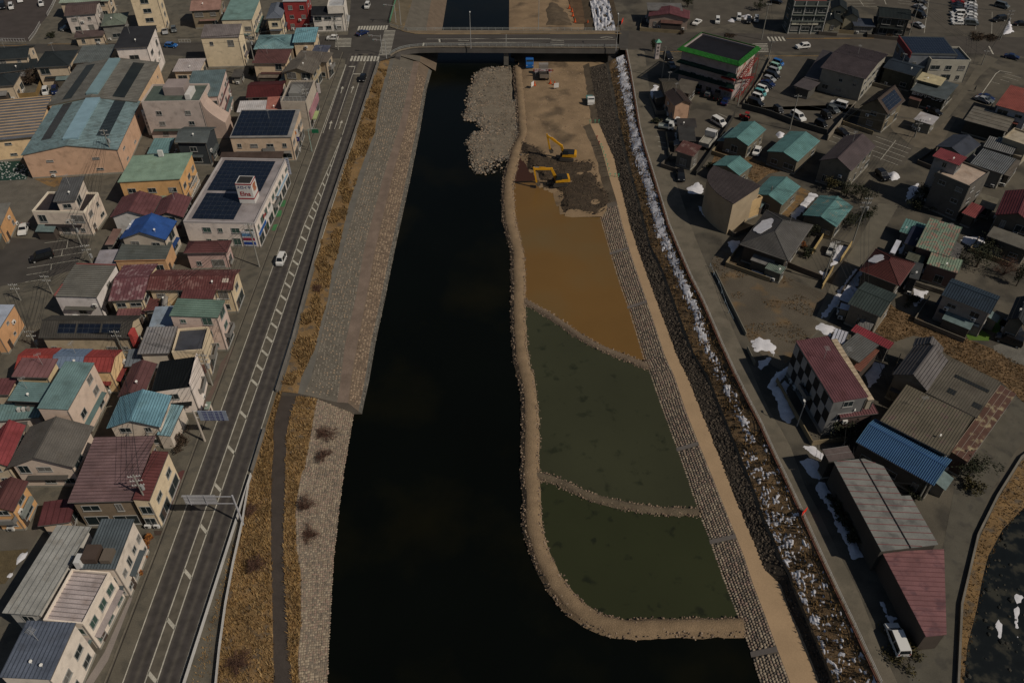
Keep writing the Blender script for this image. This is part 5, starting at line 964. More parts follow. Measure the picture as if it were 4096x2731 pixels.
MK = [
([(-51.02,48.08,.04),(-50.34,238.18,.04)],.15),
([(-43.59,48.08,.04),(-43.21,68.25,.04),(-42.54,115.25,.04),(-41.58,185.04,.04),(-40.69,240.51,.04)],.15),
([(-48.14,48.08,.04),(-47.88,68.25,.04),(-47.29,115.25,.04),(-46.97,153.02,.04),(-44.72,194.28,.04)],.17),
([(-46.57,48.08,.04),(-46.42,68.25,.04),(-45.56,115.25,.04),(-45.21,153.02,.04),(-44.72,194.28,.04)],.17),
([(-44.72,194.28,.04),(-44.66,239.97,.04)],.15),
([(-47.31,197.67,.04),(-47.35,236.94,.04)],.15),
([(-50.0,195.49,.04),(-50.23,237.47,.04)],.15),
([(-49.27,236.59,.04),(-47.35,236.59,.04)],.5),
([(-47.38,231.45,.04),(-44.85,231.45,.04)],.5),
([(-27.37,257.05,.07),(12.19,257.52,.07)],.15),
([(-27.68,254.04,.07),(12.08,254.5,.07)],.15),
([(-11.86,257.39,.07),(33.05,256.65,.07)],.15),
([(-11.77,254.5,.07),(16.63,254.5,.07)],.15),
([(-23.29,257.05,.07),(-22.96,254.5,.07)],.5),
([(-28.01,254.04,.07),(-28.02,250.88,.07)],.5),
([(-17.25,256.17,.07),(-13.71,255.84,.07)],.25),
([(-17.08,252.65,.07),(-13.31,252.52,.07)],.25),
([(12.63,256.17,.07),(16.55,255.84,.07)],.25),
([(12.51,252.84,.07),(16.54,252.65,.07)],.25),
([(28.29,258.34,.07),(30.54,259.09,.07),(32.53,258.34,.07),(30.4,257.52,.07),(28.29,258.34,.07)],.18),
([(-102.73,146.09,.03),(-98.06,147.27,.03)],.12),
([(-98.06,147.27,.03),(-97.13,144.26,.03)],.12),
([(-102.42,142.55,.03),(-92.53,145.33,.03)],.12),
([(-97.86,143.79,.03),(-97.1,141.47,.03)],.12),
([(-98.96,140.86,.03),(-92.47,142.77,.03)],.12),
([(-102.62,137.12,.03),(-92.53,140.1,.03)],.12),
([(-98.04,138.45,.03),(-97.31,136.38,.03)],.12),
([(-101.73,134.7,.03),(-97.62,135.94,.03)],.12),
([(-100.88,132.35,.03),(-96.77,133.49,.03)],.12),
([(95.71,193.67,.03),(102.49,187.18,.03)],.12),
([(94.27,191.59,.03),(101.1,185.02,.03)],.12),
([(93.74,188.84,.03),(99.6,183.07,.03)],.12),
([(92.23,186.57,.03),(98.13,181.05,.03)],.12),
([(91.69,183.91,.03),(96.39,179.11,.03)],.12),
([(100.23,191.68,.03),(92.93,181.8,.03)],.12),
([(88.75,199.71,.03),(92.21,196.89,.03)],.12),
([(87.37,197.73,.03),(90.68,195.04,.03)],.12),
([(84.37,193.67,.03),(85.82,192.45,.03)],.12),
([(82.79,191.5,.03),(84.25,190.21,.03)],.12),
([(37.89,193.81,.03),(39.46,193.04,.03)],.12),
([(38.07,190.97,.03),(39.96,190.21,.03)],.12),
([(37.76,188.66,.03),(40.03,187.57,.03)],.12),
([(56.73,206.65,.03),(58.7,204.19,.03)],.12),
([(55.46,204.19,.03),(57.54,201.76,.03)],.12),
([(53.09,199.38,.03),(55.16,197.03,.03)],.12),
([(52.81,195.97,.03),(54.05,194.72,.03)],.12),
([(116.98,290.43,.03),(126.67,290.43,.03)],.12),
([(117.09,287.86,.03),(126.57,287.86,.03)],.12),
([(116.86,285.16,.03),(126.71,285.16,.03)],.12),
([(122.05,291.4,.03),(121.8,285.64,.03)],.15),
([(130.87,291.4,.03),(129.97,286.98,.03)],.2),
([(135.43,290.75,.03),(140.0,289.38,.03)],.12),
([(134.43,288.34,.03),(139.13,286.98,.03)],.12),
([(134.05,283.05,.03),(136.84,282.27,.03)],.12),
([(146.56,291.4,.03),(133.78,261.75,.03)],.12),
([(162.47,289.79,.03),(151.86,264.89,.03)],.12),
([(163.79,279.96,.03),(155.55,261.4,.03)],.12),
([(134.28,218.73,.03),(143.8,231.58,.03),(145.97,233.63,.03),(148.87,232.16,.03)],.2),
([(146.59,231.87,.03),(150.06,228.7,.03)],.12),
([(145.0,229.85,.03),(148.52,226.99,.03)],.12),
([(143.41,227.84,.03),(145.32,225.98,.03)],.12),
([(139.93,226.43,.03),(141.92,224.75,.03)],.12),
([(150.45,251.64,.03),(149.12,245.53,.03)],.4),
([(-146.75,252.29,.03),(-145.55,253.28,.03),(-128.04,253.28,.03)],.16),
([(-161.8,252.29,.03),(-156.28,251.97,.03),(-153.49,252.95,.03)],.16),
([(45.64,247.31,.03),(53.07,247.43,.03)],.16),
([(87.93,257.63,.03),(108.45,257.63,.03)],.16),
([(100.16,257.84,.03),(123.91,257.84,.03)],.16),
([(78.05,244.27,.03),(95.11,244.27,.03)],.16)]
HATCH = [
((-47.32,111.81,.04),(-45.65,110.12,.04)),
((-47.37,107.89,.04),(-45.71,106.21,.04)),
((-47.41,104.0,.04),(-45.77,102.34,.04)),
((-47.49,96.18,.04),(-45.9,94.56,.04)),
((-47.57,88.29,.04),(-46.02,86.71,.04)),
((-47.67,80.48,.04),(-46.18,78.94,.04)),
((-47.8,72.71,.04),(-46.36,71.21,.04)),
((-47.92,64.89,.04),(-46.46,63.44,.04)),
((-48.03,57.17,.04),(-46.51,55.77,.04)),
((-48.13,49.53,.04),(-46.57,48.18,.04)),
((-45.27,184.17,.04),(-44.86,182.25,.04)),
((-45.5,179.85,.04),(-44.92,177.94,.04)),
((-45.73,175.67,.04),(-44.97,173.77,.04)),
((-45.98,171.05,.04),(-45.02,169.15,.04)),
((-46.23,166.57,.04),(-45.08,164.69,.04)),
((-46.44,162.78,.04),(-45.12,160.91,.04)),
((-46.58,160.14,.04),(-45.15,158.27,.04)),
((-46.75,157.04,.04),(-45.19,155.18,.04)),
((-46.97,153.02,.04),(-45.23,151.17,.04)),
((-47.0,148.64,.04),(-45.28,146.81,.04)),
((-47.04,143.96,.04),(-45.32,142.14,.04)),
((-47.08,139.9,.04),(-45.36,138.09,.04)),
((-47.11,135.97,.04),(-45.39,134.18,.04)),
((-47.14,132.17,.04),(-45.43,130.39,.04)),
((-47.18,128.09,.04),(-45.47,126.33,.04)),
((-47.22,123.77,.04),(-45.51,122.02,.04)),
((-47.25,119.61,.04),(-45.54,117.88,.04)),
((-47.28,115.6,.04),(-45.59,113.89,.04))]
ZEB = [
(-50.27,265.94,.62,3.6),
(-49.37,265.99,.62,3.6),
(-48.47,266.04,.62,3.6),
(-47.56,266.09,.62,3.6),
(-46.66,266.14,.62,3.6),
(-45.76,266.19,.62,3.6),
(-44.86,266.24,.62,3.6),
(-43.96,266.29,.62,3.6),
(-43.05,266.34,.62,3.6),
(-42.15,266.39,.62,3.6),
(-41.25,266.44,.62,3.6),
(-49.2,242.26,.65,3.8),
(-48.19,242.26,.65,3.8),
(-47.18,242.26,.65,3.8),
(-46.17,242.26,.65,3.8),
(-45.16,242.26,.65,3.8),
(-44.14,242.26,.65,3.8),
(-43.13,242.26,.65,3.8),
(-42.12,242.26,.65,3.8),
(-41.11,242.26,.65,3.8),
(82.39,257.28,.6,3.4),
(83.55,257.28,.6,3.4),
(84.71,257.28,.6,3.4),
(85.87,257.28,.6,3.4),
(87.03,257.28,.6,3.4)]
ZEB2 = [
(-39.84,263.82,.42,3.6),
(-39.82,262.77,.42,3.6),
(-39.8,261.72,.42,3.6),
(-39.78,260.66,.42,3.6),
(-39.75,259.61,.42,3.6),
(-39.73,258.56,.42,3.6),
(-39.71,257.51,.42,3.6),
(-39.69,256.45,.42,3.6),
(-39.67,255.4,.42,3.6),
(-39.65,254.35,.42,3.6),
(-39.62,253.3,.42,3.6),
(-39.6,252.25,.42,3.6),
(-39.58,251.19,.42,3.6),
(-39.56,250.14,.42,3.6),
(-39.54,249.09,.42,3.6),
(-39.52,248.04,.42,3.6),
(-39.49,246.98,.42,3.6),
(-39.47,245.93,.42,3.6),
(-39.45,244.88,.42,3.6),
(78.49,253.27,.45,5.0),
(78.28,252.1,.45,5.0),
(78.07,250.93,.45,5.0),
(77.87,249.76,.45,5.0),
(77.66,248.59,.45,5.0),
(77.45,247.42,.45,5.0),
(-53.97,257.62,.42,5.0),
(-53.85,256.57,.42,5.0),
(-53.74,255.51,.42,5.0),
(-53.62,254.46,.42,5.0),
(-53.5,253.41,.42,5.0),
(-53.39,252.35,.42,5.0),
(-53.27,251.3,.42,5.0)]
ARW = [
[(-48.9,202.43,.04),(-48.69,197.67,.04)],
[(-46.05,202.67,.04),(-46.08,197.67,.04)],
[(-48.99,223.35,.04),(-48.89,218.72,.04)],
[(-45.95,223.62,.04),(-46.01,218.99,.04)]]
HOUSES = [
{'n':'tile_house','l':'white two storey house with brown tile roof beside the top left car park','r':(-139.44,267.4,.2266,9.62,11.37),'z':6,'t':'gable','wall':(.577,.5,.44),'roof':(.101,.07,.062),'ax':'x','rise':1.2,'rib':('d',.6)},
{'n':'house_annex','l':'low brown roofed annex with white front panel below the white tile house','r':(-132.99,253.85,.2078,8.78,4.37),'z':3,'t':'shed','wall':(.551,.435,.307),'roof':(.101,.07,.062),'rise':.4},
{'n':'hip_house','l':'small house with greenish grey hip roof beside the cream tower block','r':(-126.94,260.8,.2413,7.42,10.28),'z':5,'t':'hip','wall':(.206,.195,.17),'roof':(.167,.191,.15),'rise':1.1,'rib':('h',.5)},
{'n':'apartment_block','l':'tall cream apartment block cut off by the top of the picture','r':(-116.82,265.45,.2021,8.28,8.34),'z':15,'t':'flat','wall':(.699,.556,.368),'roof':(.14,.125,.111),'ws':4.2,'ww':2.4,'wh':1.3,'skip':.1,'c':'apartment block'},
{'n':'office_building','l':'white three storey office with black sloping roof left of the side street','r':(-108.76,232.44,.1218,9.31,13.49),'z':10.5,'t':'shed','wall':(.752,.663,.596),'roof':(.028,.027,.028),'hi':2,'rise':.8,'ws':4,'ac':0,'c':'building'},
{'n':'kawara_house','l':'dark tiled hip roofed house with cream walls left of the grey warehouse hall','r':(-131.86,228.55,.1279,9.48,10.91),'z':6,'t':'hip','wall':(.551,.435,.307),'roof':(.026,.032,.034),'rise':1.8,'rib':('h',.4)},
{'n':'kawara_house','l':'sprawling black tiled house at the upper left picture edge','r':(-146.92,233.84,.1637,9.96,8.67),'z':5.5,'t':'gable','wall':(.551,.435,.307),'roof':(.026,.032,.034),'ax':'x','rise':1.5,'rib':('d',.4)},
{'n':'kawara_annex','l':'lower black tiled wing in front of the sprawling tiled house','r':(-144.69,228.75,.3247,11.15,5.53),'z':3.4,'t':'shed','wall':(.551,.435,.307),'roof':(.026,.032,.034),'hi':2,'rise':.7,'rib':('d',.4)},
{'n':'kawara_house','l':'black tiled house in the walled garden at the left picture edge','r':(-142.09,217.7,.1828,5.91,7.92),'z':4.6,'t':'hip','wall':(.551,.435,.307),'roof':(.026,.032,.034),'rise':1.4,'rib':('h',.4)},
{'n':'metal_roof_shed','l':'blue grey ribbed metal annex behind the warehouse','r':(-120.52,229.24,.1287,9.66,11.03),'z':7,'t':'shed','wall':(.551,.435,.307),'roof':(.123,.135,.129),'hi':2,'rise':.4,'rib':('d',.5)},
{'n':'warehouse_hall','l':'rear warehouse hall with grey metal roof and dark skylight strips','r':(-110.69,210.63,.0803,22.76,24.58),'z':7,'t':'gable','wall':(.636,.429,.265),'roof':(.153,.144,.123),'rise':1.8,'oh':.25,'rib':('d',.9,(.09,.087,.075),(.05,.05)),'patch':[(0,.06,.92,.3,.56,(.02,.024,.022)),(1,.08,.94,.3,.52,(.029,.03,.025))],'box':[(-.13,.13,-.86,.9,8.6,9.15,(.175,.258,.275),'ridge_monitor')],'nowin':'0','ws':7,'ww':.6,'wh':.7,'c':'warehouse','ax':'y','nodoor':'n'},
{'n':'warehouse_hall','l':'front warehouse hall with weathered teal roof and peach plaster gable wall','r':(-107.52,186.58,.1204,22.29,25.67),'z':6.6,'t':'gable','wall':(.603,.384,.256),'roof':(.193,.269,.275),'rise':1.9,'oh':.25,'rib':('d',.75,(.096,.134,.139),(.06,.06)),'patch':[(0,.22,.97,.3,.54,(.02,.025,.027)),(1,.03,.78,.28,.5,(.045,.037,.031))],'box':[(-.16,.16,-.75,.92,8.1,8.7,(.218,.329,.379),'ridge_monitor')],'ws':7,'ww':1.6,'wh':.5,'rust':(.129,.169,.168),'c':'warehouse','ax':'y','nodoor':'n'},
{'n':'striped_roof_shed','l':'long cream building whose grey roof carries pale stripes at the left edge','r':(-127.24,191.95,.2187,13.77,21.81),'z':6,'t':'shed','wall':(.757,.539,.313),'roof':(.119,.119,.127),'hi':2,'rise':.5,'rib':('h',1.55,(.468,.322,.183),(.34,.1)),'ws':7,'ww':1.6,'wh':.6,'c':'warehouse'},
{'n':'green_roof_office','l':'orange plastered office with mint green metal roof','r':(-82.55,166.0,.0445,14.09,11.69),'z':7,'t':'shed','wall':(.667,.385,.165),'roof':(.279,.376,.285),'hi':1,'rise':.5,'oh':.25,'rib':('d',.45,(.173,.247,.185)),'ws':3.2,'ww':1.8,'wh':1.2,'ac':2,'c':'building'},
{'n':'flat_roof_house','l':'white house with flat parapet roof and open garage bays beside the gravel lot','r':(-98.53,152.82,-.0262,11.68,7.96),'z':6.4,'t':'flat','wall':(.644,.529,.43),'roof':(.032,.025,.026),'ws':3.0,'ac':1,'par':(.735,.634,.501)},
{'n':'rooftop_storey','l':'grey ribbed upper storey set back on the flat white house','r':(-96.88,153.43,.1396,4.66,8.88),'z':9,'t':'shed','wall':(.631,.529,.438),'roof':(.097,.096,.095),'rise':.6,'hi':2,'rib':('d',.5),'zb':0,'nodoor':'n','nopipe':1,'base':False},
{'n':'maroon_house','l':'left of two touching maroon gabled roofs below the mint green roof','r':(-83.31,152.86,.0161,8.96,8.05),'z':5,'t':'gable','wall':(.602,.567,.525),'roof':(.121,.051,.052),'ax':'y','rise':1.6,'rib':('h',.7)},
{'n':'maroon_house','l':'right of two touching maroon gabled roofs below the mint green roof','r':(-74.91,151.92,.0492,6.67,7.88),'z':5.4,'t':'gable','wall':(.206,.195,.17),'roof':(.133,.055,.057),'ax':'y','rise':1.4,'rib':('h',.7)},
{'n':'blue_roof_house','l':'house with vivid blue gabled roof and dark balcony','r':(-76.9,142.54,-.0351,9.78,6.92),'z':6,'t':'gable','wall':(.516,.434,.345),'roof':(.025,.071,.227),'ax':'y','rise':1.9,'dish':1,'trim':(.01,.01,.012),'patch':[(1,.02,.55,.02,.16,(.716,.716,.751))]},
{'n':'orange_fascia_block','l':'low wing with grey ribbed roof and orange fascia below the blue roof','r':(-76.83,137.5,.0383,10.48,5.64),'z':4,'t':'shed','wall':(.555,.329,.174),'roof':(.104,.112,.102),'hi':2,'rise':.3,'oh':.15,'rib':('h',.5),'trim':(.71,.35,.173)},
{'n':'carport_roof','l':'narrow brown lean-to roof beside the parking bays','r':(-86.11,144.46,.0191,1.81,5.57),'z':2.8,'t':'shed','wall':(.206,.195,.17),'roof':(.199,.119,.097),'rise':.2,'c':'carport'},
{'n':'carport_roof','l':'pale mauve sheet carport roof beside the parking bays','r':(-84.56,137.0,.0957,4.48,5.24),'z':2.8,'t':'shed','wall':(.206,.195,.17),'roof':(.294,.268,.281),'rise':.2,'c':'carport'},
{'n':'white_house','l':'white house with grey ribbed roof and red border by the parking bays','r':(-83.78,125.72,-.0462,8.36,9.66),'z':5.6,'t':'shed','wall':(.692,.631,.598),'roof':(.153,.144,.123),'hi':2,'rise':.4,'oh':.1,'rib':('h',.55,(.073,.069,.059)),'box':[(-1.0,-.93,-1,1,5.3,5.75,(.259,.082,.071),'verge_board'),(-.93,1,.955,1,5.95,6.18,(.225,.072,.064),'verge_board')],'ws':4.5,'ww':1.5,'wh':1.2},
{'n':'rust_roof_house','l':'cream house with streaked wine red ribbed roof behind the white house','r':(-74.01,124.9,.0761,6.59,11.26),'z':6,'t':'gable','wall':(.654,.526,.336),'roof':(.151,.064,.069),'ax':'x','rise':1.1,'rib':('d',.6),'rust':(.259,.171,.169),'ws':2.4},
{'n':'lean_to','l':'small wine red lean-to in front of the streaked wine red roof','r':(-73.65,118.97,.0408,4.41,1.76),'z':3.2,'t':'shed','wall':(.206,.195,.17),'roof':(.165,.073,.071),'rise':.4,'rib':('d',.6),'c':'annex'},
{'n':'shop_house','l':'long rusty red roofed shop house reaching the main road','r':(-62.23,125.29,.0029,16.64,6.37),'z':6.2,'t':'gable','wall':(.652,.513,.334),'roof':(.126,.046,.042),'ax':'x','rise':1.1,'rib':('d',.5),'rust':(.202,.108,.094),'shop':'1','patch':[(0,.86,.93,.5,.78,(.533,.447,.364))],'dish':1},
{'n':'roof_extension','l':'wine red roof extension stepping forward from the shop house','r':(-60.28,122.84,.025,6.29,6.46),'z':6,'t':'shed','wall':(.582,.472,.339),'roof':(.132,.049,.048),'rise':.5,'hi':2,'rib':('d',.5),'patch':[(0,.4,.56,.55,.85,(.404,.33,.297))],'nodoor':'n','c':'annex'},
{'n':'green_roof_shop','l':'pink three storey shop with green ribbed roof on the main road','r':(-57.74,113.93,-.0116,8.73,4.92),'z':8.4,'t':'shed','wall':(.623,.478,.403),'roof':(.145,.21,.167),'hi':3,'rise':.4,'oh':.15,'rib':('d',.6,(.059,.096,.078)),'shop':'1','ws':2.6,'gl':1},
{'n':'metal_roof_shed','l':'pale blue grey sheet roof between the green roofed shop and the red sheds','r':(-65.43,115.43,.0847,4.29,5.87),'z':5,'t':'shed','wall':(.206,.195,.17),'roof':(.243,.289,.335),'rise':.3,'c':'shed'},
{'n':'ribbed_roof_house','l':'house with broad grey ribbed metal roof left of the power pole','r':(-63.73,107.85,.0406,5.58,6.58),'z':6,'t':'shed','wall':(.561,.484,.39),'roof':(.239,.221,.213),'rise':.5,'hi':2,'rib':('d',.55,(.078,.073,.072))},
{'n':'shop_house','l':'cream street front building with pale and dark flat roof behind the power pole','r':(-57.73,107.66,.1085,5.65,6.44),'z':6.6,'t':'flat','wall':(.655,.527,.36),'roof':(.062,.064,.074),'shop':'1','gl':1},
{'n':'solar_house','l':'long low house with dark roof,twelve black solar panels and a red gable end','r':(-78.42,113.17,-.0036,16.85,6.1),'z':4.8,'t':'gable','wall':(.51,.408,.279),'roof':(.063,.056,.047),'ax':'x','rise':1.5,'rib':('d',.45,(.035,.033,.028),(.05,.05)),'solar':[(0,.2,.39,.22,.78,3,2),(0,.41,.66,.22,.78,4,2),(0,.68,.88,.22,.78,3,2)],'box':[(.985,1.06,-1,-.4,2.2,5.6,(.409,.063,.055),'gable_board')],'ws':2.2},
{'n':'red_roof_house','l':'left red roof of the long row crossed by a blue section','r':(-83.87,103.83,.0471,6.17,5.38),'z':5.4,'t':'gable','wall':(.757,.528,.285),'roof':(.288,.054,.044),'ax':'x','rise':1.0,'rib':('d',.7,(.196,.037,.03)),'oh':.1},
{'n':'blue_section_house','l':'blue roof between two red roofs in the long row','r':(-77.91,103.64,-.0029,5.59,5.45),'z':5.4,'t':'gable','wall':(.757,.528,.285),'roof':(.157,.209,.29),'ax':'x','rise':1.0,'rib':('d',.7,(.107,.142,.197)),'oh':.1},
{'n':'red_roof_house','l':'right red roof of the long row with a yellow gable wall','r':(-72.41,103.3,-.0068,5.28,5.65),'z':5.4,'t':'gable','wall':(.757,.528,.285),'roof':(.279,.053,.047),'ax':'x','rise':1.0,'rib':('d',.7,(.19,.036,.032)),'oh':.1},
{'n':'flat_maroon_house','l':'cream house under a plain brownish maroon roof among the red roofs','r':(-81.96,99.75,-.0388,6.33,4.24),'z':7,'t':'shed','wall':(.648,.5,.295),'roof':(.195,.096,.094),'rise':.4,'hi':2,'rib':('d',.8)},
{'n':'teal_roof_house','l':'low house with square teal roof left of the tall teal roof','r':(-81.13,95.04,-.0644,5.92,4.16),'z':6,'t':'shed','wall':(.063,.056,.049),'roof':(.149,.229,.223),'rise':.3,'hi':2,'rib':('h',.4,(.099,.154,.149),(.04,.04)),'nodoor':'n'},
{'n':'teal_roof_house','l':'tall pale pink house with long teal roof and side windows','r':(-73.74,94.13,-.0128,4.89,10.82),'z':8.6,'t':'shed','wall':(.653,.504,.4),'roof':(.149,.229,.223),'rise':.3,'hi':3,'oh':.1,'rib':('h',.4,(.099,.154,.149),(.04,.04)),'ws':4.5,'ww':1.7,'wh':1.4,'skip':.35},
{'n':'teal_roof_annex','l':'low teal roof carrying three white air conditioners at the left edge','r':(-82.87,92.55,.1264,7.68,3.7),'z':4,'t':'shed','wall':(.631,.529,.448),'roof':(.149,.229,.223),'rise':.2,'rib':('d',.5),'ac':0,'box':[(.0,.1,-.2,.1,4.1,4.8,(.546,.512,.471),'air_conditioner'),(.2,.3,-.2,.1,4.1,4.8,(.546,.512,.471),'air_conditioner'),(.4,.5,-.2,.1,4.1,4.8,(.255,.236,.215),'air_conditioner')],'nowin':'1'},
{'n':'maroon_house','l':'maroon roof at the left edge beside the square teal roof','r':(-86.91,97.02,.0014,3.22,3.52),'z':5.2,'t':'shed','wall':(.551,.435,.307),'roof':(.138,.053,.054),'rise':.4,'rib':('d',.6)},
{'n':'crimson_roof_house','l':'crimson gabled house at the left edge beside the grey gabled house','r':(-80.78,83.93,.11,3.84,8.52),'z':5.2,'t':'gable','wall':(.511,.408,.287),'roof':(.207,.043,.046),'ax':'y','rise':1.6,'rib':('h',.6)},
{'n':'orange_house','l':'orange walled house with pale blue roof cut off by the left edge','r':(-97.59,114.41,.0446,6.31,7.79),'z':5.6,'t':'shed','wall':(.621,.343,.172),'roof':(.372,.404,.469),'hi':3,'rise':.3,'oh':.1,'ws':6,'ww':.8,'wh':.6,'shop':''},
{'n':'orange_shop','l':'small orange shop with grey roof at the left edge by the parking bays','r':(-113.47,149.32,.1744,5.45,8.47),'z':5,'t':'shed','wall':(.592,.331,.152),'roof':(.168,.157,.136),'rise':.4},
{'n':'grey_gable_house','l':'white house with broad grey brown gabled roof and balcony','r':(-73.05,83.54,.0119,10.24,8.45),'z':5.6,'t':'gable','wall':(.627,.502,.406),'roof':(.115,.103,.089),'ax':'y','rise':2.4,'oh':.6,'rib':('h',.35,(.075,.066,.056),(.04,.04)),'ws':2.6},
{'n':'cyan_roof_house','l':'white house with bright cyan blue gabled roof near the blue town map board','r':(-61.51,90.99,.0322,8.61,6.96),'z':5.6,'t':'gable','wall':(.663,.557,.455),'roof':(.149,.282,.336),'ax':'y','rise':1.7,'oh':.5,'rib':('h',.42,(.059,.12,.149))},
{'n':'awning_roof','l':'low cyan ribbed awning along the road side of the cyan roofed house','r':(-56.93,90.86,-.0258,2.12,6.77),'z':3.6,'t':'shed','wall':(.588,.5,.412),'roof':(.208,.336,.372),'hi':3,'rise':.3,'oh':.1,'rib':('h',.5,(.078,.131,.15)),'nowin':'1','c':'awning'},
{'n':'maroon_house','l':'dark maroon ridged roof behind the cyan roofed house','r':(-64.61,98.79,.0305,4.31,7.91),'z':5.2,'t':'gable','wall':(.551,.435,.307),'roof':(.106,.048,.046),'ax':'y','rise':1.0,'rib':('h',.6)},
{'n':'white_front_house','l':'black roofed house with tall white street front and small garden step','r':(-57.9,99.02,.1218,6.56,7.35),'z':6.2,'t':'shed','wall':(.757,.646,.559),'roof':(.007,.008,.008),'rise':.5,'hi':1,'oh':.1,'rib':('h',.5),'box':[(.97,1.03,-1,1,.0,7.4,(.78,.668,.589),'front_wall')],'ws':3.2},
{'n':'ribbed_roof_store','l':'large store with mauve brown ribbed roof under a tall power pole','r':(-60.92,78.28,.0361,9.56,12.2),'z':6.6,'t':'shed','wall':(.236,.176,.12),'roof':(.172,.108,.106),'rise':.5,'hi':2,'rib':('h',.6,(.085,.054,.052)),'shop':'0','c':'store'},
{'n':'roof_strip_front','l':'dark red front roof and cream street wall of the mauve roofed store','r':(-54.57,76.74,.0044,2.38,9.19),'z':6.9,'t':'shed','wall':(.7,.557,.375),'roof':(.125,.043,.04),'rise':.3,'hi':3,'oh':.05,'ws':3.2,'shop':'1','c':'store','rib':('d',.6)},
{'n':'orange_house','l':'orange house with dark red roof and grey balcony at the left edge','r':(-75.82,74.01,.0281,4.27,5.52),'z':5.4,'t':'gable','wall':(.666,.375,.164),'roof':(.09,.035,.032),'ax':'y','rise':1.2,'rib':('h',.5),'box':[(1.0,1.18,-.8,.5,2.7,3.6,(.218,.233,.211),'balcony')]},
{'n':'maroon_garage','l':'low maroon garage roof in front of the orange house','r':(-68.63,72.87,.1594,4.62,4.24),'z':3,'t':'shed','wall':(.576,.436,.318),'roof':(.104,.034,.035),'rise':.3,'hi':2,'rib':('d',.9),'c':'garage'},
{'n':'pale_roof_hall','l':'long hall with pale grey ribbed roof at the bottom left','r':(-63.65,61.11,-.1158,5.34,13.81),'z':6.4,'t':'shed','wall':(.53,.496,.446),'roof':(.347,.336,.303),'rise':.4,'hi':1,'rib':('h',.85,(.157,.158,.153)),'c':'hall'},
{'n':'grey_roof_office','l':'white office with blue grey ribbed roof and rooftop machines beside the side street','r':(-56.19,64.27,-.0054,4.67,7.82),'z':7.6,'t':'shed','wall':(.665,.57,.477),'roof':(.097,.116,.126),'rise':.4,'hi':2,'rib':('d',.4,(.05,.06,.066)),'oh':.2,'ws':1.6,'ww':1.0,'box':[(-.95,-.1,-.85,-.25,7.9,9.0,(.07,.048,.037),'machine_deck'),(-1.3,-.95,-.98,-.6,7.4,8.9,(.552,.539,.518),'machine_cabinet'),(.1,.7,-.85,-.35,7.9,8.7,(.134,.106,.081),'machine_deck')],'c':'building'},
{'n':'white_office','l':'white office with pale pink ribbed roof and two rows of green glass','r':(-57.92,56.78,-.0974,5.67,7.82),'z':6.9,'t':'flat','wall':(.757,.646,.537),'roof':(.431,.364,.346),'gl':1,'ws':1.7,'ww':1.5,'wh':1.5,'skip':0,'fh':3.2,'rib':('h',.6,(.193,.167,.162),(.08,.08)),'c':'building'},
{'n':'blue_roof_office','l':'white panelled building with slate blue roof in the bottom left corner','r':(-59.0,48.57,-.025,6.17,7.4),'z':8.2,'t':'shed','wall':(.748,.647,.547),'roof':(.103,.119,.154),'rise':.3,'hi':3,'oh':.15,'rib':('h',.5,(.055,.065,.086)),'ws':2.2,'ww':1.8,'wh':1.3,'skip':.05,'c':'building','dish':1},
{'n':'sewing_shop','l':'white shop with two fields of solar panels and a square sign tower','r':(-61.87,157.84,-.045,15.66,26.82),'z':6.6,'t':'flat','wall':(.715,.617,.54),'roof':(.281,.248,.241),'solar':[(0,.07,.68,.05,.44,8,6),(0,.05,.86,.48,.985,11,8)],'gl':1,'ws':2.6,'shop':'1','c':'shop','par':(.412,.372,.354)},
{'n':'slate_house','l':'dark slate grey house with ribbed roof behind the solar shop','r':(-78.23,182.55,-.0246,7.88,7.91),'z':6.6,'t':'gable','wall':(.044,.05,.054),'roof':(.109,.122,.12),'ax':'x','rise':1.2,'rib':('h',.4),'ws':5},
{'n':'solar_roof_shop','l':'beige shop with one wide solar roof and a painted road sign board','r':(-61.92,187.5,.0208,15.14,13.37),'z':6.8,'t':'shed','wall':(.588,.437,.304),'roof':(.247,.229,.209),'rise':.6,'hi':2,'oh':.1,'solar':[(0,.02,.93,.05,.96,13,6)],'c':'shop','shop':'1'},
{'n':'brown_roof_house','l':'beige brick house with low dark brown roof in front of the wide solar roof','r':(-60.69,183.89,.112,11.43,4.58),'z':5.6,'t':'shed','wall':(.487,.335,.241),'roof':(.067,.041,.037),'rise':.5,'hi':2,'rib':('d',.5),'ws':5,'oh':.2},
{'n':'garden_roofs','l':'low brown tiled roofs between the brick house and the solar shop','r':(-64.09,178.3,.0288,15.35,2.7),'z':3.2,'t':'shed','wall':(.272,.207,.145),'roof':(.068,.047,.038),'rise':.3,'c':'annex'},
{'n':'pale_roof_house','l':'house with white corrugated roof beside the coral roof','r':(-68.19,199.18,.0569,7.47,5.44),'z':5.6,'t':'shed','wall':(.551,.435,.307),'roof':(.517,.484,.465),'rise':.5,'hi':2,'rib':('d',.5)},
{'n':'coral_roof_house','l':'house with coral pink tiled roof behind the wide solar roof','r':(-62.57,199.87,.1275,4.12,7.8),'z':5.8,'t':'shed','wall':(.551,.435,.307),'roof':(.416,.172,.133),'rise':.5,'hi':2,'rib':('h',.5)},
{'n':'maroon_tile_house','l':'dark red tiled house behind the coral roof','r':(-66.98,209.71,.0812,9.62,9.56),'z':5.6,'t':'gable','wall':(.551,.435,.307),'roof':(.087,.02,.019),'ax':'x','rise':1.2,'rib':('d',.4,(.044,.011,.011))},
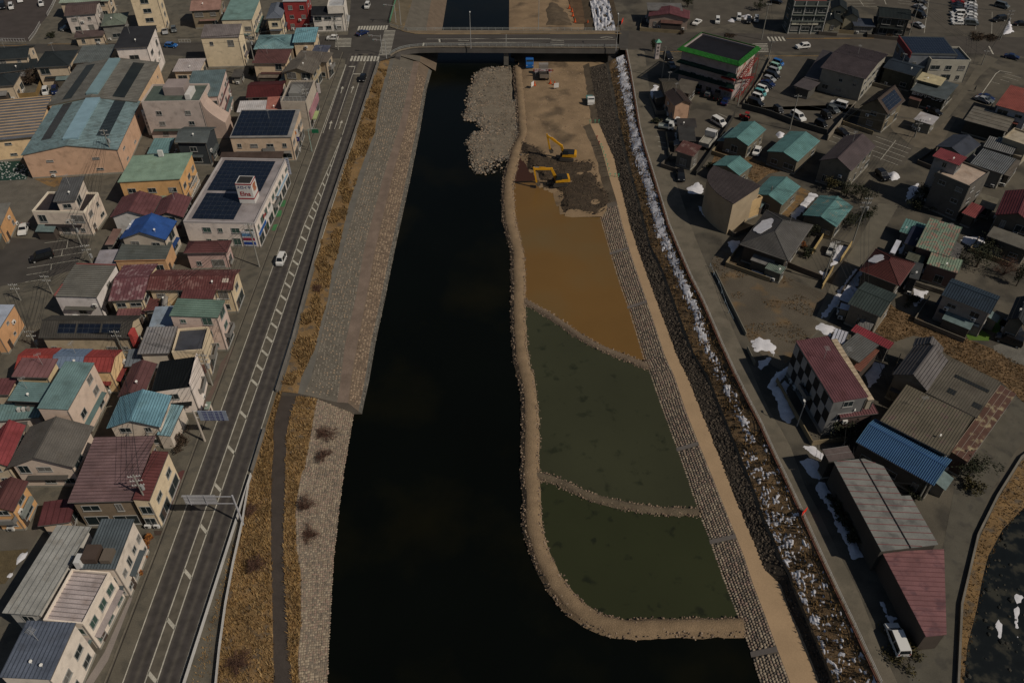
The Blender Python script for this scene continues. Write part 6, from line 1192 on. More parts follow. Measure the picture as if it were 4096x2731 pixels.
{'n':'rooftop_shop','l':'grey shop with cluttered flat roof and pink signboards on the main road','r':(-56.62,202.92,.0011,6.93,12.69),'z':8.4,'t':'flat','wall':(.453,.384,.309),'roof':(.116,.108,.098),'shop':'1','ws':3,'c':'shop','box':[(-.5,.4,-.5,.3,7.8,9.2,(.212,.201,.181),'stair_head')]},
{'n':'curved_office','l':'large pinkish white office with stepped curved parapet','r':(-86.56,197.31,.0314,14.97,10.13),'z':10.6,'t':'flat','wall':(.502,.411,.358),'roof':(.081,.102,.084),'ws':5,'ww':1.4,'wh':1.1,'c':'building','box':[(-.35,.35,-.2,.8,10.2,12.4,(.295,.239,.218),'stair_head'),(.45,.62,-.7,.3,10.2,11.6,(.59,.555,.512),'tank')]},
{'n':'teal_roof_office','l':'rear wing with teal roof and pink walls crossed by maroon bands','r':(-81.47,205.08,.1119,8.9,15.16),'z':9.2,'t':'shed','wall':(.621,.467,.402),'roof':(.122,.164,.167),'rise':.5,'hi':2,'oh':.15,'ws':2.6,'c':'building','rib':('d',.5,(.075,.101,.103),(.05,.05))},
{'n':'cream_office','l':'cream three storey office with grey tiled front roof on the side street','r':(-85.99,239.13,.0558,11.09,6.47),'z':9.2,'t':'shed','wall':(.702,.569,.386),'roof':(.179,.153,.146),'rise':1.4,'hi':2,'oh':.1,'rib':('d',.5),'ws':3.4,'skip':.3,'c':'building'},
{'n':'teal_roof_hall','l':'cream hall with teal roof and glazed front beside the side street','r':(-86.33,261.99,.0675,9.38,15.88),'z':7.4,'t':'shed','wall':(.657,.54,.378),'roof':(.157,.244,.216),'rise':.4,'hi':2,'oh':.1,'ws':2.4,'ww':2.0,'skip':.05,'c':'building'},
{'n':'rust_tile_house','l':'olive house with reddish brown tile roof next to the teal roofed hall','r':(-99.88,270.85,.1267,9.69,10.58),'z':6,'t':'gable','wall':(.238,.189,.126),'roof':(.321,.19,.151),'ax':'x','rise':1.3,'rib':('d',.4)},
{'n':'slim_house','l':'slim cream house with blue grey hip roof left of the red building','r':(-75.6,263.76,.0826,5.08,12.82),'z':6.6,'t':'hip','wall':(.704,.584,.397),'roof':(.135,.15,.18),'rise':1.2,'rib':('h',.4)},
{'n':'red_building','l':'bright red three storey building with pale roof','r':(-69.51,267.67,.0504,7.67,7.52),'z':9.4,'t':'shed','wall':(.277,.039,.037),'roof':(.415,.428,.436),'rise':.3,'hi':2,'oh':.1,'ws':2.6,'ww':1.3,'c':'building'},
{'n':'kawara_white_house','l':'white house with black tiled gables at the crossing','r':(-59.39,265.74,.0597,10.32,7.23),'z':5.8,'t':'gable','wall':(.673,.613,.536),'roof':(.016,.017,.019),'ax':'x','rise':1.4,'rib':('d',.4),'ws':2.2},
{'n':'flat_grey_block','l':'pale grey flat roofed block behind the black tiled white house','r':(-56.57,266.95,.0838,5.56,8.53),'z':8.4,'t':'flat','wall':(.642,.583,.508),'roof':(.407,.404,.396),'c':'building'},
{'n':'cyan_roof_house','l':'low house with wide streaked cyan hip roof','r':(-72.53,246.03,.0644,11.82,10.77),'z':3.8,'t':'hip','wall':(.272,.207,.145),'roof':(.217,.344,.351),'rise':1.1,'rib':('d',.6,(.098,.172,.181))},
{'n':'cyan_roof_house','l':'small cream house with plain cyan roof beside the crossing','r':(-63.35,247.16,.068,6.9,10.19),'z':5.2,'t':'shed','wall':(.65,.501,.332),'roof':(.174,.33,.366),'rise':.5,'hi':2,'rib':('d',.6,(.089,.178,.201))},
{'n':'maroon_ribbed_house','l':'cream house with maroon ribbed roof below the cyan hip roof','r':(-69.75,229.92,-.0097,9.98,8.31),'z':5.8,'t':'shed','wall':(.648,.489,.323),'roof':(.116,.054,.048),'rise':.7,'hi':2,'rib':('d',.45),'ws':3},
{'n':'brown_gable_house','l':'grey brown gabled house facing the main road behind the rooftop shop','r':(-60.09,224.27,-.1106,9.1,8.55),'z':5.4,'t':'gable','wall':(.386,.307,.193),'roof':(.132,.113,.091),'ax':'y','rise':1.5,'rib':('h',.5),'shop':'1'},
{'n':'brown_gable_house','l':'grey brown roofed house between the crossing and the brown gabled house','r':(-57.75,230.63,-.1923,10.02,5.56),'z':5.6,'t':'shed','wall':(.387,.307,.217),'roof':(.144,.12,.097),'rise':.5,'hi':2,'rib':('d',.5),'shop':'1'},
{'n':'corner_shop','l':'small corner shop with slate blue roof at the crossing','r':(-57.31,238.59,-.0766,4.76,5.47),'z':4.4,'t':'shed','wall':(.45,.372,.284),'roof':(.079,.083,.112),'rise':.3,'c':'shop'},
{'n':'corrugated_shed','l':'low shed with pale corrugated roof behind the curved office','r':(-94.27,229.42,.0523,7.91,8.1),'z':3.6,'t':'shed','wall':(.551,.435,.307),'roof':(.398,.35,.333),'rise':.3,'rib':('d',.5),'c':'shed'},
{'n':'garden_carport','l':'dark carport roof beside the curved office','r':(-79.57,226.28,.0576,2.85,4.49),'z':2.6,'t':'shed','wall':(.206,.195,.17),'roof':(.081,.073,.064),'rise':.2,'c':'carport'},
{'n':'teal_sheet_roof','l':'small teal sheet roof between the warehouse and the slate house','r':(-87.8,182.9,.0448,5.2,7.25),'z':3.2,'t':'shed','wall':(.206,.195,.17),'roof':(.138,.236,.235),'rise':.3,'rib':('d',.6),'c':'shed'},
{'n':'pink_wall_house','l':'pink walled house with maroon hipped roof behind the shop house yard','r':(-63.61,138.43,.0263,8.98,4.29),'z':4.6,'t':'hip','wall':(.568,.384,.334),'roof':(.105,.042,.04),'rise':1.2,'rib':('h',.5),'ws':2.6},
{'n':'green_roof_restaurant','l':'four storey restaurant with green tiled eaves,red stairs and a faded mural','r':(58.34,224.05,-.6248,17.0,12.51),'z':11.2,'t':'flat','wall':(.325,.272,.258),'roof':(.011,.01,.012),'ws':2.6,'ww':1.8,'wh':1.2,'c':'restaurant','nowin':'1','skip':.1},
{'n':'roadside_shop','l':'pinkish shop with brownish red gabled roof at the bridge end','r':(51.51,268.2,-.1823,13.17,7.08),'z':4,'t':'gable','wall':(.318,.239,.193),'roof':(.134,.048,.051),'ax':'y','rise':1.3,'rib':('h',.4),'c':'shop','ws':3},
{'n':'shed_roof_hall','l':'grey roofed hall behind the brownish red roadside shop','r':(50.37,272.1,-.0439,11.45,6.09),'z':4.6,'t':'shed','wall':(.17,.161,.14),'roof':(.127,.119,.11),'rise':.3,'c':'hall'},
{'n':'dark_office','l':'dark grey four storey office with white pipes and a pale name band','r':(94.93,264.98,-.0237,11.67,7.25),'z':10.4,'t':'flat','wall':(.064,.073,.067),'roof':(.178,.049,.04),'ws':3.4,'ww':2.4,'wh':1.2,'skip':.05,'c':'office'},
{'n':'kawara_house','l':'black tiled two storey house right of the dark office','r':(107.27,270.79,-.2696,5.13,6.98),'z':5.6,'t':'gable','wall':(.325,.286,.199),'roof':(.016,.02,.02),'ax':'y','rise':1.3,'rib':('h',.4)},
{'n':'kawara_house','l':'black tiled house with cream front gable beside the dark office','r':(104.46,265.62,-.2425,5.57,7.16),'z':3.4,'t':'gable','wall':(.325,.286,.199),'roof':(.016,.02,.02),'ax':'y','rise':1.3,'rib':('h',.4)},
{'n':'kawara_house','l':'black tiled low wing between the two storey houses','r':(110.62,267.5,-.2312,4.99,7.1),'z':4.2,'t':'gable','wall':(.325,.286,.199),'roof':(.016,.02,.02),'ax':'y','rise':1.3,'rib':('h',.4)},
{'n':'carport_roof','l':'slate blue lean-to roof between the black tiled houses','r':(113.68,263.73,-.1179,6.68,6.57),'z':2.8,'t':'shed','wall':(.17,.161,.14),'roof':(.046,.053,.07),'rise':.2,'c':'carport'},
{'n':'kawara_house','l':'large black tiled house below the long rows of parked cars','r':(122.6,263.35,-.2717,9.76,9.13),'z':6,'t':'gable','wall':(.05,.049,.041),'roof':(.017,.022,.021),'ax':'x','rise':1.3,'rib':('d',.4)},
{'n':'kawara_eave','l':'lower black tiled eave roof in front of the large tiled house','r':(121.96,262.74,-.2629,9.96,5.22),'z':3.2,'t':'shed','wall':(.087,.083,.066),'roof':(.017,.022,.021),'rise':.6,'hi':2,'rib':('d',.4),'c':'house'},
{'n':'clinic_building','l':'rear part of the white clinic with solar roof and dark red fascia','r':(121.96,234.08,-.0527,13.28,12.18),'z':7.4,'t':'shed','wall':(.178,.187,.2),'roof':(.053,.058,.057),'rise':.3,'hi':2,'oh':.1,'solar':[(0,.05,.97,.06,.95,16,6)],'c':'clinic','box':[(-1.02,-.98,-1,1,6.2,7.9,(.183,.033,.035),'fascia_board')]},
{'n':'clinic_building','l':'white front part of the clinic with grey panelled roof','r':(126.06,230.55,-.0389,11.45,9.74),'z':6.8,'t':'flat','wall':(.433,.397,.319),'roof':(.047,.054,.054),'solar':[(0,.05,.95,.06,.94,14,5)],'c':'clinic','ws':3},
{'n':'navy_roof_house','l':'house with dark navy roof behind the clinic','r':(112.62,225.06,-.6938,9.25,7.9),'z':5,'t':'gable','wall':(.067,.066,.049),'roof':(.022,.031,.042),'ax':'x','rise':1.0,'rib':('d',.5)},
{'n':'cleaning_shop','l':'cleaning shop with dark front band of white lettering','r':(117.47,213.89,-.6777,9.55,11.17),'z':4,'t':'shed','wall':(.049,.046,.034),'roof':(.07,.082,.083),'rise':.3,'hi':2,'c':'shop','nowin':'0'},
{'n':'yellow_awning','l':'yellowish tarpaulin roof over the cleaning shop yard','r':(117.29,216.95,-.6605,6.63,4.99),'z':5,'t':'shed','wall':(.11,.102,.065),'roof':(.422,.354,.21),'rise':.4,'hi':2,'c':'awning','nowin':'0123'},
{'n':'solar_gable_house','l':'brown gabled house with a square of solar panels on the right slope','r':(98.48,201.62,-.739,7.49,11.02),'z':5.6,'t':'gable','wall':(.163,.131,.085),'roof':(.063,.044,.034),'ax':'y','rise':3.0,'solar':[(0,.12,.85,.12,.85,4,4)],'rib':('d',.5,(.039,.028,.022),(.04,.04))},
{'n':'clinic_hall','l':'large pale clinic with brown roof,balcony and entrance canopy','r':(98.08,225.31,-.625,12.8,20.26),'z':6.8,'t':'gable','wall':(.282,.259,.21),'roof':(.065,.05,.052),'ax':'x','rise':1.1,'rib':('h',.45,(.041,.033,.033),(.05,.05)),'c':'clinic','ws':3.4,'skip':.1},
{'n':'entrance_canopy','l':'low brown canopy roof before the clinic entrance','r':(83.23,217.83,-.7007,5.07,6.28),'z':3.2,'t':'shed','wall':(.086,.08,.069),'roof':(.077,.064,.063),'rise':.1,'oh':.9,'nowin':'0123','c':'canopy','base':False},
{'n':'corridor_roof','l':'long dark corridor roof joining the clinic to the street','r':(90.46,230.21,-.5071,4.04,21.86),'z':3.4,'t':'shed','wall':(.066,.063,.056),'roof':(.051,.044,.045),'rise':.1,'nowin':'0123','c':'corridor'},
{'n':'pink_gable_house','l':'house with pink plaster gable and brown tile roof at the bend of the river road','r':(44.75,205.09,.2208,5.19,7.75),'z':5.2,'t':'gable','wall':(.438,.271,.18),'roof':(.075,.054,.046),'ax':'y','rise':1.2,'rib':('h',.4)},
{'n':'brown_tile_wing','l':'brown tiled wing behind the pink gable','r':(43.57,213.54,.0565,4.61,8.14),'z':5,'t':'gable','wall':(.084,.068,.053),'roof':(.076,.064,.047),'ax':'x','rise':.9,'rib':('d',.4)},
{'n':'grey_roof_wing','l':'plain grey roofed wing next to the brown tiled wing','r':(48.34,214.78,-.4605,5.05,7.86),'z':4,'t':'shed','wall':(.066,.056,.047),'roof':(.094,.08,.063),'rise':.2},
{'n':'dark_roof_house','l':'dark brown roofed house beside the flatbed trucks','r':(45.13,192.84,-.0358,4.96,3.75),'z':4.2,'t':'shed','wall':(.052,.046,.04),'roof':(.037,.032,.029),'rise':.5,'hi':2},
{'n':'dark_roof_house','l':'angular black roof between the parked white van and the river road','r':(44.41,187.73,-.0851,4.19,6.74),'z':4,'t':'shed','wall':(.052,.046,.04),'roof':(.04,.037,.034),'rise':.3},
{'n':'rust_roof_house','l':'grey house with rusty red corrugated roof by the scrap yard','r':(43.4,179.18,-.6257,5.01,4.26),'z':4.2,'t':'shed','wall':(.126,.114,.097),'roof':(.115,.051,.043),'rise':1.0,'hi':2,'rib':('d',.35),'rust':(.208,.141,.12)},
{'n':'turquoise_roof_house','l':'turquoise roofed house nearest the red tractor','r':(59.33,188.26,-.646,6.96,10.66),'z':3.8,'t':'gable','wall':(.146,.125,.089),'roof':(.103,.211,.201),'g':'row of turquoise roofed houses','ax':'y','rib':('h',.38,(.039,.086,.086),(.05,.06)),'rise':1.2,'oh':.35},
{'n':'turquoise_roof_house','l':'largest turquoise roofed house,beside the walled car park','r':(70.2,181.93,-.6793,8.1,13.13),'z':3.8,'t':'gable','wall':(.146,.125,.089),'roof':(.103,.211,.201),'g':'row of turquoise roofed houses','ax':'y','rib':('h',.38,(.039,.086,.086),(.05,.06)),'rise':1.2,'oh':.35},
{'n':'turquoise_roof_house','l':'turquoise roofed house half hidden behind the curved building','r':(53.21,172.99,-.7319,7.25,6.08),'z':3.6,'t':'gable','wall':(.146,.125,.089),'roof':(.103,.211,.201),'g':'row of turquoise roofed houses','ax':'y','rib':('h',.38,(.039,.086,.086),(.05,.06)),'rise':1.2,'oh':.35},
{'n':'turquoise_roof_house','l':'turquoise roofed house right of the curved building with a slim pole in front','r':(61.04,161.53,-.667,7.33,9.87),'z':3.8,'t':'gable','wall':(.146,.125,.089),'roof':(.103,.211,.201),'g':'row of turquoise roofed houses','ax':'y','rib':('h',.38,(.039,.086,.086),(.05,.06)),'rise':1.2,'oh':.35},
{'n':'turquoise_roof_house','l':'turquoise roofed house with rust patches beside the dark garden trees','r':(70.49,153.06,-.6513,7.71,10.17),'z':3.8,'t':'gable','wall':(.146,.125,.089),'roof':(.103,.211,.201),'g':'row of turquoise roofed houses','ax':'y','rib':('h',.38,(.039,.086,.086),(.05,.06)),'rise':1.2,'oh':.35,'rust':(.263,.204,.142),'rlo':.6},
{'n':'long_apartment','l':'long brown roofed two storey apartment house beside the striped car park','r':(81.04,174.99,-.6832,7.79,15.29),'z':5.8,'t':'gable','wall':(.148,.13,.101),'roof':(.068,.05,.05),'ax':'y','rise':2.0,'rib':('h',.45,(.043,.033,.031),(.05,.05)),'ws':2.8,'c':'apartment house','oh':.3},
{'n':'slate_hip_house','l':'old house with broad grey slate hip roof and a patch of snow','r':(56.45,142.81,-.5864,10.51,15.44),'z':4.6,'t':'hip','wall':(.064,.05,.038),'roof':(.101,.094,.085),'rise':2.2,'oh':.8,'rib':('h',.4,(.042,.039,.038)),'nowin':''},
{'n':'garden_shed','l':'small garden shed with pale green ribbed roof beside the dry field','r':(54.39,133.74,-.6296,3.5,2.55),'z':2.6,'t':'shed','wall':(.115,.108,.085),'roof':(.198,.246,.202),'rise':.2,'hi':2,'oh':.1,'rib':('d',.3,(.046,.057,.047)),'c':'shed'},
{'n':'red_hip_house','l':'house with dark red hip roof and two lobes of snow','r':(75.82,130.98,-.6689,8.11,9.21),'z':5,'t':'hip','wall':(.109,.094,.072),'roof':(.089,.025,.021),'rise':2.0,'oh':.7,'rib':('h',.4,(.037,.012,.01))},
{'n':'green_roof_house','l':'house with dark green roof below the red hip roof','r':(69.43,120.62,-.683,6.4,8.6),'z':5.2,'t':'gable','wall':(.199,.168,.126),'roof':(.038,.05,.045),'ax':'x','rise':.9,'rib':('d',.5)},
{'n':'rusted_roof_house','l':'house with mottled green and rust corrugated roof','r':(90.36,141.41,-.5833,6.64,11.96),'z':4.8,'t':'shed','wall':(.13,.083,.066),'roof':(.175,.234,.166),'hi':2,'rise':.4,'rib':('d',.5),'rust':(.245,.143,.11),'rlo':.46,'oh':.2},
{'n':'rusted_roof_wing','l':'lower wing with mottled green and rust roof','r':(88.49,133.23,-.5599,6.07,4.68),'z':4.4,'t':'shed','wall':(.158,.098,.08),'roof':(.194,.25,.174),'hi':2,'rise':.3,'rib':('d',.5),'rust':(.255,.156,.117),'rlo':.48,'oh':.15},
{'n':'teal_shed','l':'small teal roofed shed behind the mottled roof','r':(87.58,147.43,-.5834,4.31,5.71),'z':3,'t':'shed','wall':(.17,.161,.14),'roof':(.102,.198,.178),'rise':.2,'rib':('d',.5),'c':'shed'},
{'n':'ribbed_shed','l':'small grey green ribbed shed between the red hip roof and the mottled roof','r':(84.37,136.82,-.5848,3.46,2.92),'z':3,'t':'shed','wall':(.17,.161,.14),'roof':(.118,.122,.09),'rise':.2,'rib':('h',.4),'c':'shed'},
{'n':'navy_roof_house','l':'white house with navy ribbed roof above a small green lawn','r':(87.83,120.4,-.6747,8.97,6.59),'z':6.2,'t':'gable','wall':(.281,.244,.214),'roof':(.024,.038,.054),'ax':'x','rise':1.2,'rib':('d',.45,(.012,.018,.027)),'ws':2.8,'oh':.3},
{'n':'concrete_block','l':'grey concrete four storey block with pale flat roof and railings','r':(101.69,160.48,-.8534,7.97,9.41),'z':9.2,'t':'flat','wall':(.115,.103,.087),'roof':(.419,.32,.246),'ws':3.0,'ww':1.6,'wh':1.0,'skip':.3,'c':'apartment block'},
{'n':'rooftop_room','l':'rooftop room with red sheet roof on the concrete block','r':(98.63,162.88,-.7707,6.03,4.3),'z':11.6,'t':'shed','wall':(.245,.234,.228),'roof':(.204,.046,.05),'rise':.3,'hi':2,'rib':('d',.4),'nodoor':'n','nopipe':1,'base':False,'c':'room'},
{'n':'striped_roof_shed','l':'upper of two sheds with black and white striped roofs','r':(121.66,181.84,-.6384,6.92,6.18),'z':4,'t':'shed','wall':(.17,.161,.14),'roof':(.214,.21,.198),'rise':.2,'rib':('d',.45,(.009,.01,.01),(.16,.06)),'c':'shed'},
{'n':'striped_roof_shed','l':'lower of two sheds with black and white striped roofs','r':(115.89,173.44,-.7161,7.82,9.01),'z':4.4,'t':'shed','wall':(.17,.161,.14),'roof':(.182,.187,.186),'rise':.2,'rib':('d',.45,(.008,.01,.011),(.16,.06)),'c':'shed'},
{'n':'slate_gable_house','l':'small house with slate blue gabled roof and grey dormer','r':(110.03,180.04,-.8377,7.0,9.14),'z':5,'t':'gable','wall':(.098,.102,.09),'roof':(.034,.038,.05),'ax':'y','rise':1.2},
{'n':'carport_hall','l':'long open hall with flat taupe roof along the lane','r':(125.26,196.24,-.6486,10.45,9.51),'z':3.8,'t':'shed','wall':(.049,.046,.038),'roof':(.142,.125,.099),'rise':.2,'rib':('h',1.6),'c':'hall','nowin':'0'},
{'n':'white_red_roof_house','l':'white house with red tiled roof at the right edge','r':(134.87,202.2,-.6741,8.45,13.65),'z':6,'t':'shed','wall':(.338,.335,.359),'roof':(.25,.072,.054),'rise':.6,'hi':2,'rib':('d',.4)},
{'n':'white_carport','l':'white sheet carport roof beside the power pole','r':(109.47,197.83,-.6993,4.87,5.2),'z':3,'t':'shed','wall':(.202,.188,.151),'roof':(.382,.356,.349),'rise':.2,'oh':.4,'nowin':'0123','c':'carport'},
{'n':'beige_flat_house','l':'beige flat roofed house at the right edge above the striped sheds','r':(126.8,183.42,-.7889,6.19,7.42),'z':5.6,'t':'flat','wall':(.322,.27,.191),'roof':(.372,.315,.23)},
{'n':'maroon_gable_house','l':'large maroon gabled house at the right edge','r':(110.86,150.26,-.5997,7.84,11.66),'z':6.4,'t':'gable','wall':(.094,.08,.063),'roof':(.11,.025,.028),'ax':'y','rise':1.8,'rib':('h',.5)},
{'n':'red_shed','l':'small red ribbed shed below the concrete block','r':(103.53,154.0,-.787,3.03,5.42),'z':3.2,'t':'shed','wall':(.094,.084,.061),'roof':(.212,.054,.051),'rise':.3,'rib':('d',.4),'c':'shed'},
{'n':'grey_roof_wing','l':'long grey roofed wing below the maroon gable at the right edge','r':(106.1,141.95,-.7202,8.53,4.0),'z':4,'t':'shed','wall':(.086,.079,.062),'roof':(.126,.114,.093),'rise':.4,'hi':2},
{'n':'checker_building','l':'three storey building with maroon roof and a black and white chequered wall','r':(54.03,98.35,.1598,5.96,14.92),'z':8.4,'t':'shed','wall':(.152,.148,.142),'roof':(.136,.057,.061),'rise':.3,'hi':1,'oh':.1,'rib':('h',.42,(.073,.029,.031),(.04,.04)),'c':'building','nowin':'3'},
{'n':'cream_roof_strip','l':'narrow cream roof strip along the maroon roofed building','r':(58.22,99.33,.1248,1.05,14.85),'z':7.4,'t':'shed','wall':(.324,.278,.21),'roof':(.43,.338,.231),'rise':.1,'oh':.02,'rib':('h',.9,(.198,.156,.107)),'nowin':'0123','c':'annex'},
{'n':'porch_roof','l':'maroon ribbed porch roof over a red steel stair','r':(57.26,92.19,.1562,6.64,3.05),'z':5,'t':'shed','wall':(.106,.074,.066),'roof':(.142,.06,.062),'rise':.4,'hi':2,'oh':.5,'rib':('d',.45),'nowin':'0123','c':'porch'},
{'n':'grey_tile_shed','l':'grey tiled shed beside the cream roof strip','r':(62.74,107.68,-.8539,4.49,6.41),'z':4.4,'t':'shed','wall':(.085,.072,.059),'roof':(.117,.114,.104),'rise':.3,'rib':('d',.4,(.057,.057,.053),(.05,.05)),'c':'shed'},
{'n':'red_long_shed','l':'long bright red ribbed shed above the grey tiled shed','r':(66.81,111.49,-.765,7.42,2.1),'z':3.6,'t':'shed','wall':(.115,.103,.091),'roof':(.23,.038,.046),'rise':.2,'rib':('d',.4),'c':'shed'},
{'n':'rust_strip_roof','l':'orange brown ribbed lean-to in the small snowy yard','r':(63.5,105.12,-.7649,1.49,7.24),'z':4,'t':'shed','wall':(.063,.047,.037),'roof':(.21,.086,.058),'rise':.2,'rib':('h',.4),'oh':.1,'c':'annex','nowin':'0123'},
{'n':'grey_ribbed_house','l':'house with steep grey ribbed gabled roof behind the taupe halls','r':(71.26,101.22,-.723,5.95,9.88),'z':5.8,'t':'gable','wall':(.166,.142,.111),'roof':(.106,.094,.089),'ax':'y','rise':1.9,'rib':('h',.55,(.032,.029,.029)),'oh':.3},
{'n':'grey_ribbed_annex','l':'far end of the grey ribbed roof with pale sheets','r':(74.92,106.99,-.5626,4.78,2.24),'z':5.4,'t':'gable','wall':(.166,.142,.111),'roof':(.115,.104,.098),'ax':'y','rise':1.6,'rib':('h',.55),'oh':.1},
{'n':'taupe_hall','l':'upper taupe corrugated hall with dark skylight strip','r':(76.77,96.49,-.7454,8.57,10.72),'z':5.6,'t':'shed','wall':(.109,.094,.07),'roof':(.114,.098,.074),'rise':.3,'hi':2,'rib':('d',.42,(.055,.048,.035),(.06,.06)),'patch':[(0,.26,.92,.62,.7,(.015,.017,.017)),(0,.3,.46,.22,.34,(.019,.021,.021)),(0,.8,.97,.18,.3,(.019,.021,.021))],'c':'hall'},
{'n':'taupe_hall','l':'lower taupe corrugated hall behind the blue tiled roof','r':(67.73,89.14,-.7286,11.16,10.55),'z':5.8,'t':'shed','wall':(.109,.094,.07),'roof':(.129,.109,.076),'rise':.3,'hi':2,'rib':('d',.42,(.054,.045,.031),(.06,.06)),'rust':(.12,.082,.07),'rlo':.56,'c':'hall'},
{'n':'rust_canopy','l':'long rusted canopy roof along the lower lane','r':(78.32,90.09,-.7706,2.78,20.8),'z':4,'t':'shed','wall':(.082,.054,.042),'roof':(.088,.043,.03),'rise':.3,'hi':3,'rib':('h',.7,(.273,.223,.176),(.06,.05)),'rust':(.246,.201,.118),'rlo':.54,'oh':.15,'nowin':'0123','c':'canopy'},
{'n':'blue_tile_house','l':'house with glazed cobalt blue tiled roof','r':(62.45,83.62,-.759,12.72,6.87),'z':4.4,'t':'gable','wall':(.095,.084,.067),'roof':(.022,.062,.175),'ax':'x','rise':1.5,'rib':('d',.32,(.067,.148,.241),(.12,.1)),'oh':.4},
{'n':'brown_panel_roof','l':'small brown panelled roof at the upper end of the long panel roofed house','r':(51.59,82.57,.1752,4.37,2.3),'z':5,'t':'shed','wall':(.049,.043,.035),'roof':(.102,.078,.07),'rise':.1,'rib':('h',.9,(.172,.155,.145)),'nowin':'0123','c':'annex'},
{'n':'curved_building_block','l':'yellow plastered balcony block on the right side of the curved building','r':(52.59,155.04,.5673,8.86,1.43),'z':5,'t':'flat','wall':(.525,.361,.181),'roof':(.066,.057,.05),'nowin':'0','c':'building'},
{'n':'snowy_lean_to','l':'snow covered lean-to beside the dark green roof','r':(66.62,124.66,-.634,2.16,5.17),'z':3,'t':'shed','wall':(.066,.06,.05),'roof':(.482,.481,.522),'rise':.2,'c':'shed'},
{'n':'snowy_lean_to','l':'small snow covered porch roof below the dark green roof','r':(64.86,121.05,-.4425,1.79,1.68),'z':2.8,'t':'shed','wall':(.167,.148,.117),'roof':(.482,.481,.522),'rise':.15,'c':'porch'},
{'n':'snowy_ribbed_shed','l':'shed with snow covered ribbed roof behind the maroon roofed building','r':(60.55,111.16,-.5096,2.36,3.63),'z':4,'t':'shed','wall':(.066,.06,.05),'roof':(.482,.481,.522),'rise':.2,'rib':('d',.5,(.097,.097,.105)),'c':'shed'},
{'n':'navy_sheet_shed','l':'dark navy sheet roof between the teal shed and the mottled roof','r':(86.71,144.21,-.5841,2.43,7.58),'z':3.2,'t':'shed','wall':(.17,.161,.14),'roof':(.016,.019,.036),'rise':.2,'c':'shed'},
{'n':'snowy_strip_shed','l':'narrow snow covered shed left of the navy sheet roof','r':(81.62,140.82,-.5805,1.01,5.26),'z':2.8,'t':'shed','wall':(.17,.161,.14),'roof':(.482,.481,.522),'rise':.15,'c':'shed'},
{'n':'dark_wing','l':'dark grey wing between the red hip roof and the mottled roof','r':(81.64,130.39,-.5156,1.83,5.46),'z':4.4,'t':'shed','wall':(.05,.049,.046),'roof':(.047,.049,.048),'rise':.3},
{'n':'low_store','l':'low concrete roofed store beside the small red shed','r':(108.36,158.17,-.6132,4.38,5.53),'z':2.8,'t':'shed','wall':(.086,.079,.06),'roof':(.135,.118,.084),'rise':.2,'c':'shed'},
{'n':'taupe_lean_to','l':'taupe lean-to at the right of the lower striped roof','r':(120.65,172.44,-.6986,1.43,8.93),'z':3.2,'t':'shed','wall':(.086,.075,.059),'roof':(.166,.142,.116),'rise':.2,'rib':('h',.6),'c':'shed'},
{'n':'dark_stair_house','l':'dark house with a long black stair roof at the right edge','r':(96.42,117.2,-.6349,3.12,8.27),'z':5,'t':'gable','wall':(.097,.093,.078),'roof':(.018,.02,.021),'ax':'y','rise':1.2,'rib':('h',.5)},
{'n':'pale_green_roof','l':'pale green roofed house at the top edge beside the white tile house','r':(-142.41,277.6,.1239,15.92,7.03),'z':5.5,'t':'shed','wall':(.551,.435,.307),'roof':(.307,.361,.279),'rise':.4,'rib':('d',.6)},
{'n':'small_store','l':'small brown store behind the flatbed trucks','r':(43.63,191.16,-.2435,1.43,2.2),'z':2.8,'t':'shed','wall':(.052,.046,.04),'roof':(.089,.05,.042),'rise':.2,'c':'shed'},
{'n':'yard_roof','l':'dark red low roof in the yard between the ribbed roofs','r':(-70.05,121.35,.1685,2.56,4.01),'z':3.4,'t':'shed','wall':(.206,.195,.17),'roof':(.12,.046,.042),'rise':.3,'c':'shed'},
{'n':'yard_store','l':'narrow grey ridged store in the yard behind the green roofed shop','r':(-67.59,122.28,.2341,1.08,5.81),'z':4.2,'t':'gable','wall':(.572,.434,.248),'roof':(.247,.229,.209),'ax':'y','rise':.5,'c':'shed'},
{'n':'garden_porch','l':'low greenish porch roof beside the white street front','r':(-52.2,95.14,.015,.82,1.64),'z':2.6,'t':'shed','wall':(.588,.5,.412),'roof':(.216,.258,.21),'rise':.15,'c':'porch'},
{'n':'side_annex','l':'grey sheet annex beside the right red roof of the long row','r':(-68.07,105.94,.1221,2.65,4.21),'z':3.6,'t':'shed','wall':(.206,.195,.17),'roof':(.14,.156,.173),'rise':.3,'rib':('d',.6),'c':'shed'}]
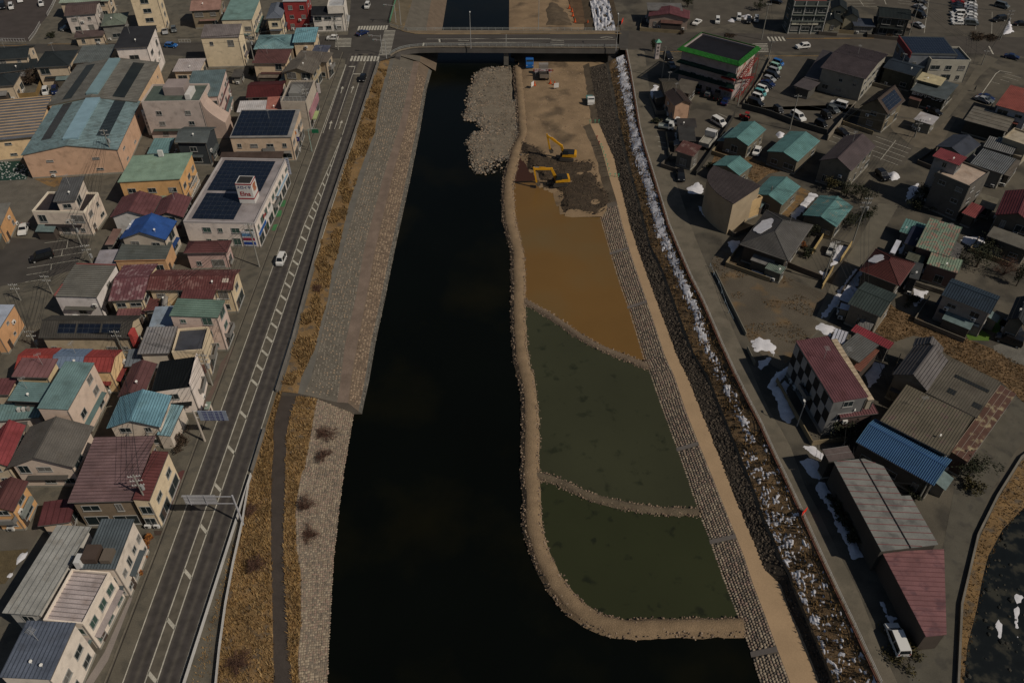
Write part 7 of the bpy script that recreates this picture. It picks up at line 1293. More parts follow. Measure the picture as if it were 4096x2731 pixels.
POLYHOUSES = [
{'n':'panel_roof_house','l':'long house roofed with pale grey panels and thin red seams','p':[(52.25,64.54),(60.74,65.66),(59.82,74.19),(58.46,74.15),(57.69,79.74),(55.12,81.29),(50.22,80.7)],'z':5.4,'wall':(.061,.054,.044),'roof':(.189,.185,.166),'rust':(.121,.116,.106),'rib':(.059964006479444595,.9982005399352042,1.15,(.196,.069,.068)),'lines':[((54.44551511648821,81.25671897761072),(56.57252781645886,65.02763765199647),(.014,.013,.014))],'wins':[]},
{'n':'red_wedge_house','l':'wedge shaped house with weathered pink red ribbed roof by the lower lane','p':[(54.41,52.37),(57.24,52.68),(61.99,65.68),(52.93,65.21)],'z':4.2,'wall':(.08,.062,.049),'roof':(.2,.094,.092),'rib':(.04997916927067833,.9987502603949663,.75,(.144,.061,.063)),'rust':(.121,.06,.064)},
{'n':'curved_building','l':'tan building with curved front wall and dark brown ribbed roof','p':[(55.49,156.4),(46.5,165.17),(46.21,164.69),(45.78,164.01),(45.32,163.25),(44.94,162.55),(44.65,161.92),(44.4,161.3),(44.19,160.69),(44.04,160.09),(43.93,159.52),(43.88,158.98),(43.87,158.43),(43.9,157.82),(43.99,157.14),(44.12,156.43),(44.3,155.68),(44.52,154.93),(44.79,154.14),(45.1,153.33),(45.46,152.52),(45.85,151.76),(46.34,150.99),(46.92,150.22),(47.45,149.54),(47.81,149.07)],'z':8.2,'wall':(.342,.266,.177),'roof':(.064,.051,.049),'rib':(.42,.9,.5,(.036,.029,.03)),'wins':[]}]
CARLIST = [
{'n':'parked_car','l':'white sedan in the middle of the top left car park','c':'car','p':(-171.97,289.95,-1.152,'sedan',(.66,.64,.6))},
{'n':'parked_car','l':'dark green minivan at the top left edge','c':'car','p':(-175.26,283.83,-1.139,'minivan',(.008,.008,.009))},
{'n':'parked_car','l':'white box van beside the dark minivan in the top left car park','c':'car','p':(-171.92,283.05,-1.146,'van',(.66,.64,.6))},
{'n':'parked_car','l':'white box van nearest the white fence of the top left car park','c':'car','p':(-162.83,285.95,-1.168,'van',(.66,.64,.6))},
{'n':'parked_car','l':'dark grey sedan under the eaves of the white tile house','c':'car','p':(-145.45,264.75,-2.534,'sedan',(.1,.11,.11))},
{'n':'parked_car','l':'silver car parked under the cream apartment block','c':'car','p':(-112.66,262.23,-1.207,'sedan',(.3,.3,.3))},
{'n':'parked_car','l':'dark hatchback beside the silver car at the apartment block','c':'car','p':(-110.14,263.49,-1.215,'hatch',(.1,.11,.11))},
{'n':'car','l':'bright blue hatchback on the side street','c':'car','p':(-107.06,250.79,-.164,'hatch',(.02,.12,.35))},
{'n':'parked_car','l':'white van behind the bamboo fence beside the warehouse','c':'car','p':(-132.81,218.46,-1.238,'van',(.66,.64,.6))},
{'n':'parked_car','l':'dark blue van next to the white van beside the warehouse','c':'car','p':(-130.44,219.0,-1.245,'van',(.01,.02,.07))},
{'n':'parked_car','l':'beige van in the carport behind the maroon tiled house','c':'car','p':(-80.37,226.15,-1.587,'van',(.45,.38,.26))},
{'n':'car','l':'white box van on the main road beyond the crossing','c':'car','p':(-49.76,283.83,-1.61,'van',(.66,.64,.6))},
{'n':'car','l':'navy sedan turning in the crossing','c':'car','p':(-48.38,260.71,.794,'sedan',(.01,.02,.07))},
{'n':'car','l':'white hatchback waiting at the side street crosswalk','c':'car','p':(-57.35,256.62,3.142,'hatch',(.66,.64,.6))},
{'n':'car','l':'black car driving towards the crossing','c':'car','p':(-43.73,227.28,-1.619,'hatch',(.008,.008,.009))},
{'n':'car','l':'white van driving down the main road','c':'car','p':(-49.11,139.05,-1.631,'van',(.66,.64,.6))},
{'n':'parked_car','l':'white sedan parked in the shade of the flat roofed house','c':'car','p':(-109.12,150.63,-1.34,'sedan',(.66,.64,.6))},
{'n':'parked_car','l':'black minivan in the left parking bays','c':'car','p':(-100.62,140.26,-2.621,'minivan',(.008,.008,.009))},
{'n':'car','l':'white suv driving on the cross street right of the green restaurant','c':'car','p':(91.11,250.01,-2.895,'suv',(.66,.64,.6))},
{'n':'parked_car','l':'bright blue car at the top of the clinic wall row','c':'car','p':(80.36,237.5,-.809,'van',(.02,.12,.35)),'g':'cars along the clinic wall'},
{'n':'parked_car','l':'pale green and white van second in the clinic wall row','c':'car','p':(78.95,234.81,-.802,'van',(.25,.42,.33)),'g':'cars along the clinic wall'},
{'n':'parked_car','l':'silver van third in the clinic wall row','c':'car','p':(77.7,231.7,-.796,'van',(.3,.3,.3)),'g':'cars along the clinic wall'},
{'n':'parked_car','l':'black minivan fourth in the clinic wall row','c':'car','p':(76.52,228.81,-.789,'minivan',(.008,.008,.009)),'g':'cars along the clinic wall'},
{'n':'parked_car','l':'silver hatchback fifth in the clinic wall row','c':'car','p':(75.27,226.71,-.784,'hatch',(.3,.3,.3)),'g':'cars along the clinic wall'},
{'n':'parked_car','l':'dark navy car sixth in the clinic wall row','c':'car','p':(74.08,223.91,-.778,'sedan',(.01,.02,.07)),'g':'cars along the clinic wall'},
{'n':'parked_car','l':'black car seventh in the clinic wall row','c':'car','p':(72.82,221.98,-.773,'sedan',(.008,.008,.009)),'g':'cars along the clinic wall'},
{'n':'parked_car','l':'white roofed van above the turquoise van in the clinic wall row','c':'car','p':(71.59,219.81,-.768,'van',(.66,.64,.6)),'g':'cars along the clinic wall'},
{'n':'parked_car','l':'turquoise van in the clinic wall row','c':'car','p':(70.44,217.39,-.762,'van',(.1,.33,.33)),'g':'cars along the clinic wall'},
{'n':'parked_car','l':'white roofed van below the turquoise van in the clinic wall row','c':'car','p':(69.13,214.75,-.756,'van',(.66,.64,.6)),'g':'cars along the clinic wall'},
{'n':'parked_car','l':'black minivan at the lower end of the clinic wall row','c':'car','p':(67.79,211.39,-.749,'minivan',(.008,.008,.009)),'g':'cars along the clinic wall'},
{'n':'parked_car','l':'black box car alone in the clinic car park','c':'car','p':(73.04,207.1,-1.203,'van',(.008,.008,.009))},
{'n':'parked_car','l':'white minivan with dark windscreen in the middle of the clinic car park','c':'car','p':(77.59,203.41,-1.123,'minivan',(.66,.64,.6))},
{'n':'parked_car','l':'beige van under the clinic canopy','c':'car','p':(82.59,217.13,3.142,'van',(.45,.38,.26))},
{'n':'parked_car','l':'white minivan in the right bays of the clinic car park','c':'car','p':(90.72,210.62,2.536,'minivan',(.66,.64,.6))},
{'n':'parked_car','l':'grey hatchback beside the white minivan in the right clinic bays','c':'car','p':(88.42,207.59,-1.097,'hatch',(.1,.11,.11))},
{'n':'parked_car','l':'upper black van in the right clinic bays','c':'car','p':(85.42,204.14,-1.167,'van',(.008,.008,.009))},
{'n':'parked_car','l':'lower black van in the right clinic bays','c':'car','p':(82.51,199.09,-.97,'van',(.008,.008,.009))},
{'n':'parked_car','l':'white work van in the striped bays near the river bend','c':'car','p':(55.55,200.33,-1.035,'minivan',(.66,.64,.6))},
{'n':'parked_car','l':'black car beside the scrap yard on the river road','c':'car','p':(41.1,173.09,-1.635,'suv',(.008,.008,.009))},
{'n':'parked_car','l':'white hatchback between the turquoise roofed houses','c':'car','p':(62.28,184.76,-2.014,'hatch',(.66,.64,.6))},
{'n':'parked_car','l':'pale grey car in the yard of the slate roofed house','c':'car','p':(69.0,142.52,-2.036,'hatch',(.42,.4,.36))},
{'n':'parked_car','l':'black car behind the long brown apartment house','c':'car','p':(86.91,195.04,-.974,'sedan',(.008,.008,.009))},
{'n':'parked_car','l':'black car beside the heap of snow in front of the concrete block','c':'car','p':(90.4,173.28,-1.38,'suv',(.008,.008,.009))},
{'n':'parked_car','l':'black car parked in front of the cleaning shop','c':'car','p':(115.73,206.4,-1.061,'sedan',(.008,.008,.009))},
{'n':'parked_car','l':'upper grey car at the lane beside the white house','c':'car','p':(132.77,213.5,-.861,'sedan',(.1,.11,.11))},
{'n':'parked_car','l':'dark blue car at the lane beside the white house','c':'car','p':(133.68,215.07,-.865,'sedan',(.01,.02,.07))},
{'n':'parked_car','l':'large black minivan on the gravel at the right edge','c':'car','p':(94.46,113.83,2.579,'minivan',(.008,.008,.009))},
{'n':'parked_car','l':'black minivan behind the large black minivan','c':'car','p':(96.54,116.99,-1.158,'minivan',(.008,.008,.009))},
{'n':'parked_car','l':'white car half in shade on the river road at the bottom right','c':'car','p':(52.21,53.78,1.612,'minivan',(.66,.64,.6))},
{'n':'parked_car','l':'silver sedan in the bays beside the large black tiled house','c':'car','p':(133.57,267.02,-1.05,'sedan',(.3,.3,.3))},
{'n':'parked_car','l':'black minivan in the bays beside the large black tiled house','c':'car','p':(137.37,275.8,-1.068,'minivan',(.008,.008,.009))},
{'n':'parked_car','l':'pale car behind the black minivan in the upper right bays','c':'car','p':(140.04,283.05,-.922,'sedan',(.3,.3,.3))},
{'n':'parked_car','l':'black car at the top of the bays beside the large black tiled house','c':'car','p':(142.23,288.18,-.932,'sedan',(.008,.008,.009))},
{'n':'parked_car','l':'dark red sedan,first from the top in the left file,upper right car park','c':'car','p':(154.97,288.18,3.142,'sedan',(.25,.02,.02)),'g':'double file of parked cars'},
{'n':'parked_car','l':'black sedan,second from the top in the left file,upper right car park','c':'car','p':(153.82,285.32,3.142,'sedan',(.008,.008,.009)),'g':'double file of parked cars'},
{'n':'parked_car','l':'black hatchback,third from the top in the left file,upper right car park','c':'car','p':(152.69,282.51,3.142,'hatch',(.008,.008,.009)),'g':'double file of parked cars'},
{'n':'parked_car','l':'black van,fourth from the top in the left file,upper right car park','c':'car','p':(151.57,279.73,3.142,'van',(.008,.008,.009)),'g':'double file of parked cars'},
{'n':'parked_car','l':'white van,fifth from the top in the left file,upper right car park','c':'car','p':(150.47,277.0,3.142,'minivan',(.66,.64,.6)),'g':'double file of parked cars'},
{'n':'parked_car','l':'white hatchback,sixth from the top in the left file,upper right car park','c':'car','p':(149.39,274.31,3.142,'hatch',(.66,.64,.6)),'g':'double file of parked cars'},
{'n':'parked_car','l':'white sedan,seventh from the top in the left file,upper right car park','c':'car','p':(148.32,271.65,3.142,'sedan',(.66,.64,.6)),'g':'double file of parked cars'},
{'n':'parked_car','l':'white estate car,eighth from the top in the left file,upper right car park','c':'car','p':(147.26,269.03,3.142,'hatch',(.66,.64,.6)),'g':'double file of parked cars'},
{'n':'parked_car','l':'white van,first from the top in the right file,upper right car park','c':'car','p':(159.55,287.78,-.243,'van',(.66,.64,.6)),'g':'double file of parked cars'},
{'n':'parked_car','l':'white sedan,second from the top in the right file,upper right car park','c':'car','p':(158.37,284.93,-.241,'sedan',(.66,.64,.6)),'g':'double file of parked cars'},
{'n':'parked_car','l':'silver sedan,third from the top in the right file,upper right car park','c':'car','p':(157.2,282.12,-.239,'sedan',(.3,.3,.3)),'g':'double file of parked cars'},
{'n':'parked_car','l':'silver hatchback,fourth from the top in the right file,upper right car park','c':'car','p':(156.05,279.35,-.237,'hatch',(.3,.3,.3)),'g':'double file of parked cars'},
{'n':'parked_car','l':'white saloon,fifth from the top in the right file,upper right car park','c':'car','p':(154.92,276.62,-.235,'sedan',(.66,.64,.6)),'g':'double file of parked cars'},
{'n':'parked_car','l':'white hatchback,sixth from the top in the right file,upper right car park','c':'car','p':(153.8,273.94,-.234,'hatch',(.66,.64,.6)),'g':'double file of parked cars'},
{'n':'parked_car','l':'grey sedan,seventh from the top in the right file,upper right car park','c':'car','p':(152.7,271.29,-.232,'sedan',(.3,.3,.3)),'g':'double file of parked cars'},
{'n':'parked_car','l':'dark grey minivan,eighth from the top in the right file,upper right car park','c':'car','p':(151.62,268.67,-.23,'minivan',(.1,.11,.11)),'g':'double file of parked cars'},
{'n':'parked_car','l':'grey minivan near the snow heap at the upper right','c':'car','p':(168.78,284.22,-.856,'minivan',(.1,.11,.11))},
{'n':'parked_car','l':'black minivan near the snow heap at the upper right','c':'car','p':(162.41,272.09,-2.834,'minivan',(.008,.008,.009))},
{'n':'parked_car','l':'black car at the upper right picture edge','c':'car','p':(168.12,268.46,.0,'sedan',(.008,.008,.009))},
{'n':'parked_car','l':'dark blue car on the corner lot at the right edge','c':'car','p':(153.24,242.4,-.585,'sedan',(.01,.02,.07))},
{'n':'parked_car','l':'white van in the bays behind the cross street','c':'car','p':(68.25,270.63,-1.755,'van',(.66,.64,.6))},
{'n':'parked_car','l':'white box van between the snow heaps behind the cross street','c':'car','p':(75.85,273.2,-1.773,'van',(.66,.64,.6))},
{'n':'parked_car','l':'black van beside the box van behind the cross street','c':'car','p':(78.57,270.63,-1.782,'van',(.008,.008,.009))},
{'n':'parked_car','l':'grey van in the shade of the dark office','c':'car','p':(81.36,271.72,-1.788,'van',(.3,.3,.3))},
{'n':'parked_car','l':'white car beside the brownish red roadside shop','c':'car','p':(61.28,269.54,-2.173,'sedan',(.66,.64,.6))},
{'n':'parked_car','l':'black sedan behind the dark office','c':'car','p':(91.96,288.18,-.467,'sedan',(.008,.008,.009))},
{'n':'parked_car','l':'dark car under the left side of the green restaurant','c':'car','p':(48.02,236.3,-1.458,'sedan',(.1,.11,.11))},
{'n':'parked_car','l':'black car beside the green topped sign pillar','c':'car','p':(47.91,242.4,-1.378,'suv',(.008,.008,.009))},
{'n':'parked_car','l':'black car at the left end of the shaded row under the restaurant','c':'car','p':(53.2,219.81,1.178,'sedan',(.008,.008,.009))},
{'n':'parked_car','l':'dark grey car second in the shaded row under the restaurant','c':'car','p':(55.64,217.13,1.169,'hatch',(.1,.11,.11))},
{'n':'parked_car','l':'black van third in the shaded row under the restaurant','c':'car','p':(57.67,215.02,1.161,'van',(.008,.008,.009))},
{'n':'parked_car','l':'navy car at the right end of the shaded row under the restaurant','c':'car','p':(59.62,212.67,1.153,'sedan',(.01,.02,.07))},
{'n':'parked_car','l':'grey van under the power pole beside the white carport','c':'car','p':(109.75,197.26,-.746,'van',(.2,.19,.18))},
{'n':'parked_car','l':'silver car below the dark blue car beside the white house','c':'car','p':(132.15,213.71,-.86,'sedan',(.3,.3,.3))}]
POLES = [
{'p':(-96.87,175.56,11.7),'l':'utility pole in front of the peach warehouse gable','tr':1,'arms':2},
{'p':(-94.31,145.34,6.9),'l':'utility pole at the corner of the parking bays','tr':1},
{'p':(-89.23,138.34,5.2),'l':'utility pole beside the pale mauve carport','tr':1},
{'p':(-93.64,128.49,4.8),'l':'utility pole at the red bordered white house'},
{'p':(-99.24,126.46,4.3),'l':'utility pole in the lane at the left edge'},
{'p':(-89.88,112.49,4.3),'l':'utility pole in front of the orange walled house','tr':1},
{'p':(-72.47,110.15,6.4),'l':'utility pole beside the dark roof with solar panels'},
{'p':(-53.59,137.6,11.0),'l':'heavily wired utility pole beside the sewing shop','tr':1,'arms':3},
{'p':(-54.02,102.53,7.8),'l':'utility pole with transformer on the cream street front','tr':1,'arms':3},
{'p':(-54.49,73.03,11.8),'l':'utility pole carrying many insulators over the mauve roof','tr':1,'arms':3},
{'p':(-74.44,227.34,14.0),'l':'tall utility pole in the lane behind the cream office','tr':1,'arms':3},
{'p':(-54.36,248.79,10.3),'l':'utility pole at the crossing corner','tr':1},
{'p':(-53.69,199.62,10.6),'l':'utility pole in front of the rooftop shop','arms':2},
{'p':(-134.81,253.36,8.8),'l':'utility pole on the pavement of the side street','arms':1},
{'p':(-106.91,236.97,9.1),'l':'utility pole on the right of the white office','arms':1},
{'p':(79.81,256.69,11.5),'l':'pale utility pole beside the dark office','arms':1},
{'p':(78.13,240.61,6.3),'l':'utility pole at the clinic car park entrance','arms':1},
{'p':(62.89,211.19,7.8),'l':'utility pole at the foot of the red stairs','tr':1},
{'p':(73.86,197.27,9.9),'l':'slim utility pole in the clinic car park','arms':1},
{'p':(44.18,228.77,9.4),'l':'utility pole beside the black parked cars near the restaurant','arms':0},
{'p':(127.64,259.07,11.7),'l':'utility pole beside the large black tiled house'},
{'p':(156.18,256.69,9.4),'l':'utility pole at the heap of snow on the upper right','tr':1},
{'p':(142.06,237.57,4.7),'l':'utility pole on the clinic corner','arms':1},
{'p':(105.56,193.18,5.3),'l':'utility pole beside the white sheet carport','tr':1},
{'p':(79.63,155.0,6.1),'l':'utility pole among the dark garden trees','tr':1},
{'p':(74.59,145.69,10.9),'l':'utility pole in the narrow lane beside the garden trees','arms':2},
{'p':(64.53,132.5,10.3),'l':'utility pole at the corner of the slate roofed yard','tr':1,'arms':2},
{'p':(59.18,159.77,5.9),'l':'slim pole in front of the turquoise roof beside the curved building','arms':0},
{'p':(69.79,152.53,4.8),'l':'slim pole in front of the rust patched turquoise roof','arms':0},
{'p':(68.51,121.45,4.0),'l':'slim pole beside the dark green roof','arms':0},
{'p':(64.07,77.48,4.0),'l':'slim pole before the cobalt blue roof','arms':0},
{'p':(52.38,79.63,4.0),'l':'slim pole on the edge of the panel roofed house','arms':1}]
SNOWS = [
('bright snow patch at the corner of the dry field',[(45.34,114.34),(47.56,115.55),(49.3,114.58),(50.11,112.2),(49.32,110.57),(47.62,111.5),(45.85,111.5)],.25),
('shaded snow below the bright field patch',[(45.72,108.73),(48.95,110.34),(47.83,108.28),(45.53,106.48)],.25),
('long shaded snow bank beside the chequered wall',[(46.34,101.28),(49.52,103.63),(49.96,102.34),(49.09,101.28),(49.19,95.13),(47.66,93.17),(46.63,94.34),(46.81,98.77)],.35),
('ridge of ploughed snow under the chequered wall',[(45.73,101.91),(48.08,105.37),(51.29,107.6),(51.1,106.26),(48.9,103.63),(46.39,101.49)],.5),
('clean snow sheet behind the maroon roof',[(58.72,117.51),(60.41,120.02),(62.99,118.01),(61.03,115.8)],.25),
('snow in the small yard behind the cream roof strip',[(64.5,105.15),(66.99,108.51),(69.13,107.83),(66.1,103.41),(64.23,101.91)],.15),
('snow sheet on the car bay above the panel roofed house',[(48.67,88.24),(50.43,88.43),(51.66,86.24),(51.13,85.34),(49.83,86.24)],.15),
('shaded snow beside the brown panel roof',[(47.35,84.81),(48.52,86.06),(50.19,84.98),(50.62,82.53),(50.23,81.66),(48.43,81.58),(47.9,83.22)],.25),
('long strip of shaded snow along the panel roofed house',[(48.67,80.47),(50.4,80.81),(50.65,79.29),(51.22,76.18),(51.46,73.48),(51.94,69.96),(52.11,66.88),(50.35,66.88),(49.98,70.72),(49.56,74.58),(48.7,77.64)],.25),
('snow beside the wedge shaped house',[(52.17,59.89),(52.73,59.76),(52.47,57.93),(53.37,57.42),(52.57,56.15),(52.14,57.29)],.25),
('narrow snow strip in the stream bed',[(67.36,57.42),(68.26,57.29),(66.5,52.82),(66.3,53.67)],.1),
('long snow strip along the stream at the right edge',[(71.76,61.09),(72.94,60.69),(71.28,58.45),(68.85,53.43),(69.4,55.9)],.1),
('snow on the ground beside the slate roof',[(47.47,146.32),(48.78,147.28),(50.41,146.96),(49.14,144.43),(47.9,141.94),(47.34,143.8)],.25),
('snow beside the garden shed',[(50.39,135.66),(51.99,138.02),(53.59,137.13),(52.7,134.79),(51.56,134.5)],.25),
('snow along the fence of the slate roofed yard',[(63.33,133.93),(65.14,135.95),(66.41,135.37),(65.12,133.36)],.25),
('snow heap beside the pale grey car',[(70.86,144.43),(72.25,145.37),(73.37,144.74),(70.87,140.72),(68.7,138.31),(67.44,137.72)],.25),
('shaded snow lane along the red hip roof',[(72.67,137.13),(73.83,136.25),(71.41,131.37),(62.01,121.19),(60.43,120.93),(66.29,128.88)],.12),
('heap of ploughed snow in front of the concrete block',[(92.35,175.32),(94.16,175.72),(95.0,174.52),(94.65,172.94),(92.38,171.77),(91.88,173.33)],.9),
('shaded snow along the concrete block',[(95.2,168.69),(98.5,170.99),(96.9,167.18),(94.73,164.58),(92.47,162.75)],.2),
('snow in the shade beside the river road house',[(39.85,221.01),(41.98,220.47),(41.03,215.13),(39.76,214.61),(39.27,218.31)],.25),
('snow before the curved building',[(42.07,168.69),(45.18,171.38),(46.09,168.32),(45.3,166.06),(41.86,166.06)],.3),
('strip of snow at the foot of the curved wall',[(43.48,161.31),(44.15,160.59),(44.54,156.03),(43.55,157.07)],.2),
('white covered heap between the turquoise roofs',[(69.66,195.24),(70.84,196.39),(72.02,195.24),(70.95,193.18),(69.78,192.96)],.9),
('snow strip in the garden beside the rust patched turquoise roof',[(68.78,163.22),(71.38,166.92),(72.9,165.8),(64.78,155.45),(63.68,156.48)],.15),
('snow around the mottled roof',[(99.17,147.28),(101.01,148.57),(104.65,148.25),(103.83,146.32),(101.16,144.43),(99.75,145.06)],.3),
('snow sheet beside the small teal shed',[(83.61,142.56),(87.68,148.25),(87.65,145.06),(84.83,141.33)],.12),
('snow between the navy roof and the dark green roof',[(82.46,130.26),(84.84,129.15),(82.78,126.43),(80.27,123.78)],.12),
('long heap of ploughed snow beside the upper right pole',[(159.09,260.78),(160.92,264.27),(166.15,272.17),(163.34,262.86),(160.5,261.47)],.7),
('snow heap behind the cross street',[(71.66,272.17),(73.81,274.39),(74.94,272.91),(73.93,270.71)],.5),
('snow heap beside the white box van',[(77.71,276.63),(80.33,278.14),(80.99,275.88),(78.07,272.91)],.6),
('snow in the bend beside the brown tiled wing',[(39.56,219.87),(41.59,224.26),(42.75,223.7),(41.58,220.41)],.2),
('bank of dirty snow beside the pale roofed hall',[(-73.15,67.69),(-72.14,67.98),(-72.07,66.96),(-72.81,65.25),(-72.79,63.57),(-73.03,63.02),(-73.18,65.25)],.4)]
# ---------------------------------------------------------------- painted markings
LINEW = mat((.42, .39, .32), .8, .22, .8, grain=.2); LINEY = mat((.40, .22, .05), .8, .2, .8)
for i, (pts, wd_) in enumerate(MK):
    q = MB(); m_ = LINEY if i >= len(MK) - 6 else LINEW
    for a, b in zip(pts, pts[1:]):
        a = Vector(a); b = Vector(b); d = (b - a); n = Vector((-d.y, d.x, 0)).normalized() * wd_ / 2; q.poly([a - n, b - n, b + n, a + n] if False else [a + n, a - n, b - n, b + n])
    q.build('lane_line', m_, road)
for a, b in HATCH:
    q = MB(); a = Vector(a); b = Vector(b); n = Vector((0, .32, 0)); q.poly([a - n, b - n, b + n, a + n]); q.build('hatch_mark', LINEW, road)
zm = {}
for lst, rot in ((ZEB, 0), (ZEB2, 1)):
    for x, y, a, L in lst:
        k = (a, L, rot)
        if k not in zm:
            q = MB(); hx, hy = (a / 2, L / 2) if not rot else (L / 2, a / 2); q.poly([(-hx, -hy, 0), (hx, -hy, 0), (hx, hy, 0), (-hx, hy, 0)]); zm[k] = q.mesh('crosswalk_stripe', LINEW)
        link('crosswalk_stripe', zm[k], road, (x, y, .036 if not (x > -42 and x < 0) else .078))
for a in ARW:
    A = Vector(a[0]); B = Vector(a[1]); d = (A - B).normalized(); n = Vector((-d.y, d.x, 0)); q = MB(); q.poly([B - n * .1, B + n * .1, A + n * .1 - d * 1.6, A - n * .1 - d * 1.6][::-1]); q.poly([A - d * 1.6 - n * .45, A - d * 1.6 + n * .45, A][::-1]); q.build('road_arrow', LINEW, road)
# ---------------------------------------------------------------- bridge
def bridge():
    t = thing('road_bridge', 'flat concrete road bridge with railings and street lamps crossing the river', 'bridge', (0, 256, 0)); o = Vector((0, 256, 0))
    N = [Vector(p) - o for p in PT['deck_near']]; Fr = [Vector(p) - o for p in PT['deck_far']]; xs = sorted({round(p.x, 2) for p in N + Fr}); x0 = max(N[0].x, Fr[0].x); x1 = min(N[-1].x, Fr[-1].x)
    ly = lambda L, x: next((a.y + (b.y - a.y) * (x - a.x) / (b.x - a.x) for a, b in zip(L, L[1:]) if a.x <= x <= b.x), L[0].y if x < L[0].x else L[-1].y)
    xs = [x for x in xs if x0 - 3 <= x <= x1]; q = MB(); g = MB(); low = MB()
    for a, b in zip(xs, xs[1:]):
        q.hexa([(a, ly(N, a), -.3), (b, ly(N, b), -.3), (b, ly(Fr, b), -.3), (a, ly(Fr, a), -.3), (a, ly(N, a), .06), (b, ly(N, b), .06), (b, ly(Fr, b), .06), (a, ly(Fr, a), .06)])
    q.build('deck', mat((.06, .052, .045), .9, .18, .4, stretch=(.25, 2, 1)), t)
    for side, L, s in (('n', N, -1), ('f', Fr, 1)):
        k = MB()
        for a, b in zip(L, L[1:]): k.bar(a + Vector((0, -s * .25, .14)), b + Vector((0, -s * .25, .14)), .5, .32)
        k.build('kerb', mat((.20, .165, .12), .9, .15), t)
        gb = MB()
        for a, b in zip(L, L[1:]): gb.bar(a + Vector((0, -s * .1, -1.0)), b + Vector((0, -s * .1, -1.0)), .35, 1.35)
        gb.build('edge_girder', mat((.10, .09, .08), .9, .15), t)
        for z in (.75, 1.15):
            r_ = MB()
            for a, b in zip(L, L[1:]): r_.bar(a + Vector((0, -s * .15, z)), b + Vector((0, -s * .15, z)), .08, .08)
            r_.build('railing', mat((.32, .33, .31), .5, .1), t)
        pm = MB(); pm.box(-.05, .05, -.05, .05, 0, .9); pmm = pm.mesh('railing_post', mat((.32, .33, .31), .5, .1))
        for a, b in zip(L, L[1:]):
            n = max(1, int((b - a).length / 2.2))
            for i in range(n): link('railing_post', pmm, t, a.lerp(b, i / n) + Vector((0, -s * .15, .3)))
    c = [Vector(p) - o for p in PT['curb_far']]; k = MB()
    for a, b in zip(c, c[1:]): k.bar(a + Vector((0, 0, .14)), b + Vector((0, 0, .14)), .25, .2)
    k.build('kerb', mat((.28, .20, .11), .9, .15), t)
    sw = MB()
    for a, b in zip(xs, xs[1:]):
        if a > c[0].x: sw.hexa([(a, ly(c, a) + .13, .062), (b, ly(c, b) + .13, .062), (b, ly(Fr, b) - .5, .062), (a, ly(Fr, a) - .5, .062), (a, ly(c, a) + .13, .18), (b, ly(c, b) + .13, .18), (b, ly(Fr, b) - .5, .18), (a, ly(Fr, a) - .5, .18)])
    sw.build('sidewalk', mat((.17, .125, .08), .9, .15), t)
    px = PT['pier'][0][0]; p = MB(); p.box(px - .75, px + .75, ly(N, px) + .6, ly(Fr, px) - .6, -6.3, -1.7); p.build('pier', mat((.13, .118, .10), .9, .2), t)
    for i in range(5): gb = MB(); y = ly(N, px) + 1.8 + i * 2.4; gb.box(xs[3] + 2, x1 - .5, y, y + .5, -1.6, -.31); gb.build('girder', mat((.05, .05, .045), .8, .2), t)
    j = MB(); j.box(px - .12, px + .12, ly(N, px) + .5, ly(Fr, px) - 2.6, .061, .072); j.build('expansion_joint', mat((.18, .17, .15), .8, .1), t)
    ab = MB(); ab.box(xs[0] + 1, xs[0] + 5.5, ly(N, xs[2]) + .4, ly(Fr, xs[2]) - .4, -6.2, -.32); ab.build('abutment', mat((.10, .09, .08), .9, .2), t)
    ab = MB(); ab.box(x1 - 3, x1 - .4, ly(N, x1) + .4, ly(Fr, x1) - .4, -6.2, -.32); ab.build('abutment', mat((.10, .09, .08), .9, .2), t)
bridge()
sheet('bridge_approach', [(p[0], p[1]) for p in (PT['deck_near'][-1], PT['deck_far'][-1], (PT['deck_far'][-1][0] + 3, PT['deck_far'][-1][1], 0), (PT['deck_near'][-1][0] + 3, PT['deck_near'][-1][1], 0))], .035, ASPH)
for (p, l, dx, dy) in zip(PT['lamps'], ('street lamp on the near edge of the bridge above the pier', 'street lamp on the far edge of the bridge', 'street lamp at the right end of the bridge', 'street lamp on the bank beyond the left end of the bridge'), (0, 0, 0, 0), (1, -1, 1, -1)): lamp_post(l, p[0], p[1], 10.5, dx, dy, .05)
# slopes closing the channel on the right near and beyond the bridge
# ---------------------------------------------------------------- fences and walls
WRAIL = mat((.52, .50, .47), .5, .1)
rail_fence('guard_rail', 'white guard rail along the river side of the main road', [(p[0], p[1], 0) for p in PT['rail_a']], .9, 4.0, [.5], WRAIL, .12, .08, 'guard rail', solid=.84)
rail_fence('guard_rail', 'white guard rail on the outer edge of the riverside pavement', [(p[0], p[1], -.05) for p in PT['rail_b']], .95, 2.2, [.52], WRAIL, .10, .07, 'guard rail', solid=.84)
wall_run('road_parapet', 'low concrete parapet between the main road and the river bank', PT['parapet_a'], .75, .28, mat((.16, .145, .125), .9, .2, .5))
wall_run('road_parapet', 'short concrete parapet below the opening to the riverside path', PT['parapet_b'], .75, .28, mat((.16, .145, .125), .9, .2, .5))
FE = [(p[0] + .12, p[1], 0) for p in LN['r_edge']]
q = MB()
for a, b in zip(FE, FE[1:]): q.bar((a[0] - .25, a[1], .0), (b[0] - .25, b[1], .0), .3, .35)
q.build('kerb', mat((.115, .05, .032), .9, .25, .8), kind='structure')
rail_fence('river_fence', 'thin white post and rail fence along the river road', FE, .85, 2.0, [.8, .45], WRAIL, .07, .04)
rail_fence('green_fence', 'green painted fence along the bank north of the crossing', PT['green_fence'], 1.2, 2.0, [1.15, .8, .45], mat((.10, .26, .15), .5, .1), .1, .1)
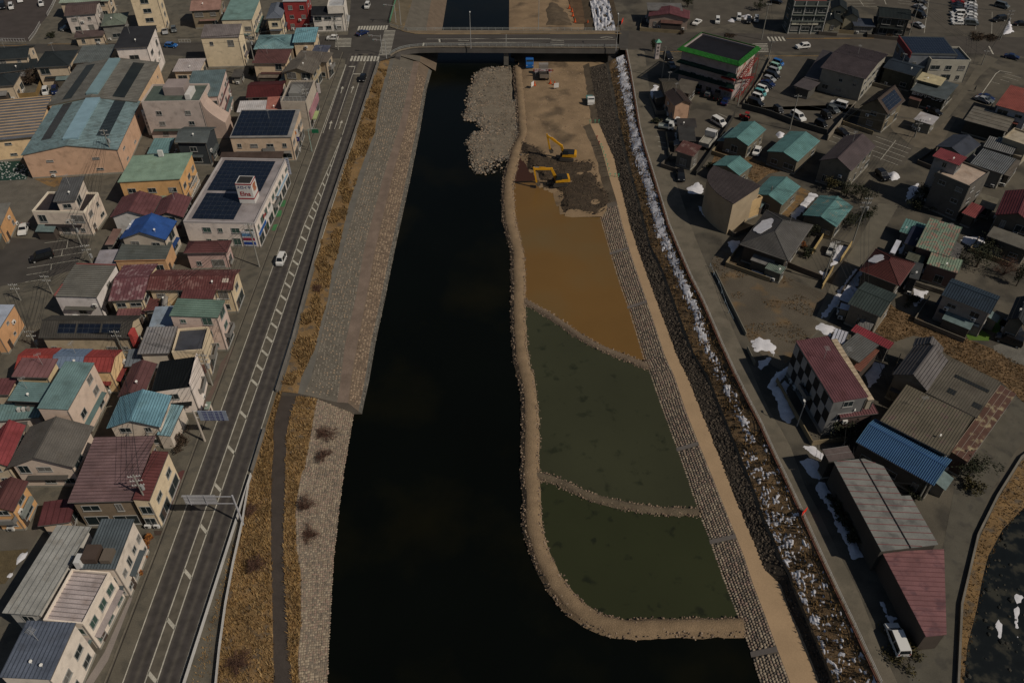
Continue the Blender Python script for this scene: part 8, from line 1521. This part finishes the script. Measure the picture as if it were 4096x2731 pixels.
for k, l in (('white_fence', 'white picket fence along the front of the top left car park'), ('white_fence2', 'curved white picket fence at the car park corner'), ('white_fence3', 'white picket fence along the upper car park exit'), ('white_fence4', 'short white barrier on the side street pavement')):
    rail_fence('white_fence', l, PT[k], 1.1, .9, [1.05, .15], WRAIL, .06, .06)
rail_fence('bamboo_fence', 'tan bamboo screen around the black tiled house garden', PT['bamboo'], 1.6, 1.8, [.8], mat((.26, .17, .07), .8, .2), .08, .06, solid=1.5)
YW = mat((.42, .30, .13), .9, .15); GW = mat((.10, .075, .055), .9, .2)
wall_run('block_wall', 'brown block wall below the slate roofed yard', PT['yardwall'], 1.3, .16, GW); wall_run('block_wall', 'yellowish block wall at the lower corner of the slate roofed yard', PT['yardwall2'], 1.3, .16, YW); wall_run('block_wall', 'yellowish block wall beside the snowy lane', PT['yardwall3'], 1.3, .16, YW); wall_run('block_wall', 'yellowish garden wall inside the slate roofed yard', PT['yardwall4'], 1.2, .16, YW)
wall_run('block_wall', 'pale wall behind the row of cars at the clinic', PT['clinic_wall'], 1.0, .2, mat((.16, .14, .11), .9, .15)); wall_run('block_wall', 'dark retaining wall along the lower side of the clinic car park', PT['clinic_wall2'], 1.6, .25, mat((.055, .052, .045), .9, .2)); wall_run('block_wall', 'pale retaining wall at the corner of the clinic car park', PT['clinic_wall3'], 1.6, .25, mat((.20, .17, .13), .9, .15))
wall_run('block_wall', 'dark wall between the bend car park and the turquoise roofed houses', PT['scrapwall'], 1.4, .2, mat((.04, .036, .03), .9, .2))
wall_run('field_wall', 'thin concrete wall along the upper edge of the dry field', PT['field_wall'], .9, .15, mat((.17, .155, .12), .9, .15)); wall_run('field_wall', 'short end of the field wall beside the bright snow', PT['field_wall3'], .9, .15, mat((.17, .155, .12), .9, .15))
wall_run('lane_kerb', 'concrete kerb along the lane above the stream', [(p[0], p[1], 0) for p in LN['kerb_se']], .55, .3, mat((.17, .15, .12), .9, .2))
rail_fence('stake_fence', 'blue and white stakes along the field side of the river road', PT['field_poles'], 1.0, 3.0, [.9], mat((.30, .36, .40), .5, .1), .07, .03)
# ---------------------------------------------------------------- houses
BY = {}
for d in HOUSES:
    root = house(d); BY[d['l']] = (root, d)
for d in POLYHOUSES: BY[d['l']] = (polyhouse(d), d)
def find(s): return next(v for k, v in BY.items() if s in k)
# restaurant: green tile eaves, pent roofs, red stairs, mural
root, d = find('green tiled eaves'); _, _, _, w_, dp = d['r']; hw, hd, z = w_ / 2, dp / 2, d['z']
GRN = mat((.030, .155, .028), .35, .2, 1.); DGR = mat((.010, .030, .022), .5, .2, 1.)
def pent(z0, z1, out, sides, m, nm):
    for s in sides:
        cs = [(-hw, -hd), (hw, -hd), (hw, hd), (-hw, hd)]; a, b = cs[s], cs[(s + 1) % 4]; n_ = ((0, -1), (1, 0), (0, 1), (-1, 0))[s]; u = Vector((b[0] - a[0], b[1] - a[1], 0)).normalized()
        P = [(a[0] + n_[0] * out - u.x * out * .9, a[1] + n_[1] * out - u.y * out * .9, z0), (b[0] + n_[0] * out + u.x * out * .9, b[1] + n_[1] * out + u.y * out * .9, z0), (b[0] - n_[0] * .1, b[1] - n_[1] * .1, z1), (a[0] - n_[0] * .1, a[1] - n_[1] * .1, z1)]
        q = MB(); q.slab(P, .12); e = q.build(nm, m, root); rb = ribs_on([P], 'd', .42, .14, .10); rb.build('tile_rows', m, e, kind='stuff')
pent(z - .5, z + .35, 1.0, (0, 1, 2, 3), GRN, 'green_eaves'); pent(z - 4.1, z - 3.4, .9, (0,), DGR, 'pent_roof'); pent(z - 7.2, z - 6.5, .9, (0,), DGR, 'pent_roof')
q = MB(); q.box(hw + .0, hw + .06, -hd * .9, hd * .9, 3.2, z - .8); q.build('mural', mat((.40, .33, .29), .9, .3, .35, col2=(.30, .13, .10), lo=.55, hi=.6, sc2=.5, grain=.25), root)
REDS = mat((.22, .02, .018), .5, .15)
for i in range(3):
    q = MB(); a = Vector((hw + 1.2, -hd * .9 + (i % 2) * hd * 1.5, 1 + i * 2.8)); b = Vector((hw + 1.2, -hd * .9 + ((i + 1) % 2) * hd * 1.5, 1 + (i + 1) * 2.8))
    q.bar(a + Vector((-.5, 0, 0)), b + Vector((-.5, 0, 0)), .12, .3); q.bar(a + Vector((.5, 0, 0)), b + Vector((.5, 0, 0)), .12, .3); q.bar(a + Vector((.5, 0, 1)), b + Vector((.5, 0, 1)), .08, .08)
    for k in range(12): p = a.lerp(b, (k + .5) / 12); q.box(p.x - .45, p.x + .45, p.y - .13, p.y + .13, p.z, p.z + .05)
    q.build('stair_flight', REDS, root)
for i in range(4): q = MB(); q.tube((hw + 1.7, -hd * .9 + i * hd * .55, 0), (hw + 1.7, -hd * .9 + i * hd * .55, 9.6), .07); q.build('stair_post', REDS, root)
for zz in (3.0, 6.1): q = MB(); q.box(hw * .55, hw * 1.02, -hd - .9, -hd - .1, zz, zz + .35); q.build('red_balcony', REDS, root)
# chequered wall
root, d = find('chequered wall'); _, _, _, w_, dp = d['r']; hw, hd = w_ / 2 - .1, dp / 2 - .1
n_ = 9; pmk = {}
for j in range(3):
    for i in range(n_):
        wht = (i + j) % 2 == 0; L = 2 * hd / n_
        if wht not in pmk: q = MB(); q.box(-.05, 0, .03, L - .03, .03, 2.22); pmk[wht] = q.mesh('wall_panel', mat((.30, .29, .28), .7, .1) if wht else mat((.018, .018, .018), .6, .2))
        link('wall_panel', pmk[wht], root, (-hw, -hd + i * L, 1.0 + j * 2.3))
# sewing shop: sign tower and wall signs
root, d = find('square sign tower'); _, _, _, w_, dp = d['r']; hw, hd = w_ / 2, dp / 2; tx, ty = hw * .50, -hd * .28
RED_ = mat((.28, .018, .022), .6, .1); NAVY = mat((.02, .02, .12), .6, 0); q = MB(); q.box(tx - 1.7, tx + 1.7, ty - 1.6, ty + 1.6, 6.2, 11.2); st = q.build('sign_tower', mat((.60, .57, .53), .6, .08), root)
for z0 in (7.3, 10.9):
    q = MB(); q.box(tx - 1.74, tx + 1.74, ty - 1.64, ty - 1.6, z0, z0 + .28); q.box(tx + 1.7, tx + 1.74, ty - 1.6, ty + 1.64, z0, z0 + .28); q.build('red_band', RED_, st)
q = MB(); q.box(tx - 1.5, tx + 1.5, ty - 1.4, ty + 1.4, 11.205, 11.21); q.build('tower_top', DARKM, st)
wall_text('lettering', 'メロイヤ', .82, NAVY, st, tx, ty - 1.62, 10.2, 0, .02); wall_text('lettering', 'Elna', 1.45, RED_, st, tx, ty - 1.62, 8.6, 0, .03); wall_text('lettering', '電', 2.2, mat((.35, .10, .03), .6, .1), st, tx + 1.72, ty, 9.4, math.pi / 2, .03)
q = MB(); q.box(hw - .1, hw + .02, -hd * .95, -hd * .1, 2.6, 3.7); sb = q.build('sign_board', mat((.58, .55, .52), .6, .1), root); wall_text('lettering', 'Elna', 1.1, RED_, sb, hw + .04, -hd * .55, 4.6, math.pi / 2, .03)
q = MB(); q.box(hw + .03, hw + .07, -hd * .95, -hd * .55, 2.7, 3.5); q.build('blue_panel', mat((.02, .09, .30), .6, .1), sb); q = MB(); q.box(hw - .1, hw + .06, hd * .1, hd * .9, 2.9, 3.5); q.build('pale_blue_panel', mat((.28, .38, .46), .6, .1), root)
q = MB(); q.box(hw - .3, hw + .5, hd - .25, hd - .05, 2.5, 6.8); vs = q.build('vertical_sign', mat((.30, .32, .38), .6, .1), root)
for i, ch in enumerate('MONTRE'): wall_text('lettering', ch, .6, DARKM, vs, hw + .1, hd - .26, 6.4 - i * .65, 0)
q = MB(); q.box(hw * .55, hw * .9, -hd - .05, -hd + .1, .6, 4.4); bs = q.build('poster_board', mat((.50, .50, .52), .6, .1), root)
for i, c_ in enumerate(((.02, .06, .28), (.28, .03, .06), (.10, .22, .38))): q = MB(); q.box(hw * .56, hw * .89, -hd - .08, -hd - .05, 1.0 + i * 1.1, 1.7 + i * 1.1); q.build('poster', mat(c_, .6, .3, 2.), bs)
# cleaning shop lettering
root, d = find('dark front band'); hw, hd = d['r'][3] / 2, d['r'][4] / 2; q = MB(); q.box(-hw * .95, hw * .95, -hd + .2, -hd + .44, 2.7, 4.0); sb = q.build('sign_band', mat((.014, .013, .012), .6, .1), root); wall_text('lettering', '国木クリーニング', 1.05, WHITEP, sb, 0, -hd + .18, 3.35, 0, .03)
# dark office name band and pipes
root, d = find('pale name band'); hw, hd = d['r'][3] / 2, d['r'][4] / 2; q = MB(); q.box(-hw * .85, hw * .6, -hd - .25, -hd + .1, 3.0, 3.9); sb = q.build('name_band', mat((.50, .47, .36), .7, .1), root); wall_text('lettering', '伊那食料品工業', .75, mat((.06, .055, .05), .6, 0), sb, -hw * .15, -hd - .26, 3.45, 0, .01)
for k in range(4): q = MB(); x = -hw * .93 + k * hw * .62; q.tube((x, -hd - .12, 0), (x, -hd - .12, 10.4), .09); q.build('white_pipe', WHITEP, root)
for k in range(3): q = MB(); q.box(-hw * .9, hw * .9, -hd - .5, -hd - .02, 3.05 + k * 2.9 + (1.0 if k == 0 else 0), 3.25 + k * 2.9 + (1.0 if k == 0 else 0)); q.build('balcony_slab', mat((.12, .13, .11), .8, .1), root)
# curved office: swooping parapet and maroon bands
root, d = find('stepped curved parapet'); hw, hd, z = d['r'][3] / 2, d['r'][4] / 2, d['z']; q = MB(); n_ = 14; pts = [(hw + 4.8 * i / n_, z - 6.2 * (i / n_) ** .55 if i else z) for i in range(n_ + 1)]
for a, b in zip(pts, pts[1:]): q.hexa([(a[0], -hd + .2, 0), (b[0], -hd + .2, 0), (b[0], -hd + 5.5, 0), (a[0], -hd + 5.5, 0), (a[0], -hd + .2, a[1]), (b[0], -hd + .2, b[1]), (b[0], -hd + 5.5, b[1]), (a[0], -hd + 5.5, a[1])])
q.build('curved_wing', mat((.44, .33, .27), .85, .1), root)
root, d = find('crossed by maroon bands'); hw, hd = d['r'][3] / 2, d['r'][4] / 2
for zz in (3.4, 6.3): q = MB(); q.box(hw - .2, hw + .05, -hd * .95, hd * .95, zz, zz + .5); q.build('maroon_band', mat((.13, .06, .06), .8, .1), root)
# rooftop shop signs
root, d = find('pink signboards'); hw, hd = d['r'][3] / 2, d['r'][4] / 2; q = MB(); q.box(hw, hw + .35, -hd * .9, hd * .9, 3.0, 5.2); q.build('signboard', mat((.36, .18, .20), .7, .15), root); q = MB(); q.box(hw + .2, hw + 1.0, hd - .4, hd - .2, 4.8, 7.6); vs = q.build('vertical_sign', mat((.50, .46, .44), .6, .1), root)
q = MB(); q.box(hw + .36, hw + 1.4, -hd * .8, -hd * .1, 2.7, 2.95); q.build('green_awning', mat((.30, .36, .16), .8, .1), root)
for k in range(7): q = MB(); x = -hw + .3 + k * (2 * hw - .6) / 6; q.tube((x, -hd + .3, 8.2), (x, -hd + .3, 9.6), .05); q.build('roof_railing', STEEL, root)
q = MB(); q.bar((-hw + .3, -hd + .3, 9.6), (hw - .3, -hd + .3, 9.6), .07, .07); q.bar((-hw + .3, -hd + .3, 8.9), (hw - .3, -hd + .3, 8.9), .05, .05); q.build('roof_railing', STEEL, root)
# mint office: white fire stair
root, d = find('mint green metal roof'); hw, hd = d['r'][3] / 2, d['r'][4] / 2
for k in range(10): q = MB(); y = -hd * .8 + k * hd * .13; q.tube((hw + 1.0, y, .1), (hw + 1.0, y, 4.0), .05); q.build('stair_rail', WHITEP, root)
q = MB(); q.bar((hw + 1.0, -hd * .85, 4.0), (hw + 1.0, hd * .45, 4.0), .08, .08); q.bar((hw + 1.0, -hd * .85, 2.0), (hw + 1.0, hd * .45, 2.0), .08, .08); q.build('stair_rail', WHITEP, root)
q = MB(); q.box(-.5, .6, hd * .75, hd * .75 + .6, 7.4, 8.9); q.build('air_conditioner', WHITEP, root)
# curved building: yellow side block
root, d = find('curved front wall'); 
# roof snow
for s_, pl in (('patch of snow', (3, .05, .85, .1, .7)), ('two lobes', (3, .05, .9, .1, .75)),):
    root, d = find(s_); hw, hd, z = d['r'][3] / 2, d['r'][4] / 2, d['z']; P = roof_planes('hip', hw, hd, z, d['rise'], 'x', 2)[pl[0]]; a, b, c_ = [Vector(p) for p in P[:3]]; e_ = Vector(P[3]) if len(P) == 4 else c_; nn = (b - a).cross(e_ - a).normalized(); q = MB(); pts = []
    for i in range(28):
        t = 6.283 * i / 28; u_ = .5 + .30 * math.cos(t) * (1 + .2 * math.sin(3 * t)); v_ = .42 + .30 * math.sin(t) * (1 + .15 * math.cos(5 * t)); pts.append(a.lerp(b, u_).lerp(e_.lerp(c_, u_), max(.04, v_)) + nn * .06)
    q.slab([p + nn * .1 for p in pts], .14); q.build('roof_snow', SNOW, root)
# ---------------------------------------------------------------- vehicles
for d in CARLIST: car(d)
p = PT['btruck'][0]; truck(dict(n='blue_truck', l='blue flatbed truck standing in the shade under the bridge', p=(p[0], p[1], -1.55, 1.6, (.02, .12, .36), (.02, .10, .32)), z=p[2], side=.4))
p = PT['dtruck'][0]; truck(dict(n='dump_truck', l='dump truck parked behind the red and white banner', p=(p[0], p[1], 1.6, 1.9, (.25, .22, .19), (.18, .15, .12)), z=p[2], side=.55, load=(.03, .025, .02)))
p = PT['ptruck'][0]; truck(dict(n='pickup_truck', l='white pickup truck parked alone on the tan site ground', p=(p[0], p[1], -1.52, 1.35, (.62, .60, .56), (.13, .28, .26)), z=p[2], side=.35))
p = PT['ktruck']; truck(dict(n='flatbed_truck', l='white flatbed truck beside the river road car bays', p=(p[0][0], p[0][1], -.3, 1.2, (.55, .54, .52), (.25, .27, .25)))); truck(dict(n='flatbed_truck', l='second white truck behind the flatbed at the pink gable', p=(p[1][0], p[1][1], -.5, 1.1, (.60, .58, .55), (.25, .27, .25))))
p = PT['btruck2'][0]; truck(dict(n='scrap_truck', l='long white truck loaded with scrap along the dark wall', p=(p[0], p[1], 1.05, 1.9, (.55, .53, .5), (.30, .28, .24)), side=.5, load=(.28, .26, .22)))
p = PT['tractor'][0]
def tractor(x, y):
    t = thing('tractor', 'red tractor parked behind the first turquoise roof', 'tractor', (x, y, .03), 2.6); q = MB(); q.box(-.3, 1.5, -.35, .35, .6, 1.3); q.box(-1.1, -.3, -.6, .6, .6, 1.0); q.build('body', REDS, t); q = MB(); q.box(-1.0, .1, -.6, .6, 2.2, 2.3); q.build('cab_roof', REDS, t)
    for a, b in ((-.9, -.5), (-.9, .5), (0, -.5), (0, .5)): q = MB(); q.tube((a, b, 1.0), (a, b, 2.2), .04); q.build('post', DARKM, t)
    for a, s, r_ in ((-.7, -.75, .7), (-.7, .75, .7), (1.1, -.6, .42), (1.1, .6, .42)): q = MB(); q.tube((a, s - .15, r_), (a, s + .15, r_), r_, r_, 12); q.build('wheel', TYRE, t)
tractor(*p[:2])
e = PT['exc']
excavator('yellow excavator farther from the pond, its bucket hanging over dry ground', e[0], math.pi - .12, [(.9, 1.6), (1.6, 3.6), (5.4, 6.3), (4.6, 2.4), (4.2, 1.5)])
excavator('yellow excavator at the edge of the brown pond, its bucket dug in', e[1], math.pi + .1, [(.9, 1.6), (2.2, 4.3), (6.6, 4.6), (5.9, .7), (5.5, -.1)])
# ---------------------------------------------------------------- poles, wires, signs
PP = []
for d in POLES: utility_pole(d); PP.append(d['p'])
WIRE = mat((.02, .02, .02), .6, 0, grain=0)
used = set()
for i, a in enumerate(PP):
    ds = sorted((math.hypot(a[0] - b[0], a[1] - b[1]), j) for j, b in enumerate(PP) if j != i); q = MB()
    for dist, j in ds[:2]:
        if dist < 62 and (min(i, j), max(i, j)) not in used and (a[0] < 0) == (PP[j][0] < 0):
            used.add((min(i, j), max(i, j))); b = PP[j]
            for k, (o_, zz) in enumerate(((-.8, .3), (0, .3), (.8, .3), (.3, 2.2))):
                w2 = wire((a[0] + o_, a[1], a[2] - zz), (b[0] + o_, b[1], b[2] - zz), .5, .026); n0 = len(q.v); q.v += w2.v; q.f += [tuple(x + n0 for x in f) for f in w2.f]; q.m += w2.m
    if q.f:
        ob = q.build('power_line', WIRE, kind=None); tag(ob, 'wires strung from the ' + POLES[i]['l'].replace('heavily wired ', '').replace(' carrying many insulators', ''), 'wire', 'power lines')
p = PT['gantry'][0]; t = thing('road_sign', 'grey sign gantry seen from behind, reaching over the main road', 'road sign', (p[0], p[1], 0)); GALV = mat((.38, .37, .38), .5, .1)
q = MB(); q.tube((0, 0, -.3), (0, 0, 7.2), .17, .13, 10); q.build('post', GALV, t)
for zz in (6.9, 5.2): q = MB(); q.tube((0, 0, zz), (-7.6 if zz > 6 else -7.2, 0, zz), .07, .06, 8); q.build('arm', GALV, t)
q = MB(); q.box(-7.5, -2.6, .08, .16, 4.9, 7.1); sp = q.build('sign_panel', mat((.30, .29, .28), .6, .1), t)
for k in range(6): q = MB(); q.box(-7.4, -2.7, .02, .08, 5.05 + k * .36, 5.12 + k * .36); q.build('stiffener', GALV, sp)
for k in (-6.6, -4.2): q = MB(); q.box(k - .06, k + .06, -.04, .02, 4.85, 7.15); q.build('bracket', GALV, sp)
p = PT['mapboard'][0]; t = thing('map_board', 'pale blue board of place names on a cream post over the pavement', 'sign', (p[0], p[1], 0)); q = MB(); q.tube((0, 0, 0), (0, 0, 7.6), .2, .16, 10); q.build('post', mat((.42, .36, .30), .6, .1), t)
for zz in (7.4, 5.9): q = MB(); q.tube((0, 0, zz), (5.3, 0, zz), .06, .06, 6); q.build('arm', WHITEP, t)
q = MB(); q.box(.7, 5.3, -.14, -.07, 5.3, 7.6); bd = q.build('board', mat((.26, .29, .36), .6, .12), t)
for i in range(6): wall_text('lettering', '中央町  本町通り  駅前  公園', .26, NAVY, bd, 3.0, -.15, 7.3 - i * .37, 0)
sg = PT['roadside_signs']; t = thing('shop_sign', 'white and blue shop sign with orange emblem on the pavement', 'sign', sg[0]); q = MB()
for x in (-.8, .8): q.tube((x, 0, 0), (x, 0, 3.4), .08)
q.build('post', STEEL, t); q = MB(); q.box(-1.1, 1.1, -.1, .1, 4.4, 6.4); pn = q.build('panel', mat((.55, .52, .50), .6, .05), t); q = MB(); q.box(-1.1, 1.1, -.1, .1, 3.2, 4.38); q.build('blue_panel', NAVY, t); q = MB(); q.tube((0, -.11, 5.5), (0, -.13, 5.5), .75, .75, 14); q.build('emblem', mat((.40, .13, .02), .6, .1), pn); wall_text('lettering', 'SALON', .45, WHITEP, t, 0, -.12, 3.8, 0)
t = thing('road_sign', 'green direction sign on a curved arm over the pavement', 'road sign', sg[1]); q = MB(); q.tube((0, 0, 0), (0, 0, 6.2), .1, .08); q.tube((0, 0, 6.2), (2.2, 0, 6.4), .07, .06); q.build('post', mat((.25, .33, .28), .5, .1), t); q = MB(); q.box(.9, 2.6, -.08, -.02, 5.2, 6.2); q.build('sign_panel', mat((.015, .13, .06), .5, .1), t)
p = PT['pillar'][0]; t = thing('sign_pillar', 'white sign pillar with green pyramid roof and vertical lettering', 'sign', p, .2); q = MB(); q.box(-.6, .6, -.5, .5, 0, 5.2); bd = q.build('pillar', mat((.42, .36, .34), .7, .1), t); q = MB(); A = [(-.9, -.8, 5.2), (.9, -.8, 5.2), (.9, .8, 5.2), (-.9, .8, 5.2)]
for i in range(4): q.poly([A[i], A[(i + 1) % 4], (0, 0, 6.1)])
q.poly(A[::-1]); q.build('roof', mat((.10, .30, .20), .5, .1), t)
for i, ch in enumerate('中華飯店'): wall_text('lettering', ch, .85, DARKM, bd, 0, -.52, 4.5 - i * 1.0, 0)
p = PT['bigsign_west'][0]; t = thing('vertical_sign', 'tall white vertical sign beside the pinkish office', 'sign', p); q = MB(); q.box(-.55, .55, -.15, .15, 0.6, 7.6); bd = q.build('panel', mat((.42, .42, .40), .6, .1), t)
for i, ch in enumerate('桜井医院'): wall_text('lettering', ch, .8, DARKM, bd, 0, -.16, 6.2 - i * 1.1, 0)
a, b = [Vector(x) for x in PT['banner']]; t = thing('site_banner', 'red and white banner stretched before the dump truck', 'banner', (a.x, a.y, -5.2)); L = (b - a).length
for x in (0.3, L - .3): q = MB(); q.tube((x, 0, 0), (x, 0, 2.4), .05); q.build('post', STEEL, t)
q = MB(); q.box(0, L, -.04, .04, 1.5, 2.6); bn = q.build('cloth', mat((.50, .44, .42), .8, .1), t); wall_text('lettering', '安全第一  工事中', .85, REDS, bn, L / 2, -.05, 2.05, 0, .03)
for i, p in enumerate(PT['site_sign']):
    t = thing('site_sign', ('tilted white site board left of the dump truck', 'white slatted site board right of the dump truck')[i], 'sign', p, (1.0, .2)[i]); q = MB(); q.box(-.75, .75, -.05, .05, .5, 1.9); q.build('panel', WHITEP, t); q = MB(); q.tube((-.5, .06, 0), (-.5, .06, 1.6), .04); q.tube((.5, .06, 0), (.5, .06, 1.6), .04); q.build('leg', STEEL, t)
cm = MB(); cm.tube((0, 0, .05), (0, 0, .85), .24, .05, 10); cm.box(-.3, .3, -.3, .3, 0, .05); cme = cm.mesh('traffic_cone', mat((.55, .09, .02), .6, .1))
CL = ['traffic cone on the soil mound beyond the bridge, farthest', 'traffic cone on the soil mound beyond the bridge, second', 'traffic cone on the soil mound beyond the bridge, third', 'traffic cone at the foot of the soil mound beyond the bridge', 'traffic cone in the middle of the brown grass beyond the bridge', 'traffic cone at the right of the brown grass beyond the bridge', 'traffic cone right of the dump truck, upper', 'traffic cone beside the slatted site board', 'traffic cone beside the tilted site board']
for p, l in zip(PT['cones'], CL): o = link('traffic_cone', cme, None, p); o.scale = (1.5, 1.5, 1.5); tag(o, l, 'traffic cone', 'orange site cones')
gm = MB(); gm.tube((0, 0, 0), (0, 0, 1.1), .06); gm.bar((-.25, 0, .9), (.25, 0, .9), .06, .12); gme = gm.mesh('barrier_stake', mat((.10, .40, .24), .5, .1))
OR = ('first', 'second', 'third', 'fourth', 'fifth', 'sixth', 'seventh')
for i, p in enumerate(PT['green_stakes']):
    l = OR[i] + ' green stake from the left across the upper end of the promenade' if i < 3 else (OR[i - 3] + ' green stake from the top along the promenade edge' if i < 10 else OR[i - 10] + ' green stake from the left across the promenade beside the mud')
    tag(link('barrier_stake', gme, None, p), l, 'stake', 'green promenade stakes')
rm_ = MB(); rm_.tube((0, 0, 0), (0, 0, .9), .07); rm_.bar((-.2, 0, .9), (.2, 0, .9), .2, .2); rme = rm_.mesh('marker_stake', REDS)
for p, l in zip(PT['red_stakes'], ('upper red marker stake beside the promenade', 'lower red marker stake beside the promenade')): tag(link('marker_stake', rme, None, p), l, 'stake')
for k, l in (('red_sheet1', 'bright red work board hung on the river road fence'), ('red_sheet2', 'bright red work board at the right bridge end')):
    a, b = [Vector(x) for x in PT[k]]; t = thing('work_board', l, 'sign', a); d_ = b - a; q = MB(); q.bar(Vector((0, 0, .75)), d_ + Vector((0, 0, .75)), .06, 1.0); q.build('panel', mat((.75, .03, .012), .6, .05), t)
    for s_ in (0, 1): q = MB(); q.tube(d_ * s_, d_ * s_ + Vector((0, 0, 1.2)), .03); q.build('leg', STEEL, t)
for i, (p, l) in enumerate(zip(PT['trafficlights'], ('traffic signal post at the near corner of the bridge', 'traffic signal post at the far corner of the bridge', 'traffic signal post in front of the near crosswalk'))):
    t = thing('traffic_signal', l, 'traffic light', p); q = MB(); q.tube((0, 0, 0), (0, 0, 6.0), .12, .09); q.build('post', STEEL, t); q = MB(); q.tube((0, 0, 5.6), (-2.5, 0, 5.8), .06, .05); q.build('arm', STEEL, t); q = MB(); q.box(-3.6, -2.4, -.15, .15, 5.5, 6.0); sg_ = q.build('signal_head', mat((.30, .30, .29), .6, .1), t)
    for k, c_ in enumerate(((.02, .10, .08), (.12, .09, .02), (.12, .02, .02))): q = MB(); q.tube((-3.4 + k * .38, -.16, 5.75), (-3.4 + k * .38, -.2, 5.75), .15, .15, 10); q.build('lens', mat(c_, .3, 0), sg_)
p = PT['map1'][0]; lamp_post('street lamp with square head before the chequered building', p[0], p[1], 5.5, 0, .7, 0, .4)
# person on the lane
def person(x, y):
    t = thing('person', 'person in dark clothes walking down the lane', 'person', (x, y, .03), .4); me = bpy.data.meshes.new('body'); V = [(0, 0, .95), (0, 0, 1.2), (0, 0, 1.42), (0, 0, 1.52), (0, 0, 1.68), (-.1, .02, .9), (-.12, .14, .48), (-.12, .02, .08), (-.12, .2, .04), (.1, -.02, .9), (.12, -.02, .48), (.12, -.2, .1), (.12, -.06, .04), (-.2, 0, 1.4), (-.26, -.06, 1.13), (-.25, .06, .88), (.2, 0, 1.4), (.26, .06, 1.13), (.25, .16, .9)]
    E_ = [(0, 1), (1, 2), (2, 3), (3, 4), (0, 5), (5, 6), (6, 7), (7, 8), (0, 9), (9, 10), (10, 11), (11, 12), (2, 13), (13, 14), (14, 15), (2, 16), (16, 17), (17, 18)]; me.from_pydata(V, E_, []); me.update(); o = link('body', me, t); md = o.modifiers.new('skin', 'SKIN'); rr2 = [.15, .16, .15, .06, .11, .10, .075, .05, .04, .10, .075, .05, .04, .07, .05, .04, .07, .05, .04]
    for i, v in enumerate(me.skin_vertices[0].data): v.radius = (rr2[i], rr2[i]); v.use_root = (i == 0)
    o.modifiers.new('sub', 'SUBSURF').levels = 1; bpy.context.view_layer.update(); dg = bpy.context.evaluated_depsgraph_get(); m2 = bpy.data.meshes.new_from_object(o.evaluated_get(dg)); o.modifiers.clear(); o.data = m2; m2.materials.clear(); m2.materials.append(mat((.02, .02, .025), .8, .1))
    q = MB(); stone_shape(q, (0, 0, 1.64), .12, 0, 1.0, seg=8); q.build('hair', mat((.01, .008, .007), .8, 0), t)
person(*PT['person'][0][:2])
# ---------------------------------------------------------------- snow and plants
for l, poly, h in SNOWS:
    c = (sum(p[0] for p in poly) / len(poly)); snow_patch(l, poly, .02, h)
TW = mat((.10, .055, .038), .9, .2, 1.5, grain=0); TW2 = mat((.045, .033, .024), .9, .2, 1.5, grain=0)
LEAF = {'bare': [mat((.13, .055, .035), .9, .2, 1, grain=0), mat((.09, .05, .03), .9, .2, 1, grain=0)], 'orange': [mat((.26, .10, .02), .9, .2, 1, grain=0), mat((.14, .05, .02), .9, .2, 1, grain=0)], 'brown': [mat((.07, .045, .03), .9, .2, 1, grain=0), mat((.045, .032, .02), .9, .2, 1, grain=0)], 'olive': [mat((.075, .06, .022), .9, .2, 1, grain=0), mat((.045, .04, .018), .9, .2, 1, grain=0)], 'dark': [mat((.022, .026, .014), .9, .2, 1, grain=0), mat((.035, .036, .018), .9, .2, 1, grain=0)]}
for x, y, z, r_, h, kind, l in SHR:
    bare = kind == 'bare'; tree = h > 2.2
    shrub('bare_bush' if bare else ('garden_tree' if tree else 'shrub'), l, 'bush' if not tree else 'tree', (x, y, z), r_, h, LEAF[kind], TW if bare else TW2, n=int((160 if bare else 420) * max(.8, r_)), bare=bare, trunk=.6 if tree and not bare else .0, leaf=.07 if bare else .17)
# dry field tufts
tufts('dry_grass', spots_poly(PG['dry_e'], 2600) + [p for p in spots_poly(PG['field'], 2200) if noise.noise(Vector((p[0] * .15, p[1] * .15, 4))) > .05] + spots_poly(PG['dry_mid'], 500) + spots_poly(PG['stream_bank'], 900), .08, .28, [mat((.17, .10, .04), .9, .25, 1.5, grain=0), mat((.11, .07, .032), .9, .25, 1.5, grain=0)], 'thin dry grass on the brown fields of the right town', blades=3)
tw_ = MB()
for p in spots_poly(PG['tarp'], 150): tw_.box(p[0] - .12, p[0] + .12, p[1] - .1, p[1] + .1, .02, .14)
o = tw_.build('sheet_weights', mat((.45, .45, .42), .8, .1), kind='stuff'); tag(o, 'white weights dotted over the dark green ground sheet', 'weights')
